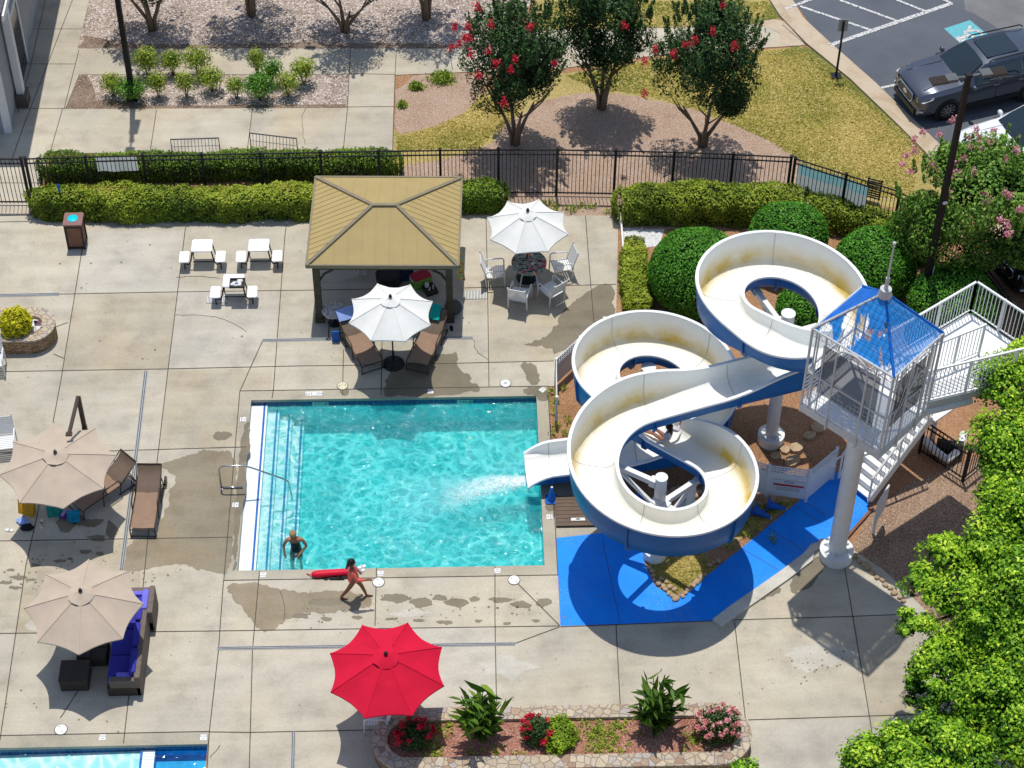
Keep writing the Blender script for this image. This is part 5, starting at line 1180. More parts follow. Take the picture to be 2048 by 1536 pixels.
def lounger(m='sling', wheels=False, back=38, name='sun_lounger'):
    """origin at the hinge; foot end toward -Y"""
    t_ = thing(name, 'sun lounger', 'sun lounger'); W_ = .33; zs = .34; bx = math.cos(R(back)); bz = math.sin(R(back)); N_ = 8
    b = MB(); g = []
    for k in range(N_+1):
        u = k/N_; g += [(x*.30, -1.2*u, zs-.03*math.sin(math.pi*u)-.015*(1-abs(x))*1.2) for x in (-1, 0, 1)]
    b.add(g, [(3*k+i, 3*k+i+1, 3*k+i+4, 3*k+i+3) for k in range(N_) for i in range(2)])
    b.build('seat_sling', MATS[m], t_, True); b = MB(); g = []
    for k in range(N_+1):
        u = k/N_; c_ = .10*math.sin(math.pi*u)*u; g += [(x*.30, bx*.74*u+c_*bz*1.0, zs+bz*.74*u-c_*bx-.012*(1-abs(x))) for x in (-1, 0, 1)]
    b.add(g, [(3*k+i, 3*k+i+1, 3*k+i+4, 3*k+i+3) for k in range(N_) for i in range(2)]); b.build('back_sling', MATS['sling_dark'] if m == 'sling' else MATS[m], t_, True)
    for sx in (-1, 1):
        b = MB(); x = sx*.315; b.tube([(x, .04, zs), (x, -1.15, zs), (x, -1.22, zs-.05), (x, -1.24, .02)], .018, 8); b.tube([(x, 0, zs), (x, bx*.74, zs+bz*.74)], .018, 8); b.tube([(x*1.04, -.05, .02), (x*1.04, .0, .5), (x*1.04, -.05, .56), (x*1.04, -.5, .56), (x*1.04, -.56, .5), (x*1.04, -.6, .02)], .018, 8); b.tube([(x, .5, .03), (x, bx*.4, zs+bz*.36)], .016, 8); b.tube([(x, .55, .03), (x, -.1, .05)], .016, 6)
        b.build('side_frame', MATS['bronze_metal'], t_, True)
    for y_, z_ in ((-1.22, zs-.06), (-1.24, .05), (bx*.74, zs+bz*.74), (.5, .05), (0, zs-.03)): b = MB(); b.tube([(-.315, y_, z_), (.315, y_, z_)], .016, 8); b.build('crossbar', MATS['bronze_metal'], t_, True)
    if wheels:
        for sx in (-1, 1): b = MB(); b.cyl((sx*.34, .56, .13), (sx*.385, .56, .13), .13, seg=18); b.build('wheel', MATS['black_metal'], t_, 'auto')
    return t_
def aim(o, hinge, foot): o.location = Vector((hinge.x, hinge.y, 0)); d = foot-hinge; o.rotation_euler = (0, 0, math.atan2(d.y, d.x)+math.pi/2)
lg = lounger(); aim(lg, at(711, 668, .34), at(742, 721, .34)); tag(lg, 'brown sling lounger left of the white parasol stand, half under the gazebo', group='brown sling loungers by the pool')
l2 = dup(lg, label='brown sling lounger right of the white parasol stand, teal towel on its back'); aim(l2, at(862, 666, .34), at(838, 718, .34))
l3 = lounger(wheels=True, back=32); aim(l3, at(296, 984, .34), at(283, 1062, .34)); tag(l3, 'brown sling lounger with wheels standing in the sun beside the beige parasol', 'sun lounger', 'brown sling loungers by the pool')
l4 = dup(lg, label='brown sling lounger mostly hidden under the beige cantilever parasol'); aim(l4, at(226, 958, .34), at(150, 1010, .34))
for p, ld, tw, l_ in ((at(14, 905), at(14, 1000), 1, 'white slatted chair peeking out left of the cantilever parasol'),):
    o = dup(gch, label=l_, group='white slatted chairs at the left edge'); face_dir(o, p, ld); o.scale = (1.05, 1, 1)
o = dup(gch, label='white slatted chair in front of the stone planter at the left edge', group='white slatted chairs at the left edge'); face_dir(o, at(-8, 742), at(-12, 800))

# ------------------------------------------------------------------ wicker sofa set
plain('wicker', (.055, .042, .035), .7, .3, 40, bump=.7, bscale=45); plain('wicker_top', (.15, .12, .10), .7, .4, 50, bump=.8, bscale=40); plain('blue_cushion', (.035, .035, .30), .8, .1, 4); plain('violet_cushion', (.16, .15, .60), .8, .08, 4)
pS = [at(*p) for p in ((290, 1238), (290, 1396))]
sA, sB = Vector((*at(281, 1240, .75).xy, 0)), Vector((*at(281, 1392, .3).xy, 0))
sf = thing('wicker_sofa', 'long dark wicker sofa with blue cushions facing left under the beige parasol', 'sofa', Vector((*at(250, 1392).xy, 0))); sf.rotation_euler = (0, 0, 0)
Ls = 2.55
b = MB(); b.box((0, Ls/2, .16), (.78, Ls, .3)); b.build('base', MATS['wicker'], sf)
b = MB(); b.rbox((.36, Ls/2+.0, .37), (.14, Ls, .72), .03); b.build('backrest', MATS['wicker_top'], sf)
b = MB(); b.rbox((.05, .08, .3), (.75, .15, .58), .03); b.build('armrest', MATS['wicker_top'], sf)
for k in range(3):
    b = MB(); b.rbox((-.06, .50+.78*k, .38), (.66, .76, .15), .06, dome=.025); b.build('seat_cushion', MATS['blue_cushion'], sf, 'auto')
    b = MB(); b.rbox((.24, .50+.78*k, .60), (.16, .70, .34), .05, dome=.02); b.build('back_cushion', MATS['blue_cushion'], sf, 'auto')
b = MB(); b.rbox((.02, .2, .51), (.36, .13, .2), .04, dome=.02); b.rbox((.25, .36, .64), (.1, .36, .22), .04, dome=.02); b.build('bolster', MATS['violet_cushion'], sf, 'auto')
ac = thing('wicker_armchair', 'dark wicker armchair with violet cushion right of the beige parasol', 'armchair', Vector((*at(276, 1262).xy, 0)))
b = MB(); b.box((0, .42, .16), (.78, .84, .3)); b.build('base', MATS['wicker'], ac); b = MB(); b.rbox((.36, .42, .37), (.14, .84, .72), .03); b.build('backrest', MATS['wicker_top'], ac)
for y_ in (.8,): b = MB(); b.rbox((.0, y_, .32), (.7, .14, .62), .03); b.build('armrest', MATS['wicker_top'], ac)
b = MB(); b.rbox((-.05, .40, .38), (.62, .62, .16), .06, dome=.03); b.build('seat_cushion', MATS['blue_cushion'], ac, 'auto'); b = MB(); b.rbox((.22, .40, .60), (.16, .6, .36), .05, dome=.02); b.rbox((.02, .66, .55), (.4, .12, .26), .04); b.build('back_cushion', MATS['violet_cushion'], ac, 'auto')
ot = thing('ottoman', 'square dark wicker ottoman in the shade left of the sofa', 'ottoman', at(150, 1383)); b = MB(); b.rbox((0, .32, .19), (.68, .62, .38), .03); b.build('body', MATS['wicker'], ot); b = MB(); b.rbox((0, .32, .392), (.70, .64, .03), .03); b.build('top', MATS['wicker'], ot)
o2 = thing('coffee_table', 'low dark wicker table partly under the beige parasol, beside the ottoman', 'table', at(186, 1333)); b = MB(); b.rbox((0, .3, .18), (.72, .62, .34), .03); b.build('body', MATS['wicker'], o2); b = MB(); 
for i in (-1, 1):
    for j in (0, 1): b.rbox((i*.175, .15+.3*j, .36), (.33, .28, .03), .02)
b.build('top', MATS['bin_frame'], o2)

o = dup(gch, label='white slatted chair almost hidden under the red parasol beside the planter', group='white slatted chair under the red parasol'); face_dir(o, at(752, 1452), at(690, 1452)); del o['group']
# ------------------------------------------------------------------ stone planters
t = NT('stone_cap')
vc = t.vor(5.5, 'F1', 'Color', t.mapping(rot=(0, 0, .3))); ve = t.vor(5.5, 'DISTANCE_TO_EDGE', 'Distance', t.mapping(rot=(0, 0, .3))); sp_ = t.n.new('ShaderNodeSeparateColor'); t.link(vc, sp_.inputs[0])
c_ = t.mix(1, t.ramp(sp_.outputs[0], [(0, (.40, .32, .24)), (.3, (.52, .42, .29)), (.55, (.42, .37, .33)), (.8, (.56, .46, .33)), (1, (.34, .22, .15))]), t.ramp(t.noise(18, 5, .7), [(.25, .75), (.75, 1.15)]), 'MULTIPLY')
t.color(t.mix(t.ramp(ve, [(.015, 1), (.04, 0)]), c_, (.24, .21, .175))).set(Roughness=.9); t.bump(t.ramp(ve, [(0, 0), (.08, 1)]), .8, .02)
t = NT('stone_wall')
br = t.n.new('ShaderNodeTexBrick'); br.inputs['Scale'].default_value = 1; br.inputs['Brick Width'].default_value = .17; br.inputs['Row Height'].default_value = .062; br.inputs['Mortar Size'].default_value = .007; br.offset = .43
br.inputs['Color1'].default_value = (.28, .17, .085, 1); br.inputs['Color2'].default_value = (.42, .31, .20, 1); br.inputs['Mortar'].default_value = (.03, .022, .015, 1)
wv = t.n.new('ShaderNodeVectorMath'); wv.operation = 'MULTIPLY_ADD'; nn_ = t.n.new('ShaderNodeTexNoise'); nn_.inputs['Scale'].default_value = 6; t.link(t.n.new('ShaderNodeUVMap').outputs[0], wv.inputs[2]); t.link(nn_.outputs['Color'], wv.inputs[0]); wv.inputs[1].default_value = (.05, .03, 0)
t.link(wv.outputs[0], br.inputs['Vector']); t.color(t.mix(1, br.outputs[0], t.ramp(t.noise(7, 5, .7), [(.25, .6), (.75, 1.35)]), 'MULTIPLY')).set(Roughness=.9); t.bump(br.outputs['Fac'], -.8, .02)
plain('white_pebble', (.58, .58, .57), .8, .35, 22, bump=.9, bscale=25)
def stadium(x0, x1, yc, r, n_=14): return [Vector((x1+r*math.cos(R(a)), yc+r*math.sin(R(a)), 0)) for a in np.linspace(-90, 90, n_)]+[Vector((x0+r*math.cos(R(a)), yc+r*math.sin(R(a)), 0)) for a in np.linspace(90, 270, n_)]
def planter(label, x0, x1, yc, r, h, rim, soil, soil_name):
    t_ = thing('stone_planter', label, 'planter', ((x0+x1)/2, yc-r, 0)); og = t_.location; out, inn = stadium(x0, x1, yc, r), stadium(x0, x1, yc, r-rim); n_ = len(out)
    b = MB(og); vs = [zv(p, 0) for p in out]+[zv(p, h) for p in out]; b.add(vs, [(i, (i+1) % n_, n_+(i+1) % n_, n_+i) for i in range(n_)]); o = b.build('wall', MATS['stone_wall'], t_)
    uv = o.data.uv_layers.new(name='UVMap'); cum = [0]
    for i in range(n_): cum.append(cum[-1]+(out[(i+1) % n_]-out[i]).length)
    for pl in o.data.polygons:
        for li in pl.loop_indices:
            vi = o.data.loops[li].vertex_index; k = vi % n_; s_ = cum[k]
            if k == 0 and (n_-1) in [o.data.loops[q].vertex_index % n_ for q in pl.loop_indices]: s_ = cum[-1]
            uv.data[li].uv = (s_, 0 if vi < n_ else h)
    b = MB(og); o2_ = stadium(x0, x1, yc, r+.02); vs = [zv(p, h-.06) for p in o2_]+[zv(p, h) for p in o2_]+[zv(p, h) for p in inn]+[zv(p, h-.25) for p in inn]
    b.add(vs, [(k*n_+i, k*n_+(i+1) % n_, (k+1)*n_+(i+1) % n_, (k+1)*n_+i) for k in range(3) for i in range(n_)]); b.build('rim', MATS['stone_cap'], t_, fix=False)
    b = MB(og); b.poly([zv(p, h-.1) for p in inn]); b.build(soil_name, soil, t_); return t_
pr_ = at(106, 652, .5); pl_y = at(60, 649, .5).y
planter('round ended stone planter at the left edge with a yellow shrub and white pebbles', pr_.x-3.2, pr_.x-.62, pl_y, .66, .52, .34, MATS['white_pebble'], 'pebbles')
def leafy(name, label, cat, loc, rad, n, mat, seed, size=.04, core=True, lump=.2, group=None, aspect=.55):
    P, N, q = ellipsoid_shell(n, (0, 0, rad[2]*.75), rad, seed, lump, 3.2, .3, -.85); r = np.random.default_rng(seed)
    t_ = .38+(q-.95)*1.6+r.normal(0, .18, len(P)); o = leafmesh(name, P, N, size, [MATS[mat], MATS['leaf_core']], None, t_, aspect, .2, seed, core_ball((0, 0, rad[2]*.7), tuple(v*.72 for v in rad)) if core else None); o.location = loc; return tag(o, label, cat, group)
c = at(34, 662, .42); leafy('yellow_shrub', 'round golden yellow shrub in the stone planter at the left edge', 'shrub', c, (.46, .44, .42), 2400, 'yellow_leaf', 5, .05)
fl = thing('small_flag', 'small red and white striped flag with a blue corner stuck in the left planter', 'flag', at(70, 660, .42)); b = MB(); b.tube([(0, 0, -.02), (.05, .02, .34)], .006, 5); b.build('stick', MATS['twig'], fl)
plain('flag_red', (.5, .03, .05), .8); plain('flag_white', (.75, .73, .72), .8); plain('flag_blue', (.03, .05, .2), .8)
b = MB(); 
for k in range(7): b.box((.11, .03, .32-.028*k), (.2, .006, .028), mi=k % 2)
b.box((.055, .024, .29), (.085, .006, .1), mi=2); b.build('cloth', [MATS['flag_red'], MATS['flag_white'], MATS['flag_blue']], fl)
# large planter at the bottom
yN, yF = at(1120, 1534, .45).y, at(1120, 1412, .45).y; rr_ = (yF-yN)/2; xL, xR = at(745, 1480, .45).x, at(1504, 1480, .45).x
planter('long stone planter with canna plants and roses at the bottom edge', xL+rr_, xR-rr_, (yN+yF)/2, rr_, .45, .34, MATS['red_mulch'], 'mulch')
ZS = .36
def canna(label, px, py, seed):
    c = at(px, py, ZS); t_ = thing('canna_plant', label, 'plant', c, group='canna plants in the long planter'); t_.scale = (1.28, 1.28, 1.45); r = np.random.default_rng(seed); rr = random.Random(seed); b = MB(); PP, NN, SP = [], [], []
    for k in range(19):
        a = rr.uniform(0, 6.28); l_ = rr.uniform(.05, .46); h_ = rr.uniform(.5, 1.25)*(1-.35*l_); tip = Vector((math.cos(a)*l_, math.sin(a)*l_, h_)); b.tube([(math.cos(a)*.06, math.sin(a)*.06, -.02), tip*.5+Vector((0, 0, .05)), tip], [.016, .013, .008], 5)
        m_ = 11
        for j in range(m_):
            u = (j+.5)/m_; p = tip*u; a2 = j*2.4+rr.uniform(-.4, .4); d = np.array([math.cos(a2), math.sin(a2), rr.uniform(.15, 1.0)]); d /= np.linalg.norm(d); PP.append(np.array(p)+d*.17); SP.append(d); NN.append(np.array([-d[0]*.6, -d[1]*.6, .9]))
    b.build('stem', MATS['canna_leaf'].copy() if False else MATS['shrub_stem'], t_)
    P, N, S_ = np.array(PP), np.array(NN), np.array(SP); N /= np.linalg.norm(N, axis=1)[:, None]
    leafmesh('foliage', P, N, .20, MATS['canna_leaf'], t_, r.normal(.5, .25, len(P)), .24, 0, seed, shape='long', spin=S_*3); return t_
plain('shrub_stem', (.06, .09, .02), .7)
canna('tall canna plant with broad glossy leaves, left one in the long planter', 958, 1470, 3); canna('tall canna plant with a flower spike, right one in the long planter', 1312, 1452, 9)
def rose(label, px, py, rad, n, petal, nb, seed, spots=None):
    c = at(px, py, ZS); t_ = thing('rose_bush', label, 'bush', c, group='flowering bushes in the long planter'); P, N, q = ellipsoid_shell(n, (0, 0, rad[2]*.7), rad, seed, .22, 3, .6, -.8); r = np.random.default_rng(seed)
    leafmesh('foliage', P, N, .042, MATS['rose_leaf'], t_, r.normal(.5, .22, len(P))+(q-.9)*.5, .55, .2, seed)
    for k in range(nb):
        D = r.normal(size=3); D[2] = abs(D[2])*.9+.15; D /= np.linalg.norm(D); cc_ = np.array((0, 0, rad[2]*.7))+D*np.array(rad)*r.uniform(.95, 1.12); m_ = 26; X_ = cc_+r.normal(0, .030, (m_, 3)); leafmesh('blossom', X_, X_-cc_+np.array([0, 0, .02]), .036, MATS[petal], t_, None, .8, .2, seed+k)
    return t_
rose('red flowering bush at the left end of the long planter, half in parasol shade', 828, 1482, (.44, .44, .36), 1300, 'red_petal', 22, 11)
rose('red flowering bush next to the lime ground cover in the long planter', 1072, 1474, (.36, .36, .36), 1100, 'red_petal', 18, 12)
rose('pink flowering bush at the right end of the long planter', 1435, 1465, (.55, .5, .42), 1700, 'rose_petal', 34, 13)
leafy('lime_shrub', 'lime green spreading shrub in the middle of the long planter', 'shrub', at(1118, 1478, ZS), (.42, .5, .24), 3000, 'lime_leaf', 14, .035, lump=.25)
P = np.concatenate([np.column_stack([np.array(at(rnd.gauss(x, sx), rnd.gauss(y, sy), ZS+.02))[None, :].repeat(14, 0)[:, :2]+rng.normal(0, .05, (14, 2)), np.full(14, ZS)+rng.uniform(0, .07, 14)]) for x, y, sx, sy, n_ in ((1200, 1470, 32, 20, 90), (880, 1458, 14, 10, 14), (960, 1505, 40, 6, 10), (1385, 1480, 14, 14, 14), (870, 1500, 25, 8, 14)) for _ in range(n_)])
o = leafmesh('ground_cover', P, np.tile([0, 0, 1.], (len(P), 1)), .04, MATS['shrub_leaf'], None, None, .35, 0, 6); o['kind'] = 'stuff'
# ------------------------------------------------------------------ pool fittings
plain('lid_old', (.62, .56, .40), .5); plain('lid_white', (.74, .74, .70), .5, .04); plain('tile_white', (.74, .74, .72), .35, .03); plain('tile_pale', (.30, .58, .52), .3); plain('drain_grey', (.33, .34, .35), .6, .2, 30); plain('slot_dark', (.05, .05, .05), .9)
def lid(label, px, py, m='lid_white', hole=False):
    t_ = thing('skimmer_lid', label, 'lid', at(px, py), group='round lids set in the pool deck'); b = MB(); b.lathe((0, 0, .004), [(.158, 0), (.158, .006)], 32); b.build('ring', MATS['joint_dark'], t_)
    b = MB(); b.lathe((0, 0, .006), [(.142, 0), (.142, .010), (.135, .014)], 32); b.build('cover', MATS[m], t_, 'auto'); a = rnd.uniform(0, 3); b = MB()
    for s in (-1, 1): b.cyl((math.cos(a)*.085*s, math.sin(a)*.085*s, .012), (math.cos(a)*.085*s, math.sin(a)*.085*s, .023), .014, seg=8)
    if hole: b.lathe((0, 0, .012), [(.04, 0), (.04, .011)], 16)
    b.build('screw', MATS['drain_grey'] if hole else MATS['ink'], t_)
lid('yellowed round lid by the far pool edge, left of the parasol stand', 685, 772, 'lid_old'); lid('round lid with a centre hole by the far pool edge, right of the parasol', 1011, 767, hole=True); lid('round white lid just right of the walking girl', 757, 1165); lid('round white lid near the blue painted deck corner', 1028, 1160.5); lid('round white lid near the lower left pool', 122, 1459.5)
def tile(label, px, py, lines, rot=0, w=.155, h=.155, size=.05):
    c = at(px, py); t_ = thing('deck_tile', label, 'tile', c, rot, 'white marker tiles on the pool edge'); t_.rotation_euler = (0, 0, rot); b = MB(); b.box((0, 0, .006), (w, h, .008)); b.build('face', MATS['tile_white'], t_)
    for k, (s_, y_) in enumerate(lines):
        o = text(s_, (0, 0, 0), size, MATS['ink'], None); o.parent = t_; o.location = (0, y_, .0125)
    return t_
ND = [('NO', .033), ('DIVING', -.035)]
tile('no diving tile on the near pool edge, left of the red rescue tube', 526, 1150, ND); tile('no diving tile on the near pool edge beside the walking girl', 761, 1147, ND); tile('no diving tile on the near pool edge towards the blue deck', 995, 1142, ND)
tile('no diving tile on the right pool edge below the slide mouth', 1099, 1034, ND, R(90)); tile('no diving tile on the left pool edge below the handrail', 471, 1010, ND, R(-90)); tile('no diving tile on the left pool edge near the far corner', 486, 839, ND, R(-90))
tile('tile turned diagonally at the far right pool corner', 1085, 780, ND, R(135)); tile('small tile on the far pool edge in the parasol shadow', 861, 783, ND, R(180))
tile('wide depth tile reading 3 FT upside down on the far pool edge', 628, 787.5, [('NO   3 FT', 0)], R(180), .46, .15, .11); tile('no diving tile on the lower left pool edge, left one', 205, 1475, ND, R(180)); tile('no diving tile on the lower left pool edge, at its corner', 407, 1475, ND, R(180))
for k, px in enumerate((641, 930)):
    c = at(px, 804, -.2); t_ = thing('depth_tile', ('depth tile reading 3 FT on the far waterline, left of the parasol shadow', 'depth tile reading 3 FT on the far waterline near the right corner')[k], 'tile', (c.x, PD-.006, -.19), group='waterline depth tiles'); b = MB(); b.box((0, 0, 0), (.44, .008, .14)); b.build('face', MATS['tile_pale'], t_)
    o = text('3 FT', (0, 0, 0), .12, MATS['ink'], None, (R(90), 0, 0)); o.parent = t_; o.location = (-.05, -.006, 0); b = MB(); b.tube([(.16+.05*math.cos(a), -.006, .05*math.sin(a)) for a in np.linspace(0, 6.28, 14)], .008, 4); b.tube([(.125, -.006, .035), (.195, -.006, -.035)], .007, 4); b.build('symbol', MATS['ink'], t_)
b = None
def drain(label, pts, w, group='slot drains in the deck'):
    q = [at(*p) for p in pts]; t_ = thing('slot_drain', label, 'drain', q[0], group=group); B_ = MB(q[0]); D_ = MB(q[0])
    for p, r_ in zip(q[:-1], q[1:]):
        d = (r_-p).normalized(); nn = Vector((-d.y, d.x, 0)); B_.bar(p+Vector((0, 0, .007)), r_+Vector((0, 0, .007)), w, .01)
        for s in (-.22, .22): D_.bar(p+nn*w*s+Vector((0, 0, .0125)), r_+nn*w*s+Vector((0, 0, .0125)), w*.16, .004)
    B_.build('channel', MATS['drain_grey'], t_); D_.build('slot', MATS['slot_dark'], t_)
drain('grey slot drain left of the gazebo along the joint, left end by the planter', [(-40, 592), (118, 588.5)], .12); drain('grey slot drain running under the gazebo edge', [(525, 681), (630, 679), (765, 677), (945, 676)], .11); drain('grey slot drain running down beside the lounger with wheels', [(292, 742), (276, 880), (258, 1020), (243, 1140)], .11); drain('grey slot drain crossing behind the red parasol', [(435, 1297), (700, 1293), (1030, 1288)], .10); drain('grey slot drain at the bottom edge left of the stone planter', [(587, 1464), (585, 1560)], .10)
def grate(label, x0, y0, x1, y1):
    p, q = at(x0, y1), at(x1, y0); t_ = thing('drain_grate', label, 'grate', p, group='square drain grates'); w, h = q.x-p.x, q.y-p.y; b = MB(); b.box((w/2, h/2, .004), (w, h, .006)); b.build('frame', MATS['slot_dark'], t_); b = MB(); n_ = 15
    for k in range(n_): b.box(((k+.5)*w/n_, h/2, .011), (w/n_*.55, h*.95, .008))
    b.build('bar', MATS['lid_white'], t_)
grate('pale drain grate under the small table with the tray', 413, 590, 456, 607); grate('pale drain grate right of the gazebo', 930, 581, 974, 599)
hr = thing('handrail', 'steel handrail leading down the pool steps', 'handrail', at(443, 977)); og = hr.location; a0 = at(443, 977); xh = at(492, 977).x
b = MB(og); y_ = a0.y; b.tube([(a0.x, y_, -.02), (a0.x-.0, y_, .72), (a0.x+.05, y_, .84), (a0.x+.15, y_, .88), (xh-.0, y_, .88), (xh+.2, y_-.0, .80), (xh+1.0, y_-.02, .36), (xh+1.12, y_-.02, .25), (xh+1.17, y_-.02, -.3), (xh+1.17, y_-.02, -.5)], .024, 10); b.tube([(a0.x, y_, .05), (xh-.08, y_, .045)], .02, 8); b.build('rail', MATS['chrome'], hr, True)
b = MB(og); b.lathe((a0.x, y_, 0), [(.06, 0), (.06, .02), (.03, .03)], 14); b.build('flange', MATS['chrome'], hr, 'auto')
# lower left pool
plain('slide_teal', (.10, .52, .50), .7); t = NT('shallow_floor'); t.color(t.mix(t.ramp(t.noise(1.5, 4), [(.4, 0), (.7, 1)]), (.70, .80, .78), (.78, .83, .82))).set(Roughness=.6)
t = NT('deep_floor'); t.color(t.mix(t.ramp(t.noise(.9, 4), [(.35, 0), (.65, 1)]), (.02, .34, .68), (.06, .50, .84))).set(Roughness=.6)
px1 = at(311, 1495, -.2).x; px2 = at(282, 1495, -.2).x; px0 = at(-200, 1500).x
b = MB(); b.poly([(px0, LPY, -.36), (px0, LPY-9, -.36), (px2, LPY-9, -.24), (px2, LPY, -.24)]); b.poly([(px1, LPY, -.5), (px1, LPY-9, -.5), (LPX, LPY-9, -.5), (LPX, LPY, -.5)], 1); b.box(((px1+px2)/2, LPY-4.5, -.5), (px1-px2, 8.98, .6)); b.poly([(px1+.002, LPY, -.2), (px1+.002, LPY-9, -.2), (px1+.002, LPY-9, -.9), (px1+.002, LPY, -.9)], 1)
b.poly([(LPX, LPY, -.09), (LPX, LPY-9, -.09), (LPX, LPY-9, -.9), (LPX, LPY, -.9)], 1); b.build('wading_pool_floor', [MATS['shallow_floor'], MATS['deep_floor']], fix=False)['kind'] = 'structure'
b = MB(); b.poly([(px1, LPY-.001, -.26), (LPX, LPY-.001, -.26), (LPX, LPY-.001, -.5), (px1, LPY-.001, -.5)]); b.build('wading_pool_wall', MATS['deep_floor'], fix=False)['kind'] = 'structure'
b = MB(); b.poly([(px0, LPY, -.09), (LPX, LPY, -.09), (LPX, LPY, -.9), (px0, LPY, -.9)]); b.build('wading_pool_tile', MATS['blue_tile'], fix=False)['kind'] = 'structure'
t = NT('still_water'); tb = t.n.new('ShaderNodeBsdfTransparent'); e1 = t.vor(2.4, 'DISTANCE_TO_EDGE', 'Distance', t.mapping()); t.link(t.mix(t.ramp(e1, [(0, 1), (.06, .5), (.14, 0)]), (.62, .90, .90), (.95, 1, 1)), tb.inputs[0])  # bright caustic lines painted as a cell-edge net in the water tint
gl = t.n.new('ShaderNodeBsdfGlossy'); gl.inputs['Roughness'].default_value = .05; bm_ = t.n.new('ShaderNodeBump'); bm_.inputs['Distance'].default_value = .04; t.link(t.noise(5, 2), bm_.inputs['Height']); t.link(bm_.outputs[0], gl.inputs['Normal']); m1 = t.n.new('ShaderNodeMixShader'); m1.inputs[0].default_value = .03; t.link(tb.outputs[0], m1.inputs[1]); t.link(gl.outputs[0], m1.inputs[2]); t.link(m1.outputs[0], t.out.inputs[0])
b = MB(); b.poly([(px0, LPY-9, -.18), (px2-.002, LPY-9, -.18), (px2-.002, LPY-.003, -.18), (px0, LPY-.003, -.18)]); b.poly([(px1+.004, LPY-9, -.18), (LPX-.003, LPY-9, -.18), (LPX-.003, LPY-.003, -.18), (px1+.004, LPY-.003, -.18)]); b.build('wading_water', MATS['still_water'], fix=False)['kind'] = 'structure'
b = MB(); 
for k in range(60): b.box(((px1+px2)/2+.04, LPY-.08-.09*k, -.195), ((px1-px2)*.7, .03, .012))
g_ = tag(b.build('gutter_grille', MATS['tile_white']), 'white slatted gutter grille between the shallow and blue parts of the lower left pool', 'grille')
b = MB(); b.box((px2+.03, LPY-4.5, -.194), (.06, 8.9, .016)); b.build('pool_edge_stripe', MATS['stripe_tile'])['kind'] = 'structure'

groundmat('soil_mulch', [(.13, .08, .05), (.27, .17, .11), (.42, .29, .2)], .8, 22, 45, .8, (.9, (.5, .40, .31)))
area('pebble_patch', [ragged([(1246, 452), (1330, 455), (1318, 492), (1268, 500), (1246, 498)], 3, 2)], -.010, MATS['white_pebble'])
b = MB(); b.bar(at(1241, 432)+Vector((0, 0, .06)), at(1246, 500)+Vector((0, 0, .06)), .05, .14); tag(b.build('metal_edging', MATS['white_steel']), 'pale metal edging strip between the deck and the pebble patch', 'edging')
# ------------------------------------------------------------------ blue path, kerb, hatch, cones, stones, fences
area('blue_path', [[(1113, 1076), (1121, 1252), (1425, 1242), (1462, 1214), (1500, 1190), (1440, 1168), (1395, 1167), (1370, 1190), (1350, 1197), (1310, 1172), (1290, 1130), (1283, 1095), (1260, 1060)], [(1395, 1167), (1440, 1168), (1500, 1190), (1622, 1103), (1640, 1078), (1690, 1079), (1735, 1030), (1738, 1000), (1690, 935), (1640, 968), (1520, 1066)]], .006, MATS['blue_paint'])
b = MB()
for k in ([(1240, 1248), (1205, 1080)], [(1480, 1095), (1556, 1140)], [(1535, 1055), (1612, 1105)], [(1590, 1012), (1640, 1045)], [(1608, 1003), (1650, 1030)]): seg_line(b, k, .012, .010)
b.build('path_joint', MATS['joint_dark'], fix=False)['kind'] = 'structure'
b = MB(); kp = [at(*p) for p in ((1425, 1242), (1462, 1214), (1500, 1188), (1560, 1146), (1605, 1112), (1622, 1092), (1652, 1083), (1688, 1084))]
for i in range(len(kp)-1):
    d = (kp[i+1]-kp[i]).normalized(); d2_ = (kp[min(i+2, len(kp)-1)]-kp[i+1]); d2_ = d2_.normalized() if d2_.length > 0 else d; n1 = Vector((d.y, -d.x, 0)); n2 = Vector((d2_.y, -d2_.x, 0)); w_ = .30 if i < 4 else .2
    a_, e_ = kp[i]+n1*w_, kp[i+1]+n2*w_
    if i: a_ = last
    last = e_; b.add([zv(kp[i], -.01), zv(kp[i+1], -.01), zv(e_, -.01), zv(a_, -.01), zv(kp[i], .09), zv(kp[i+1], .09), zv(e_, .07), zv(a_, .07)], [(4, 5, 6, 7), (0, 1, 5, 4), (2, 3, 7, 6), (3, 0, 4, 7), (1, 2, 6, 5)])
tag(b.build('white_kerb', MATS['pale_concrete']), 'low whitish concrete kerb along the blue path', 'kerb')
b = MB(); b.bar(at(1692, 1078)+Vector((0, 0, .03)), at(1745, 1018)+Vector((0, 0, .03)), .07, .09); tag(b.build('path_edging', MATS['bin_panel']), 'brown timber edging at the stair end of the blue path', 'edging')
area('dirt_patch', [ragged([(1700, 1096), (1742, 1022), (1830, 960), (1990, 900), (2100, 1000), (2100, 1450), (2020, 1390), (1880, 1250), (1810, 1180), (1765, 1138)], 3, 2)], -.008, MATS['soil_mulch'])
area('grass_patch', [ragged(smoothloop([(1290, 1110), (1315, 1168), (1352, 1192), (1390, 1163), (1440, 1140), (1400, 1100), (1350, 1080)], 1), 2, 2), ragged(smoothloop([(1480, 1010), (1540, 1000), (1600, 1000), (1560, 1030), (1500, 1060), (1440, 1100), (1430, 1080)], 1), 3, 2)], -.010, MATS['lawn'])
area('concrete_strip', [[(1104, 893), (1101, 893), (1108, 990), (1109, 1058), (1113, 1076), (1262, 1072), (1262, 1056), (1240, 990), (1230, 893)]], -.004, MATS['coping_concrete'])
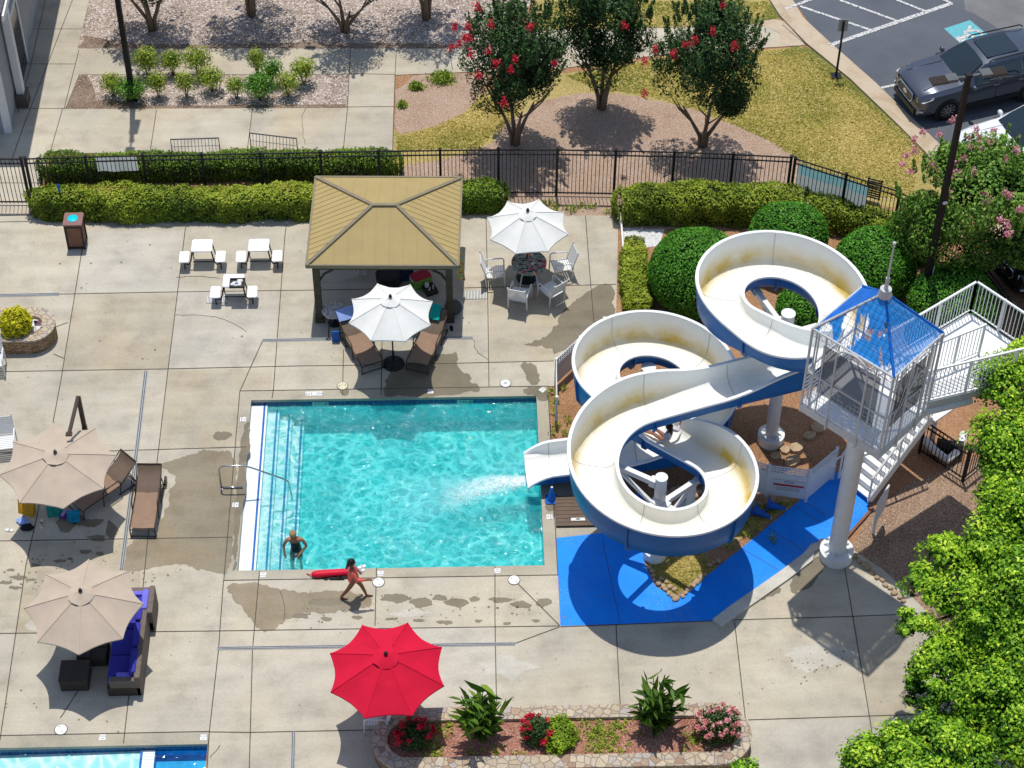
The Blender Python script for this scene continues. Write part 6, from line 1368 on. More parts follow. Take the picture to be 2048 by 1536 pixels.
t = NT('deck_plank'); t.color(t.mix(1, t.ramp(t.noise(3, 5, .6, t.mapping((1, 14, 1))), [(.3, (.105, .07, .05)), (.7, (.19, .135, .10))]), t.ramp(t.noise(30, 3), [(.3, .85), (.7, 1.12)]), 'MULTIPLY')).set(Roughness=.75)
h0, h1_ = at(1113, 1055), at(1250, 992); ht = thing('wooden_hatch', 'brown plank hatch cover beside the slide mouth', 'hatch', h0); wx, wy = h1_.x-h0.x, h1_.y-h0.y
b = MB(); n_ = 8
for k in range(n_): b.box((wx/2, (k+.5)*wy/n_, .03), (wx, wy/n_-.012, .06))
b.build('plank', MATS['deck_plank'], ht); b = MB(); b.box((wx/2, wy/2, .012), (wx+.02, wy+.02, .03)); b.build('frame', MATS['ink'], ht)
sg_ = at(1156, 1039, .06); b = MB(h0); b.box((sg_.x, sg_.y, .068), (.36, .09, .014)); b.build('sign', MATS['tile_white'], ht); b = MB(h0); b.box((sg_.x, sg_.y-.01, .0765), (.13, .012, .003)); b.lathe((sg_.x, sg_.y+.01, .0755), [(.04, 0), (.035, .004)], 12, sx=1.3, sy=.5); b.build('sign_mark', MATS['ink'], ht)
def cone(): 
    t_ = thing('traffic_cone', 'blue traffic cone', 'cone', group='blue cones around the slide'); b = MB(); b.rbox((0, 0, .02), (.32, .32, .04), .04); b.build('base', MATS['cone_blue'], t_); b = MB(); b.lathe((0, 0, .04), [(.125, 0), (.115, .02), (.035, .45), (.028, .46), (.0, .455)], 20, cap=False); b.build('body', MATS['cone_blue'], t_, 'auto'); b = MB(); b.lathe((0, 0, .5), [(.028, 0), (.03, .012), (.012, .013)], 12, cap=False); b.build('tip', MATS['lid_white'], t_); b = MB(); b.poly([(.10*math.cos(a), .10*math.sin(a), -.002) for a in np.linspace(0, 6.28, 17)[:-1]]); b.build('hollow', MATS['hollow_cream'], t_); return t_
plain('cone_blue', (.01, .10, .44), .45, .12, 5); plain('hollow_cream', (.38, .34, .16), .8)
k0 = cone(); k0.location = at(1103, 1000); k0['label'] = 'blue traffic cone standing upright beside the slide mouth'
k1_ = dup(k0, at(1278, 1004), .5, 'blue traffic cone standing in the shade under the lower slide loop')
for (px, py), (ax_, ay_), l_ in (((1534, 1016), (90, 70), 'blue traffic cone lying on its side, the outer of two beside the slide'), ((1506, 1026), (98, 60), 'blue traffic cone lying on its side, tucked against the slide loop')):
    o = dup(k0, at(px, py)+Vector((0, 0, .15)), label=l_); o.rotation_euler = (R(ax_), 0, R(ay_))
t = NT('field_stone'); t.color(t.mix(1, t.ramp(t.noise(2.2, 3), [(.3, (.34, .22, .13)), (.5, (.48, .35, .22)), (.7, (.42, .34, .27))]), t.ramp(t.noise(30, 4, .7), [(.25, .75), (.75, 1.15)]), 'MULTIPLY')).set(Roughness=.9)
rocks = [(1297+3*k, 1125+9*k, .07) for k in range(5)]+[(1318+7*k, 1168+6*k, .085) for k in range(6)]+[(1324+8*k, 1160+7*k, .07) for k in range(4)]+[(1366+6*k, 1192-6*k, .08) for k in range(8)]+[(1420+8*k, 1132-5*k, .07) for k in range(3)]+[(1330+14*k, 985-4*k, .10) for k in range(6)]+[(1378+10*k, 1000-7*k, .09) for k in range(5)]+[(1700+9*k, 1105+8.2*k, .08) for k in range(13)]+[(1465+12*k, 1006+3*k, .07) for k in range(5)]+[(1252+18*k, 892-3*k, .09) for k in range(3)]
for k, (x, y, r_) in enumerate(rocks):
    p = at(x+rnd.uniform(-2, 2), y+rnd.uniform(-2, 2)); b = MB(); b.ball((0, 0, r_*.35), r_*rnd.uniform(.8, 1.15), 9, 6, sc=(1.15, .9, .65), jit=.12); o = b.build('border_rock', MATS['field_stone'], None, True); o.location = p; o.rotation_euler = (0, 0, rnd.uniform(0, 6)); tag(o, 'rounded tan rock in the rows edging the slide garden', 'rock', 'border rocks around the slide garden')
for k, (x, y, w, h, th, l_) in enumerate([(1633, 856, .45, .34, .06, 'flat slab on bare soil below the tower, topmost'), (1620, 872, .42, .34, .05, 'flat slab just below the topmost one, partly in shade'), (1593, 900, .4, .36, .12, 'thick squared slab in the middle of the slab group'), (1570, 900, .34, .3, .05, 'low slab touching the ring shaped shadow edge'), (1552, 913, .36, .28, .05, 'slab left of the thick squared one'), (1585, 925, .55, .34, .1, 'broad tilted slab behind the lattice screen'), (1540, 1000, .5, .3, .05, 'slab lying in front of the lattice screen sign'), (1360, 1010, .40, .42, .16, 'yellow boulder seen through the lower slide loop')]):
    b = MB(); n_ = 7; pts = [(math.cos(a)*w/2*rnd.uniform(.8, 1.1), math.sin(a)*h/2*rnd.uniform(.8, 1.1)) for a in np.linspace(0, 6.28, n_+1)[:-1]]; b.prism(pts, -.02, th); o = b.build('flat_stone', MATS['field_stone']); o.location = at(x, y); o.rotation_euler = (rnd.uniform(-.08, .08), rnd.uniform(-.08, .08), rnd.uniform(0, 3)); tag(o, l_, 'stone', 'flat stones under the slide')
plain('vinyl', (.66, .67, .68), .5, .04)
def screen(label, pts, h, sign=None):
    t_ = thing('lattice_screen', label, 'screen', pts[0], group='white lattice topped screens'); og = t_.location
    for p in pts: b = MB(og); b.box((p.x, p.y, h/2), (.07, .07, h+.06)); b.build('post', MATS['vinyl'], t_)
    for p, q in zip(pts[:-1], pts[1:]):
        d = (q-p); L_ = d.length; d /= L_; b = MB(og); m_ = (p+q)/2; b.box((m_.x, m_.y, (h-.28)/2+.06), (L_-.06, .025, h-.36), rz=math.atan2(d.y, d.x)); b.build('panel', MATS['vinyl'], t_)
        b = MB(og)
        for z in (h-.25, h-.17, h-.09, h-.01): b.bar(zv(p, z), zv(q, z), .022, .03)
        n_ = int(L_/.09)
        for k in range(1, n_): q_ = p.lerp(q, k/n_); b.bar(zv(q_, h-.26), zv(q_, h), .02, .022)
        b.build('lattice', MATS['vinyl'], t_)
    return t_
A_ = at(1111, 772); screen('white lattice topped screen between the wet deck and the middle slide loop', [at(1112, 848), A_, at(1158, 728), at(1206, 690)], 1.05)
sc = [at(1500, 984), at(1531, 993), at(1611, 1003), at(1664, 958)]; s_ = screen('white lattice topped screen with a notice board beside the blue path', sc, 1.22)
plain('sign_grey', (.60, .61, .62), .5, .04); plain('sign_red', (.42, .05, .05), .5)
d = (sc[2]-sc[1]).normalized(); nn = Vector((d.y, -d.x, 0)); m_ = sc[1].lerp(sc[2], .52)+nn*.03; rz_ = math.atan2(d.y, d.x); og = s_.location
b = MB(og); b.box((m_.x, m_.y, .55), (.80, .012, .42), rz=rz_); b.build('notice', MATS['sign_grey'], s_); b = MB(og); q = m_+nn*.009; b.box((q.x, q.y, .58), (.79, .006, .07), rz=rz_); b.build('notice_band', MATS['sign_red'], s_)
b = MB(og); q = m_+nn*.009
for k in range(5): b.box((q.x, q.y, .50-.032*k), (.62-.05*(k % 2), .004, .010), rz=rz_)
b.build('notice_text', MATS['drain_grey'], s_); b = MB(og); q2 = q+Vector((0, 0, .70)); b.tube([q2+d*.12*math.cos(a)+Vector((0, 0, .035*math.sin(a))) for a in np.linspace(0, 6.28, 16)], .006, 4); b.build('notice_logo', MATS['ink'], s_)
ps = at(1746, 1066); nb_ = thing('notice_board', 'white notice board on a short post at the foot of the stairs', 'sign', ps); b = MB(); b.box((0, 0, .5), (.07, .07, 1.0)); b.build('post', MATS['white_steel'], nb_); b = MB(); b.rbox((.10, .10, 1.0), (.05, .72, .86), .02, rz=R(-32)); b.build('board', MATS['sign_grey'], nb_)
# pump enclosure by the stairs
pe = [at(*p) for p in ((1838, 905), (1925, 962), (1990, 910))]
fence('pump_fence', 'low black picket fence round the pool pumps right of the stairs', pe, hh=1.2)
pm = thing('pool_pump', 'black pool pump behind the low black fence', 'pump', at(1890, 905)); b = MB(); b.cyl((-.25, .1, .25), (.25, -.05, .25), .16, seg=20); b.cyl((.22, -.04, .25), (.42, -.1, .25), .2, .2, 20); b.box((0, 0, .06), (.7, .35, .12)); b.build('motor', MATS['black_metal'], pm, 'auto')
pp_ = thing('water_pipe', 'thick white plastic pipe bend inside the pump fence', 'pipe', at(1880, 935)); og = pp_.location; b = MB(og); b.tube([zv(at(1846, 892), .25), zv(at(1868, 915), .25), zv(at(1893, 932), .25), zv(at(1915, 912), .25), zv(at(1925, 880), .25)], .11, 14); b.build('pipe', MATS['white_steel'], pp_, True)
# ------------------------------------------------------------------ lamp posts and sign post
def lamp(label, base, H, rz, dbl=True):
    t_ = thing('lamp_post', label, 'lamp post', base, rz, 'black lamp posts'); b = MB(); w0, w1 = .085, .062; b.add([(sx*w, sy*w, z) for w, z in ((w0, 0), (w1, H)) for sx, sy in ((-1, -1), (1, -1), (1, 1), (-1, 1))], [(0, 1, 5, 4), (1, 2, 6, 5), (2, 3, 7, 6), (3, 0, 4, 7), (4, 5, 6, 7), (3, 2, 1, 0)]); b.build('pole', MATS['dark_metal'], t_)
    b = MB(); b.box((0, 0, .02), (.36, .36, .05)); b.build('base_plate', MATS['dark_metal'], t_); b = MB(); b.box((0, 0, H+.02), (.16, .16, .05)); b.build('top_cap', MATS['dark_metal'], t_)
    for s in ((-1, 1) if dbl else (1,)):
        b = MB(); b.bar((s*.05, 0, H-.05), (s*.38, 0, H-.02), .06, .05); b.rbox((s*.46, 0, H-.01), (.30, .28, .1), .03); a_ = b.build('lamp_head', MATS['dark_grey_metal'], t_); b = MB()
        b.box((s*.8, 0, H-.035), (.42, .30, .04), mi=0)
        for k in range(9): b.box((s*(.62+.045*k), 0, H-.005), (.02, .29, .04), mi=0)
        b.build('fin', MATS['fin_brown'], a_)
    return t_
plain('fin_brown', (.06, .05, .042), .6)
lm = lamp('tall black lamp post with two ribbed heads rising behind the slide tower', at(1836, 645), 8.75, R(12))
b = MB(); b.ball((0.02, -.09, 4.55), .07, 8, 6, sc=(1, .6, .8)); b.build('sensor', MATS['lid_white'], lm); b = MB(); b.tube([(.1, -.085, 2.2), (.1, -.1, .4)], .012, 6); b.build('conduit', MATS['galvanised'], lm)
lamp('black lamp post rising out of the shrubs, its top above the picture', at(266, 196), 8.0, R(88))
sp0 = at(1672, 152); st_ = thing('sign_post', 'short black post with a small plate facing the parked cars', 'sign', sp0); b = MB(); b.bar((0, 0, 0), (0, 0, 2.15), .06); b.build('post', MATS['dark_metal'], st_); b = MB(); b.box((0, .05, 1.95), (.31, .012, .46)); b.build('plate', MATS['sign_back'] if 'sign_back' in MATS else MATS['grey_slat'], st_); b = MB(); b.box((0, 0, .015), (.32, .3, .03)); b.build('foot', MATS['dark_metal'], st_)
# grass blades over the lawn, a black grating leaning on the fence by the banner
def poly_pts(pix, n, seed):
    r = np.random.default_rng(seed); P = np.array(pix, float); lo, hi = P.min(0), P.max(0); out = []
    while len(out) < n:
        q = r.uniform(lo, hi, (n*3, 2)); ins = np.zeros(len(q), bool); j = len(P)-1
        for i in range(len(P)):
            c_ = ((P[i, 1] > q[:, 1]) != (P[j, 1] > q[:, 1])) & (q[:, 0] < (P[j, 0]-P[i, 0])*(q[:, 1]-P[i, 1])/(P[j, 1]-P[i, 1]+1e-9)+P[i, 0]); ins ^= c_; j = i
        out += list(q[ins])
    return np.array([tuple(at(x, y)) for x, y in out[:n]])
leafmat('grass_blade', [(.12, .19, .02), (.26, .29, .045), (.50, .42, .11), (.70, .55, .22), (.80, .65, .32)], .7, .3)
gp_ = np.concatenate([poly_pts([(1130, 152), (1330, 115), (1610, 96), (1700, 165), (1845, 300), (1820, 400), (1720, 390), (1600, 325), (1545, 285), (1470, 250), (1390, 220), (1290, 190), (1200, 178)], 24000, 3), poly_pts([(792, 275), (860, 255), (930, 225), (960, 195), (1010, 190), (1040, 225), (990, 262), (960, 296), (795, 300)], 4200, 4), poly_pts([(1100, 2), (1535, 2), (1555, 36), (1500, 44), (1330, 52), (1120, 54), (1060, 62)], 6000, 5), poly_pts([(1300, 1135), (1320, 1165), (1352, 1188), (1388, 1160), (1430, 1140), (1400, 1105), (1350, 1085)], 1500, 6), poly_pts([(1440, 1085), (1480, 1015), (1540, 1005), (1590, 1003), (1500, 1058)], 900, 7)])
gp_[:, 2] = .012; gt = .52+.30*vnoise(gp_, 1.1, 4)+.22*vnoise(gp_, 3.2, 5)+rng.normal(0, .15, len(gp_))
o = leafmesh('grass', gp_, np.tile([0, -.15, 1.], (len(gp_), 1)), .045, MATS['grass_blade'], None, gt, .32, 0, 8); o['kind'] = 'stuff'
pq = at(1744, 402); gg = thing('plastic_grating', 'black plastic grating leaning on the fence at the end of the long banner', 'grating', pq); b = MB()
for k in range(9): b.box((0, .02, .12+.085*k), (.46+.0*k, .03, .035), rz=R(-24))
for s in (-1, 1): b.box((s*.2*math.cos(R(-24)), s*.2*math.sin(R(-24))+.02, .46), (.04, .025, .8), rz=R(-24))
b.build('slat', MATS['ink'], gg)

lp_ = np.array([tuple(at(rnd.uniform(10, 1830), rnd.uniform(455, 1420))) for _ in range(420)]); lp_ = lp_[~((lp_[:, 0] > -.6) & (lp_[:, 0] < PW+.6) & (lp_[:, 1] > -.6) & (lp_[:, 1] < PD+.6))]; lp_ = lp_[(lp_[:, 0] < 7.7) | (lp_[:, 1] < -1.6)]; lp_[:, 2] = .014
o = leafmesh('leaf_litter', lp_, np.tile([0, 0, 1.], (len(lp_), 1)), .022, MATS['bark'], None, None, .5, 2, 12); o['kind'] = 'stuff'
# ------------------------------------------------------------------ people
def skinmesh(name, chains, m, parent=None, sub=2, extra=None):
    """one continuous surface grown over a joint skeleton; chains: lists of (point, radius) that share their first point with an earlier one"""
    vs, es, rs = [], [], []
    def vid(p, r):
        p = tuple(round(c, 4) for c in p)
        for i, q in enumerate(vs):
            if q == p: return i
        vs.append(p); rs.append(r); return len(vs)-1
    for ch in chains:
        ids = [vid(p, r) for p, r in ch]; es += [(a, b_) for a, b_ in zip(ids[:-1], ids[1:])]
    me = bpy.data.meshes.new(name); me.from_pydata(vs, es, []); o = bpy.data.objects.new(name, me); COL.objects.link(o)
    md = o.modifiers.new('s', 'SKIN'); md.use_smooth_shade = True
    for i, r in enumerate(rs): me.skin_vertices[0].data[i].radius = r if hasattr(r, '__len__') else (r, r)
    me.skin_vertices[0].data[0].use_root = True
    ms = o.modifiers.new('u', 'SUBSURF'); ms.levels = ms.render_levels = sub
    dg = bpy.context.evaluated_depsgraph_get(); me2 = bpy.data.meshes.new_from_object(o.evaluated_get(dg)); bpy.data.objects.remove(o); bpy.data.meshes.remove(me)
    me2.name = name
    if extra:
        bm = bmesh.new(); bm.from_mesh(me2); tmp = bpy.data.meshes.new('t'); tmp.from_pydata(extra.v, [], extra.f); bm.from_mesh(tmp); bm.to_mesh(me2); bm.free(); bpy.data.meshes.remove(tmp)
    me2.materials.clear(); return link_mesh(name, me2, m, parent, True)
def hand(w, d, up, s=1.0, curl=.3, side_=1):
    """palm and five fingers from wrist point w along direction d"""
    d = Vector(d).normalized(); x = d.cross(Vector(up)).normalized()*side_; n = x.cross(d)*side_; w = Vector(w); out = []
    palm = w+d*.055*s; out.append([(tuple(w), .021*s), (tuple(palm), (.030*s, .016*s))])
    for k, (off, ln) in enumerate(((-.027, .058), (-.009, .072), (.009, .068), (.026, .052))):
        b0 = palm+x*off*s+d*.022*s; c1 = b0+d*ln*.5*s-n*curl*.02*s; c2 = b0+d*ln*s-n*curl*.05*s; out.append([(tuple(palm), (.030*s, .016*s)), (tuple(b0), .0095*s), (tuple(c1), .0085*s), (tuple(c2), .0065*s)])
    t0 = w+d*.025*s-x*.03*s; out.append([(tuple(w), .021*s), (tuple(t0), .011*s), (tuple(t0+d*.03*s-x*.018*s), .0095*s), (tuple(t0+d*.052*s-x*.02*s), .007*s)]); return out
def head(c, fwd, r=.095):
    """skull, jaw, nose, ears, eyes and mouth; facing fwd"""
    c = Vector(c); f = Vector(fwd).normalized(); x = f.cross(Vector((0, 0, 1))).normalized(); u = x.cross(f); b = MB(); M_ = Matrix((x, f, u)).transposed()
    def put(mb): return [tuple(c+M_ @ Vector(v)) for v in mb.v]
    h = MB(); h.ball((0, -.008, .012), r, 16, 10, sc=(.80, .98, 1.06)); h.ball((0, .022, -.05), r*.68, 12, 8, sc=(.84, .9, .82)); h.ball((0, .094, -.012), .015, 8, 5, sc=(.8, 1, 1.3)); h.ball((-.076, -.01, -.008), .021, 8, 5, sc=(.45, .8, 1.3)); h.ball((.076, -.01, -.008), .021, 8, 5, sc=(.45, .8, 1.3)); h.ball((0, .078, -.052), .018, 8, 5, sc=(1.3, .5, .5))
    b.v = put(h); b.f = h.f
    e = MB()
    for s in (-1, 1): e.ball((s*.032, .082, .012), .012, 8, 5, sc=(1.2, .5, .7))
    ev = MB(); ev.v = put(e); ev.f = e.f; ev.mi = [0]*len(e.f); return b, ev, (c, M_)
def hairmesh(frame, balls, m, parent, name='hair'):
    c, M_ = frame; h = MB()
    for p, r, sc in balls: h.ball(p, r, 14, 9, sc=sc, jit=.03)
    b = MB(); b.v = [tuple(c+M_ @ Vector(v)) for v in h.v]; b.f = h.f; b.mi = [0]*len(h.f); return b.build(name, m, parent, True)
plain('skin_tan', (.33, .155, .085), .55, .08, 12); plain('skin_brown', (.22, .095, .055), .55, .08, 12); plain('skin_child', (.27, .12, .07), .55, .08, 12); plain('hair_dark', (.014, .011, .010), .4, .3, 30); plain('hair_blonde', (.36, .25, .12), .5, .3, 40); plain('coral_cloth', (.72, .14, .11), .85, .08, 8, bump=.3); plain('swim_black', (.012, .014, .022), .5, .2); plain('rash_white', (.58, .56, .60), .7, .1, 8); plain('eye_dark', (.01, .008, .008), .2); plain('rescue_red', (.60, .008, .035), .5, .08, 6); plain('sandal_white', (.7, .69, .66), .6, .15, 30)
# girl walking along the near pool edge
g = thing('person', 'girl in a long coral shirt walking barefoot to the right along the pool edge', 'person', at(710, 1196))
S_ = 1.0
pel, wst, chs, nk = (0, 0, .78), (-.01, 0, .93), (-.02, 0, 1.10), (-.03, 0, 1.245)
hips = [((-.01, .075, .76), .083), ((.01, -.075, .76), .083)]
foot_b, foot_f = (-.33, .06, .0), (.31, -.05, .0)
legs = [[(pel, (.12, .10)), (hips[1][0], .078), ((-.15, -.06, .43), .056), ((-.33, -.03, .11), .036), ((-.35, -.02, .05), .036), ((-.27, -.03, .025), (.036, .024)), ((-.17, -.04, .022), (.034, .018))],
        [(pel, (.12, .10)), (hips[0][0], .078), ((.17, .06, .45), .056), ((.27, .06, .12), .036), ((.27, .06, .05), .036), ((.36, .05, .025), (.036, .024)), ((.45, .045, .022), (.034, .018))]]
torso = [(pel, (.12, .10)), (wst, (.105, .085)), (chs, (.115, .09)), (nk, .05), ((-.03, 0, 1.30), .045)]
aR = [(chs, (.115, .09)), ((-.01, -.14, 1.155), .05), ((.10, -.19, .95), .039), ((.33, -.17, .92), .028)]; aL = [(chs, (.115, .09)), ((-.03, .14, 1.155), .05), ((.02, .22, .93), .039), ((.12, .24, .75), .027)]
hb, ev, fr = head((-.015, 0, 1.395), (.9, .25, -.2), .098)
skinmesh('body', [torso]+legs+[aR, aL]+hand((.33, -.17, .92), (1, .1, -.05), (0, 0, 1), 1.0)+hand((.12, .24, .75), (.5, .1, -.8), (1, 0, 0), 1.0), MATS['skin_brown'], g, 2, hb); ev.build('eye', MATS['eye_dark'], g)
sh = [[((0, 0, .64), (.165, .135)), ((0, 0, .80), (.155, .125)), ((-.01, 0, .95), (.14, .11)), (chs, (.145, .115)), ((-.03, 0, 1.22), .07)], [(chs, (.145, .115)), ((-.01, -.14, 1.155), .065), ((.10, -.19, .95), .052), ((.30, -.172, .923), .040)], [(chs, (.145, .115)), ((-.03, .14, 1.155), .065), ((.02, .22, .93), .052), ((.11, .238, .77), .040)]]
skinmesh('shirt', sh, MATS['coral_cloth'], g, 2)
hairmesh(fr, [((0, -.018, .03), .108, (.86, .95, .96)), ((0, -.085, -.06), .062, (.8, .7, 1.6)), ((0, -.10, -.16), .04, (.8, .7, 1.7))], MATS['hair_dark'], g)
# woman standing in the pool
wz = -1.04; wb = at(589, 1066, .46); g2_ = thing('person', 'blonde woman in a dark swimsuit standing in the pool beside the steps', 'person', Vector((wb.x, wb.y, wz)))
pel, wst, chs, nk = (0, 0, .86), (.0, 0, 1.02), (-.02, -.02, 1.22), (-.03, -.04, 1.385)
legs = [[(pel, (.14, .115)), ((s*.09, 0, .80), .088), ((s*.11-.03, -.06, .46), .060), ((s*.11-.02, -.02, .09), .038), ((s*.11-.02, -.10, .03), (.038, .025)), ((s*.12-.02, -.2, .025), (.038, .02))] for s in (-1, 1)]
torso = [(pel, (.14, .115)), (wst, (.12, .095)), (chs, (.135, .10)), (nk, .052), ((-.03, -.05, 1.44), .047)]
aR = [(chs, (.135, .10)), ((-.19, -.02, 1.29), .052), ((-.31, -.02, 1.06), .041), ((-.29, -.16, .86), .028)]; aL = [(chs, (.135, .10)), ((.17, -.02, 1.29), .052), ((.28, -.05, 1.05), .041), ((.10, -.22, .91), .028)]
hb, ev, fr = head((-.04, -.07, 1.52), (-.25, -.9, -.5), .10)
skinmesh('body', [torso]+legs+[aR, aL]+hand((-.29, -.16, .86), (.1, -.3, -.9), (0, -1, 0), 1.05)+hand((.10, -.22, .91), (-.9, -.3, -.2), (0, 0, 1), 1.05), MATS['skin_tan'], g2_, 2, hb); ev.build('eye', MATS['eye_dark'], g2_)
skinmesh('swimsuit', [[((0, 0, .80), (.145, .12)), ((0, 0, .90), (.147, .122)), (wst, (.128, .103)), ((-.015, -.02, 1.17), (.142, .112)), ((-.02, -.02, 1.24), (.118, .098))], [((-.02, -.02, 1.24), (.118, .098)), ((-.09, -.03, 1.33), .02), ((-.10, .0, 1.36), .014)], [((-.02, -.02, 1.24), (.118, .098)), ((.06, -.03, 1.33), .02), ((.07, .0, 1.36), .014)]], MATS['swim_black'], g2_, 2)
hairmesh(fr, [((0, -.018, .026), .110, (.86, .95, .96)), ((0, -.06, .10), .045, (1, 1, .9)), ((0, -.075, -.05), .06, (1, .7, 1.1))], MATS['hair_blonde'], g2_)
# child on the slide: legs ahead, leaning back, arms out
i0 = min((i for i in range(len(PTS)) if 20 < SL[i] < 33), key=lambda i: (ctr[i]-at(1327, 889, ctr[i].z)).length); c0 = ctr[i0]; hd = Vector((tan[i0].x, tan[i0].y, 0)).normalized(); rt = Vector((hd.y, -hd.x, 0))
g3_ = thing('person', 'child with dark hair and a white shirt sliding down inside the slide, seen from behind', 'person', c0)
def L3(f_, r_, z_): v = hd*f_+rt*r_; v.z = z_-.126*f_; return tuple(v)
pel, wst, chs, nk = L3(0, 0, .11), L3(-.03, 0, .24), L3(-.05, 0, .38), L3(-.05, 0, .49)
legs = [[(pel, (.105, .09)), (L3(.06, s*.065, .10), .068), (L3(.38, s*.08, .17), .048), (L3(.70, s*.09, .07), .032), (L3(.74, s*.09, .06), .03), (L3(.78, s*.1, .13), (.028, .02)), (L3(.79, s*.1, .18), (.026, .016))] for s in (-1, 1)]
torso = [(pel, (.105, .09)), (wst, (.092, .078)), (chs, (.10, .08)), (nk, .042), (L3(-.04, 0, .53), .038)]
aR = [(chs, (.10, .08)), (L3(-.05, .12, .43), .042), (L3(-.12, .27, .30), .033), (L3(-.06, .42, .40), .024)]; aL = [(chs, (.10, .08)), (L3(-.05, -.12, .43), .042), (L3(-.10, -.25, .28), .033), (L3(.05, -.36, .22), .024)]
hb, ev, fr = head(L3(-.03, 0, .61), hd*.95+rt*-.15, .094)
w1, w2_ = Vector(aR[-1][0]), Vector(aL[-1][0])
skinmesh('body', [torso]+legs+[aR, aL]+hand(w1, rt*.7+hd*.2+Vector((0, 0, .6)), hd, .92, .1)+hand(w2_, hd*.8-rt*.4, Vector((0, 0, 1)), .9), MATS['skin_child'], g3_, 2, hb); ev.build('eye', MATS['eye_dark'], g3_)
skinmesh('shirt', [[(L3(0, 0, .12), (.12, .10)), (wst, (.11, .093)), (chs, (.118, .095)), (L3(-.05, 0, .475), .056)], [(chs, (.118, .095)), (L3(-.05, .12, .43), .053), (L3(-.12, .27, .30), .043), (L3(-.07, .40, .385), .034)], [(chs, (.118, .095)), (L3(-.05, -.12, .43), .053), (L3(-.10, -.25, .28), .043), (L3(.04, -.345, .225), .034)]], MATS['rash_white'], g3_, 2)
hairmesh(fr, [((0, -.016, .028), .104, (.86, .97, .97)), ((0, -.08, -.07), .06, (1.0, .6, 1.5)), ((0, -.088, -.17), .042, (1.0, .6, 1.9))], MATS['hair_dark'], g3_)
# rescue tube and sandals on the coping
rt0, rt1 = at(627, 1153), at(704, 1147); rb_ = thing('rescue_tube', 'red foam rescue tube lying on the pool edge behind the walking girl', 'rescue tube', rt0)
d = (rt1-rt0).normalized(); nn = Vector((-d.y, d.x, 0)); Lr = (rt1-rt0).length; b = MB(); prof_ = [(-.05, .03), (0, .075), (.08, .09), (Lr-.1, .09), (Lr-.02, .08), (Lr+.03, .03)]; vs = []
for s_, r_ in prof_:
    for k in range(12): a = 2*math.pi*k/12; vs.append(d*s_+nn*math.cos(a)*r_*1.05+Vector((0, 0, .085+math.sin(a)*r_*.92)))
b.add(vs, [(i*12+k, i*12+(k+1) % 12, (i+1)*12+(k+1) % 12, (i+1)*12+k) for i in range(5) for k in range(12)]+[tuple(range(11, -1, -1)), tuple(60+k for k in range(12))]); b.build('float', MATS['rescue_red'], rb_, True)
b = MB(); b.tube([d*-.05+Vector((0, 0, .07)), d*-.10+nn*.04+Vector((0, 0, .03)), d*-.17+nn*.1+Vector((0, 0, .02))], .012, 6); b.build('cord', MATS['rescue_red'], rb_, True)
b = MB(); q = [d*(.22+.09*k)+nn*(-.13+rnd.uniform(-.05, .05))+Vector((0, 0, .02)) for k in range(8)]; b.tube(q, .02, 6); b.tube([q[0], q[3]+nn*.06, q[6]-nn*.05, q[2]-nn*.04], .017, 6); b.build('strap', MATS['black_metal'], rb_, True)
def shoe(o_, dx, dy, rz_, m): 
    b = MB(); b.rbox((dx, dy, .015), (.09, .22, .03), .04, rz_); b.tube([Vector((dx, dy, .03))+Vector((math.cos(rz_), math.sin(rz_), 0))*k*.045+Vector((0, 0, .04*(1-k*k))) for k in (-1, -.5, 0, .5, 1)], .014, 5); return b.build('sandal', m, o_)
sp1 = thing('sandals', 'pair of white sandals on the pool edge just beyond the walking girl', 'sandals', at(722, 1143)); shoe(sp1, 0, 0, -1.0, MATS['sandal_white']); shoe(sp1, .02, .14, -1.2, MATS['sandal_white'])
# ------------------------------------------------------------------ belongings
plain('bag_yellow', (.50, .27, .015), .7); plain('bag_teal', (.02, .24, .20), .7); plain('bag_cyan', (.0, .25, .42), .45, .3, 10); plain('purple_cloth', (.14, .05, .26), .8); plain('lilac', (.42, .30, .56), .7); plain('towel_blue', (.26, .36, .68), .95, .1, 8, bump=.4); plain('towel_teal', (.01, .34, .30), .95, .1, 8, bump=.4); plain('cloth_black', (.015, .015, .018), .9); plain('cooler_red', (.45, .02, .05), .5); plain('cooler_green', (.16, .30, .05), .6, .4, 12); plain('navy', (.02, .035, .09), .7)
t = NT('print_cloth'); t.color(t.ramp(t.noise(9, 4, .7), [(.36, (.03, .05, .35)), (.44, (.02, .40, .48)), (.5, (.65, .62, .03)), (.57, (.60, .10, .02)), (.66, (.03, .06, .30))])).set(Roughness=.9)
t = NT('shell_print'); t.color(t.mix(t.ramp(t.vor(14, 'F1', 'Distance'), [(.25, 0), (.5, 1)]), (.32, .24, .24), (.60, .56, .52))).set(Roughness=.8)
def drape(name, label, cat, pts, z, m, fold=.02, N_=10, thick=True, sag=.0):
    """cloth over four surveyed corners (a,b,c,d)"""
    q = [p if isinstance(p, Vector) else at(*p, z) for p in pts]; t_ = thing(name, label, cat, q[0]); b = MB(q[0]); g_ = []
    for i in range(N_+1):
        for j in range(N_+1):
            u, v = i/N_, j/N_; P = q[0]*(1-u)*(1-v)+q[1]*u*(1-v)+q[2]*u*v+q[3]*(1-u)*v; P = P+Vector((0, 0, .012+fold*(.5+.5*math.sin(u*9+v*4))*(1-v*.2)+rnd.uniform(0, fold*.4))); g_.append(P)
    n1 = N_+1; b.add(g_, [(i*n1+j, (i+1)*n1+j, (i+1)*n1+j+1, i*n1+j+1) for i in range(N_) for j in range(N_)]); b.build('cloth', m, t_, True); return t_
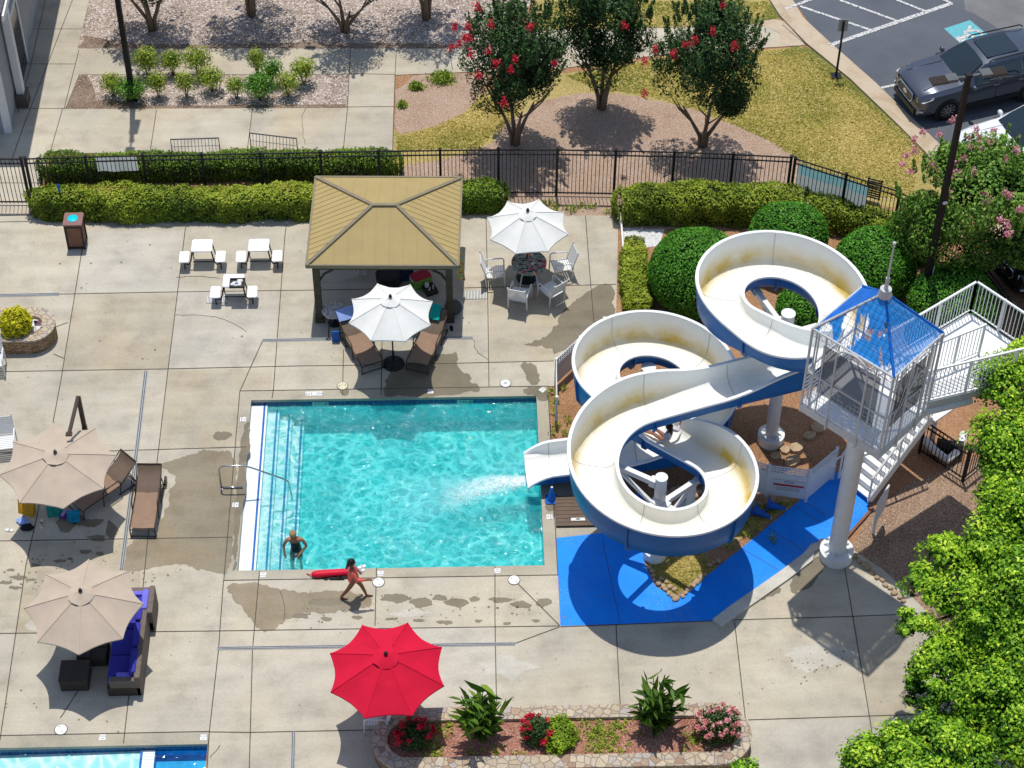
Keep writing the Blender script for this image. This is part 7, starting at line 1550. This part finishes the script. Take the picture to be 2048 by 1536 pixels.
def tote(label, px, py, w, h, m, rz_=0, lean=.3, strap=None, cat='bag', d_=.16):
    t_ = thing('bag', label, cat, at(px, py), rz_); b = MB(); b.add([(-w/2, -d_/2, 0), (w/2, -d_/2, 0), (w/2, d_/2, 0), (-w/2, d_/2, 0), (-w*.55, -d_*.35+lean*h, h), (w*.55, -d_*.35+lean*h, h), (w*.52, d_*.4+lean*h, h), (-w*.52, d_*.4+lean*h, h)], [(3, 2, 1, 0), (0, 1, 5, 4), (1, 2, 6, 5), (2, 3, 7, 6), (3, 0, 4, 7), (4, 5, 6, 7)]); b.build('body', m, t_); b = MB(); b.tube([(-w*.25, -d_*.5+lean*h*.8, h*.95), (-w*.2, -d_*.9+lean*h*.3, h*.45), (0, -d_+lean*h*.15, h*.3), (w*.2, -d_*.9+lean*h*.3, h*.45), (w*.25, -d_*.5+lean*h*.8, h*.95)], .012, 6); b.build('strap', strap or m, t_, True); return t_
tote('yellow tote bag under the edge of the cantilever parasol', 54, 1026, .42, .40, MATS['bag_yellow'], R(-20)); tote('teal tote bag under the edge of the cantilever parasol', 112, 1030, .40, .26, MATS['bag_teal'], .05, strap=MATS['towel_teal']); tote('shiny cyan bag, right of the row of bags under the cantilever parasol', 149, 1040, .30, .24, MATS['bag_cyan'], R(6))
pb = thing('cloth_pile', 'purple cloth and lilac shoe between the teal and cyan bags', 'clothes', at(128, 1034)); b = MB(); b.ball((0, 0, .06), .11, 9, 6, sc=(1, .8, .7), jit=.15); b.build('cloth', MATS['purple_cloth'], pb, True); b = MB(); b.rbox((.02, .02, .15), (.09, .22, .05), .04, -.4); b.build('shoe', MATS['lilac'], pb)
drape('towel', 'pale blue towel lying in the cantilever parasol shade', 'towel', [(31, 1042), (48, 1034), (61, 1046), (42, 1053)], .02, MATS['towel_blue'], .05); dk = thing('cloth_pile', 'crumpled black cloth beside the pale blue towel', 'clothes', at(55, 1056)); b = MB(); b.ball((0, 0, .03), .16, 11, 6, sc=(1.1, .75, .4), jit=.2); b.ball((-.08, -.02, .03), .11, 9, 6, sc=(1, .8, .5), jit=.2); b.build('cloth', MATS['cloth_black'], dk, True)
s1 = thing('sandals', 'white shoe in the sun left of the cantilever parasol shadow', 'shoe', at(19, 1061)); shoe(s1, 0, 0, 1.4, MATS['sandal_white']); s2 = thing('sandals', 'tan sandals in the shade near the black cloth', 'sandals', at(83, 1052)); shoe(s2, 0, 0, .2, MATS['lid_old']); shoe(s2, .0, .12, .1, MATS['lid_old'])
# under the gazebo
stb = thing('side_table', 'round side table with a shell print cloth at the left gazebo post', 'table', Vector((*at(668, 620, .5).xy, 0))); b = MB(); b.lathe((0, 0, .46), [(.33, 0), (.345, .03), (.33, .045), (.0, .046)], 28, cap=False); b.build('tabletop', MATS['shell_print'], stb, 'auto'); b = MB(); b.cyl((0, 0, 0), (0, 0, .46), .03, seg=10); b.lathe((0, 0, 0), [(.2, 0), (.2, .02), (.03, .05)], 18); b.build('leg', MATS['black_metal'], stb)
b = MB(); 
for k in range(6): b.ball((rnd.uniform(-.15, .15), rnd.uniform(.0, .2), .53), .07, 8, 5, sc=(1.2, 1, .5), jit=.25)
cl_ = tag(b.build('cloth_pile', MATS['shell_print'], None, True), 'crumpled patterned cloth on the round side table', 'clothes'); cl_.location = stb.location
hA, fA = at(711, 668, .34), at(742, 721, .34); ax1 = (hA-fA).normalized(); sd1 = Vector((-ax1.y, ax1.x, 0)); bkA = lambda f_, s_: hA+ax1*(f_*math.cos(R(38)))+sd1*s_+Vector((0, 0, f_*math.sin(R(38))+.02))
drape('towel', 'pale blue towel over the back of the lounger left of the parasol stand', 'towel', [bkA(.42, .33), bkA(.42, -.2), bkA(.78, -.2), bkA(.78, .33)], 0, MATS['towel_blue'], .015)
hB, fB = at(862, 666, .34), at(838, 718, .34); ax2 = (hB-fB).normalized(); sd2 = Vector((-ax2.y, ax2.x, 0)); bkB = lambda f_, s_: hB+ax2*(f_*math.cos(R(38)))+sd2*s_+Vector((0, 0, f_*math.sin(R(38))+.02))
drape('towel', 'teal fringed towel over the back of the lounger right of the parasol stand', 'towel', [bkB(.36, .14), bkB(.36, -.14), bkB(.80, -.12), bkB(.80, .16)], 0, MATS['towel_teal'], .015)
fp = thing('fire_pit', 'round black drum standing under the gazebo behind the white parasol', 'drum', at(778, 566)); b = MB(); b.lathe((0, 0, 0), [(.32, 0), (.36, .06), (.38, .36), (.34, .38), (.30, .33)], 28); b.build('drum', MATS['black_metal'], fp, 'auto')
ck = thing('cooler', 'cooler with a red lid and green body under the gazebo', 'cooler', at(842, 568), R(28)); b = MB(); b.rbox((0, 0, .17), (.56, .38, .32), .04); b.build('body', MATS['cooler_green'], ck); b = MB(); b.rbox((0, 0, .35), (.54, .36, .05), .04); b.build('lid', MATS['cooler_red'], ck); b = MB(); b.tube([(-.3, -.1, .3), (-.33, 0, .34), (-.3, .1, .3)], .012, 6); b.build('handle', MATS['cloth_white'], ck)
tote('black backpack behind the cooler under the gazebo', 812, 556, .40, .42, MATS['navy'], .2, .15, cat='backpack', d_=.25); drape('towel', 'teal cloth tossed beside the black drum under the gazebo', 'towel', [(783, 548), (803, 541), (800, 556), (786, 560)], .1, MATS['towel_teal'], .06)
tote('pink and white bag at the rear of the gazebo', 722, 548, .34, .22, MATS['shell_print'], .1, .2); 
tr2 = thing('tray', 'black tray holding a white roll and brushes by the cooler', 'tray', at(860, 582), R(25)); b = MB(); b.rbox((0, 0, .06), (.36, .42, .12), .03); b.build('body', MATS['tray_black'], tr2); b = MB(); b.cyl((-.05, .1, .12), (-.05, .1, .24), .06, seg=14); b.build('roll', MATS['cloth_white'], tr2); b = MB(); b.tube([(.06, -.1, .14), (.12, .05, .15)], .015, 6); b.tube([(-.08, -.1, .14), (0, -.02, .16)], .015, 6); b.build('brush', MATS['tile_white'], tr2)
bd = thing('kickboard', 'dark blue board leaning by the lounger left of the parasol stand', 'board', at(672, 684)); b = MB(); b.rbox((0, .02, .2), (.22, .04, .40), .02); b.build('board', MATS['blue_plastic'], bd)
pn_ = thing('dustpan', 'black long handled scoop on the deck left of the blue board', 'scoop', at(657, 676)); b = MB(); b.tube([(0, 0, .03), (.03, .25, .3), (.05, .42, .5)], .015, 6); b.tube([(-.07, -.06, .02), (0, -.02, .03), (.07, -.06, .02), (0, -.10, .02), (-.07, -.06, .02)], .015, 6); b.build('handle', MATS['black_metal'], pn_)
hp = thing('float_ring', 'black mesh pool float with a speckled rim leaning on the right gazebo post', 'float', Vector((*at(907, 614, .35).xy, 0))); b = MB(); b.tube([(.0+.26*math.cos(a), .05*math.sin(a), .34+.30*math.sin(a)) for a in np.linspace(0, 6.28, 25)[:-1]], .03, 8, closed=True); b.build('rim', MATS['drain_grey'], hp, True); b = MB(); b.poly([(.25*math.cos(a), .05*math.sin(a), .34+.29*math.sin(a)) for a in np.linspace(0, 6.28, 25)[:-1]]); b.build('mesh', MATS['grey_mesh'], hp)
s3 = thing('sandals', 'black shoe on the deck behind the right lounger', 'shoe', at(903, 657)); shoe(s3, 0, 0, .1, MATS['cloth_black'])
tw_p, tw_q = Vector((*at(914, 500, 1.7).xy, 0)), Vector((*at(930, 500, 1.7).xy, 0))
drape('towel', 'bright patterned towel hanging at the right side of the gazebo roof', 'towel', [zv(tw_p, .55), zv(tw_q, .45), zv(tw_q, 1.75)+Vector((-.1, 0, 0)), zv(tw_p, 1.75)], 0, MATS['print_cloth'], .05)
# foam and splash where the slide meets the pool
t = NT('foam'); al_ = t.ramp(t.noise(9, 6, .75), [(.30, 0), (.60, 1)]); t.color((.86, .9, .9)).set(Roughness=.6, Alpha=t.math('MULTIPLY', al_, t.attr('fade')))
t = NT('soft_foam'); t.color((.60, .86, .88)).set(Roughness=.6, Alpha=t.math('MULTIPLY', t.ramp(t.noise(3, 6, .75), [(.28, .35), (.62, 1)]), t.attr('fade')))
P0, P1, P2 = at(1058, 962, -.19), at(985, 968, -.19), at(880, 1000, -.19); b = MB(); vs, fd = [], []; N_ = 26; M_ = 9
for i in range(N_+1):
    u = i/N_; c = P0.lerp(P1, u*2) if u < .5 else P1.lerp(P2, u*2-1); w = .20+.34*u
    for j in range(M_+1):
        v = j/M_*2-1; vs.append((c.x+rnd.uniform(-.02, .02), c.y+v*w+rnd.uniform(-.02, .02), -.185+.05*(1-v*v)*(1-u)+rnd.uniform(0, .02))); fd.append((1-v*v)**1.2*(1-u)**.8*1.25)
b.add(vs, [(i*(M_+1)+j, i*(M_+1)+j+1, (i+1)*(M_+1)+j+1, (i+1)*(M_+1)+j) for i in range(N_) for j in range(M_)]); o = b.build('foam', MATS['foam'], None, True); o['kind'] = 'stuff'
o.data.attributes.new('fade', 'FLOAT', 'POINT').data.foreach_set('value', np.array(fd, np.float32))
b = MB(); vs, fd = [], []
for i in range(N_+1):
    u = i/N_; c = P0.lerp(at(760, 1012, -.19), u); w = .25+1.0*u
    for j in range(M_+1):
        v = j/M_*2-1; vs.append((c.x, c.y+v*w, -.190)); fd.append((1-v*v)*(1-u)**.7*.30*min(1, u*6+.3))
b.add(vs, [(i*(M_+1)+j, i*(M_+1)+j+1, (i+1)*(M_+1)+j+1, (i+1)*(M_+1)+j) for i in range(N_) for j in range(M_)]); o = b.build('foam', MATS['soft_foam'], None, True); o['kind'] = 'stuff'; o.data.attributes.new('fade', 'FLOAT', 'POINT').data.foreach_set('value', np.array(fd, np.float32))
dr = rng.normal(0, 1, (260, 3)); u = rng.random(260)**1.3; dp = np.array([tuple(P0.lerp(P2, float(k))) for k in u])+np.column_stack([dr[:, 0]*.05, dr[:, 1]*(.10+.14*u), np.abs(dr[:, 2])*.07+.01])
o = leafmesh('water_drops', dp, np.tile([0, -.3, 1.], (260, 1)), .016, MATS['tile_white'], None, None, .8, 0, 4); o['kind'] = 'stuff'
# ------------------------------------------------------------------ parked cars
def carpaint(name, c, metal=.5):
    t = NT(name); t.b.inputs['Specular IOR Level'].default_value = .5; t.color(t.mix(t.noise(2, 3), tuple(v*.93 for v in c), tuple(v*1.07 for v in c))).set(Roughness=.28, Metallic=metal); t.b.inputs['Coat Weight'].default_value = .8; t.b.inputs['Coat Roughness'].default_value = .05; return t.m
carpaint('paint_grey', (.075, .088, .118)); carpaint('paint_white', (.72, .73, .74), 0); carpaint('paint_black', (.015, .016, .018), .2)
t = NT('car_glass'); t.b.inputs['Specular IOR Level'].default_value = .5; t.color((.008, .018, .022)).set(Roughness=.03); t.b.inputs['Coat Weight'].default_value = 1
plain('tyre', (.018, .018, .019), .85); plain('alloy', (.35, .36, .37), .3, .1, metal=.8); plain('trim_black', (.02, .02, .022), .4); plain('lamp_glass', (.55, .58, .62), .12, .3, 20); plain('chrome_trim', (.6, .6, .6), .15, metal=1)
ST = [  # x, half width at sill, belt z, belt halfwidth, top z, top halfwidth, sill z
    (2.46, .60, .70, .60, .78, .50, .34), (2.40, .80, .82, .80, .92, .66, .26), (2.22, .90, .92, .88, 1.03, .74, .24), (1.75, .94, 1.0, .93, 1.11, .80, .24), (1.15, .95, 1.04, .945, 1.16, .82, .24), (.98, .95, 1.06, .945, 1.18, .80, .24),
    (.55, .95, 1.08, .945, 1.45, .70, .24), (.22, .95, 1.09, .945, 1.64, .64, .24), (-.2, .95, 1.10, .945, 1.70, .63, .24), (-1.0, .95, 1.11, .945, 1.71, .62, .24), (-1.8, .95, 1.12, .94, 1.66, .60, .24), (-2.12, .93, 1.12, .92, 1.56, .60, .26), (-2.38, .88, 1.10, .86, 1.16, .70, .3), (-2.46, .80, .9, .78, 1.0, .66, .36)]
def car(label, loc, rz, paint, group='cars parked beyond the kerb'):
    t_ = thing('parked_car', label, 'car', loc, rz, group); b = MB(); K_ = 9
    def ring(s):
        x, w, zb, wb_, zt, wt, zs = s; h = [(0, zs), (w*.9, zs), (w, zs+.12), (w*1.01, (zs+zb)/2+.05), (wb_, zb), (wt+(wb_-wt)*.12, zt-.07 if zt-zb > .3 else zt-.03), (wt, zt-.015), (wt*.6, zt+.012), (0, zt+.022)]
        return [(x-(.05 if k > 5 else 0)*0, y, z) for k, (y, z) in enumerate(h)]
    V = []
    for s in ST:
        r_ = ring(s); V += r_+[(x, -y, z) for x, y, z in r_[::-1]]
    n2 = 2*K_
    fs = [(i*n2+k, i*n2+(k+1) % n2, (i+1)*n2+(k+1) % n2, (i+1)*n2+k) for i in range(len(ST)-1) for k in range(n2) if (k+1) % n2 != 0 or True]+[tuple(range(n2)), tuple((len(ST)-1)*n2+k for k in range(n2-1, -1, -1))]
    b.add(V, fs); bd_ = b.build('body', paint, t_, 'auto')
    bm = bmesh.new(); bm.from_mesh(bd_.data); bmesh.ops.remove_doubles(bm, verts=bm.verts[:], dist=.001); bm.to_mesh(bd_.data); bm.free()
    for sy in (-1, 1):                                           # side glass
        for xa, xb in ((.62, -.12), (-.2, -1.02), (-1.1, -1.86)):
            def sp(x, f):
                s0_ = max((s for s in ST if s[0] <= x), key=lambda s: s[0]); s1_ = min((s for s in ST if s[0] >= x), key=lambda s: s[0]); q = 0 if s0_ is s1_ else (x-s0_[0])/(s1_[0]-s0_[0]); g_ = lambda i: s0_[i]+(s1_[i]-s0_[i])*q
                y0, z0, y1, z1 = g_(3), g_(2), g_(5)+(g_(3)-g_(5))*.12, g_(4)-.07; return (x, sy*(y0+(y1-y0)*f+.012), z0+(z1-z0)*f)
            b = MB(); xs_ = np.linspace(xa, xb, 4); b.add([sp(x, .08) for x in xs_]+[sp(x, .92) for x in xs_], [(k, k+1, 5+k, 4+k) for k in range(3)]); b.build('side_window', MATS['car_glass'], t_)
    b = MB(); b.add([(1.0, -.70, 1.195), (1.0, .70, 1.195), (.26, .58, 1.665), (.26, -.58, 1.665), (.62, -.66, 1.44), (.62, .66, 1.44), (1.04, 0, 1.20), (.62, 0, 1.462), (.24, 0, 1.685)], [(0, 6, 7, 4), (6, 1, 5, 7), (4, 7, 8, 3), (7, 5, 2, 8)]); b.build('windscreen', MATS['car_glass'], t_)
    b = MB(); b.add([(.05, -.47, 1.717), (.05, .47, 1.717), (-1.05, .47, 1.745), (-1.05, -.47, 1.745)], [(0, 1, 2, 3)]); b.build('sunroof', MATS['car_glass'], t_); b = MB(); b.add([(-2.16, -.5, 1.53), (-2.16, .5, 1.53), (-2.39, .62, 1.2), (-2.39, -.62, 1.2)], [(0, 1, 2, 3)]); b.build('rear_window', MATS['car_glass'], t_)
    for sy in (-1, 1):
        b = MB(); b.tube([(.1, sy*.66, 1.68), (0, sy*.67, 1.755), (-1.7, sy*.64, 1.755), (-1.8, sy*.63, 1.68)], .022, 6); b.build('roof_rail', MATS['trim_black'], t_)
        b = MB(); b.ball((.72, sy*1.06, 1.12), .13, 10, 6, sc=(.6, .9, .75)); b.bar((.75, sy*.93, 1.08), (.74, sy*1.02, 1.1), .05); b.build('mirror', paint, t_, True)
        b = MB(); b.add([(2.33, sy*.88, .83), (2.435, sy*.62, .76), (2.425, sy*.60, .90), (1.98, sy*.905, .99), (2.02, sy*.915, .92)], [(0, 1, 2, 3, 4)]); o = b.build('headlight', MATS['lamp_glass'], t_)
        for v in o.data.vertices: v.co.x += .02; v.co.y += sy*.02
        b = MB(); b.bar((2.42, sy*.80, .46), (2.30, sy*.90, .48), .03, .05); b.build('fog_light', MATS['lamp_glass'], t_)
        for x in (1.44, -1.45):
            b = MB(); b.lathe((0, 0, 0), [(.45, -.03), (.45, .0), (.37, .005), (.37, -.03)], 26); o = b.build('wheel_arch', MATS['trim_black'], t_); o.rotation_euler = (R(-90*sy), 0, 0); o.location = (x, sy*.955, .36)
            b = MB(); b.lathe((0, 0, 0), [(.22, -.2), (.35, -.2), (.365, -.12), (.365, -.03), (.345, .0), (.245, .005)], 30); o = b.build('wheel', MATS['tyre'], t_, 'auto'); o.rotation_euler = (R(-90*sy), 0, 0); o.location = (x, sy*.965, .365); b = MB(); b.lathe((0, 0, 0), [(.25, -.03), (.25, .004), (.235, .006), (.23, -.05), (.0, -.055)], 30, cap=False)
            for k in range(10): a = 2*math.pi*k/10; b.bar((math.cos(a)*.04, math.sin(a)*.04, -.005), (math.cos(a)*.235, math.sin(a)*.235, -.004), .035, .02)
            b.cyl((0, 0, -.04), (0, 0, .004), .05, seg=12); r_ = b.build('rim', MATS['alloy'], o, 'auto')
        for x in (-.14, -1.02): b = MB(); b.bar((x+.1, sy*.965, .98), (x-.1, sy*.965, .985), .02, .03); b.build('door_handle', MATS['chrome_trim'], t_)
        b = MB()
        for x, z0, z1 in ((.95, .45, 1.07), (-.16, .42, 1.10), (-1.08, .45, 1.10)): b.bar((x, sy*.960, z0), (x, sy*.953, z1), .012, .012)
        b.bar((1.0, sy*.965, .40), (-1.0, sy*.965, .40), .05, .12); b.bar((1.0, sy*.957, 1.075), (-1.9, sy*.945, 1.125), .012, .02); b.build('side_trim', MATS['trim_black'], t_)
    b = MB(); g_ = [(2.47, -.40, .88), (2.47, .40, .88), (2.50, .48, .74), (2.49, .34, .56), (2.49, -.34, .56), (2.50, -.48, .74)]; b.add(g_, [tuple(range(6))]); gr_ = b.build('grille', MATS['trim_black'], t_); b = MB(); b.tube([Vector(p)+Vector((.01, 0, 0)) for p in g_], .022, 6, closed=True); b.build('grille_frame', MATS['chrome_trim'], gr_); b = MB()
    for k in range(4): b.bar((2.505, -.40, .62+.07*k), (2.505, .40, .62+.07*k), .01)
    b.lathe((0, 0, 0), [(.0, 0), (.075, .0), (.07, .012)], 16, sx=1.5); o = b.build('emblem_bar', MATS['chrome_trim'], gr_)
    for v in list(o.data.vertices)[-48:]: x, y, z = v.co; v.co = (2.505+z, x, .74+y)
    b = MB(); b.box((2.45, 0, .36), (.1, 1.3, .16)); b.build('bumper_trim', MATS['trim_black'], t_); b = MB(); b.box((-2.44, 0, .4), (.1, 1.4, .18)); b.build('bumper_trim', MATS['trim_black'], t_); b = MB()
    for s in (-.5, .5): b.tube([(2.2, s*1.1, 1.055), (1.6, s*1.0, 1.145), (1.0, s*.9, 1.20)], .012, 5)
    b.build('bonnet_crease', paint, t_)
    return t_
hdg = math.atan2(-.845, -2.553); fw = u2(math.degrees(hdg)); lf = Vector((-fw.y, fw.x, 0))
wh = at(1893, 240); ctr_ = wh-fw*1.44-lf*.96
c1_ = car('dark grey car with a glass roof parked facing the kerb', ctr_, hdg, MATS['paint_grey'])
wl_ = at(1966, 236, 1.66); car('white car mostly hidden behind the pink flowering tree', Vector((wl_.x, wl_.y, 0))-fw*1.75+lf*.45, hdg, MATS['paint_white'])
car('black car whose front corner shows behind the pink tree at the right edge', at(2140, 520), hdg+.1, MATS['paint_black'])
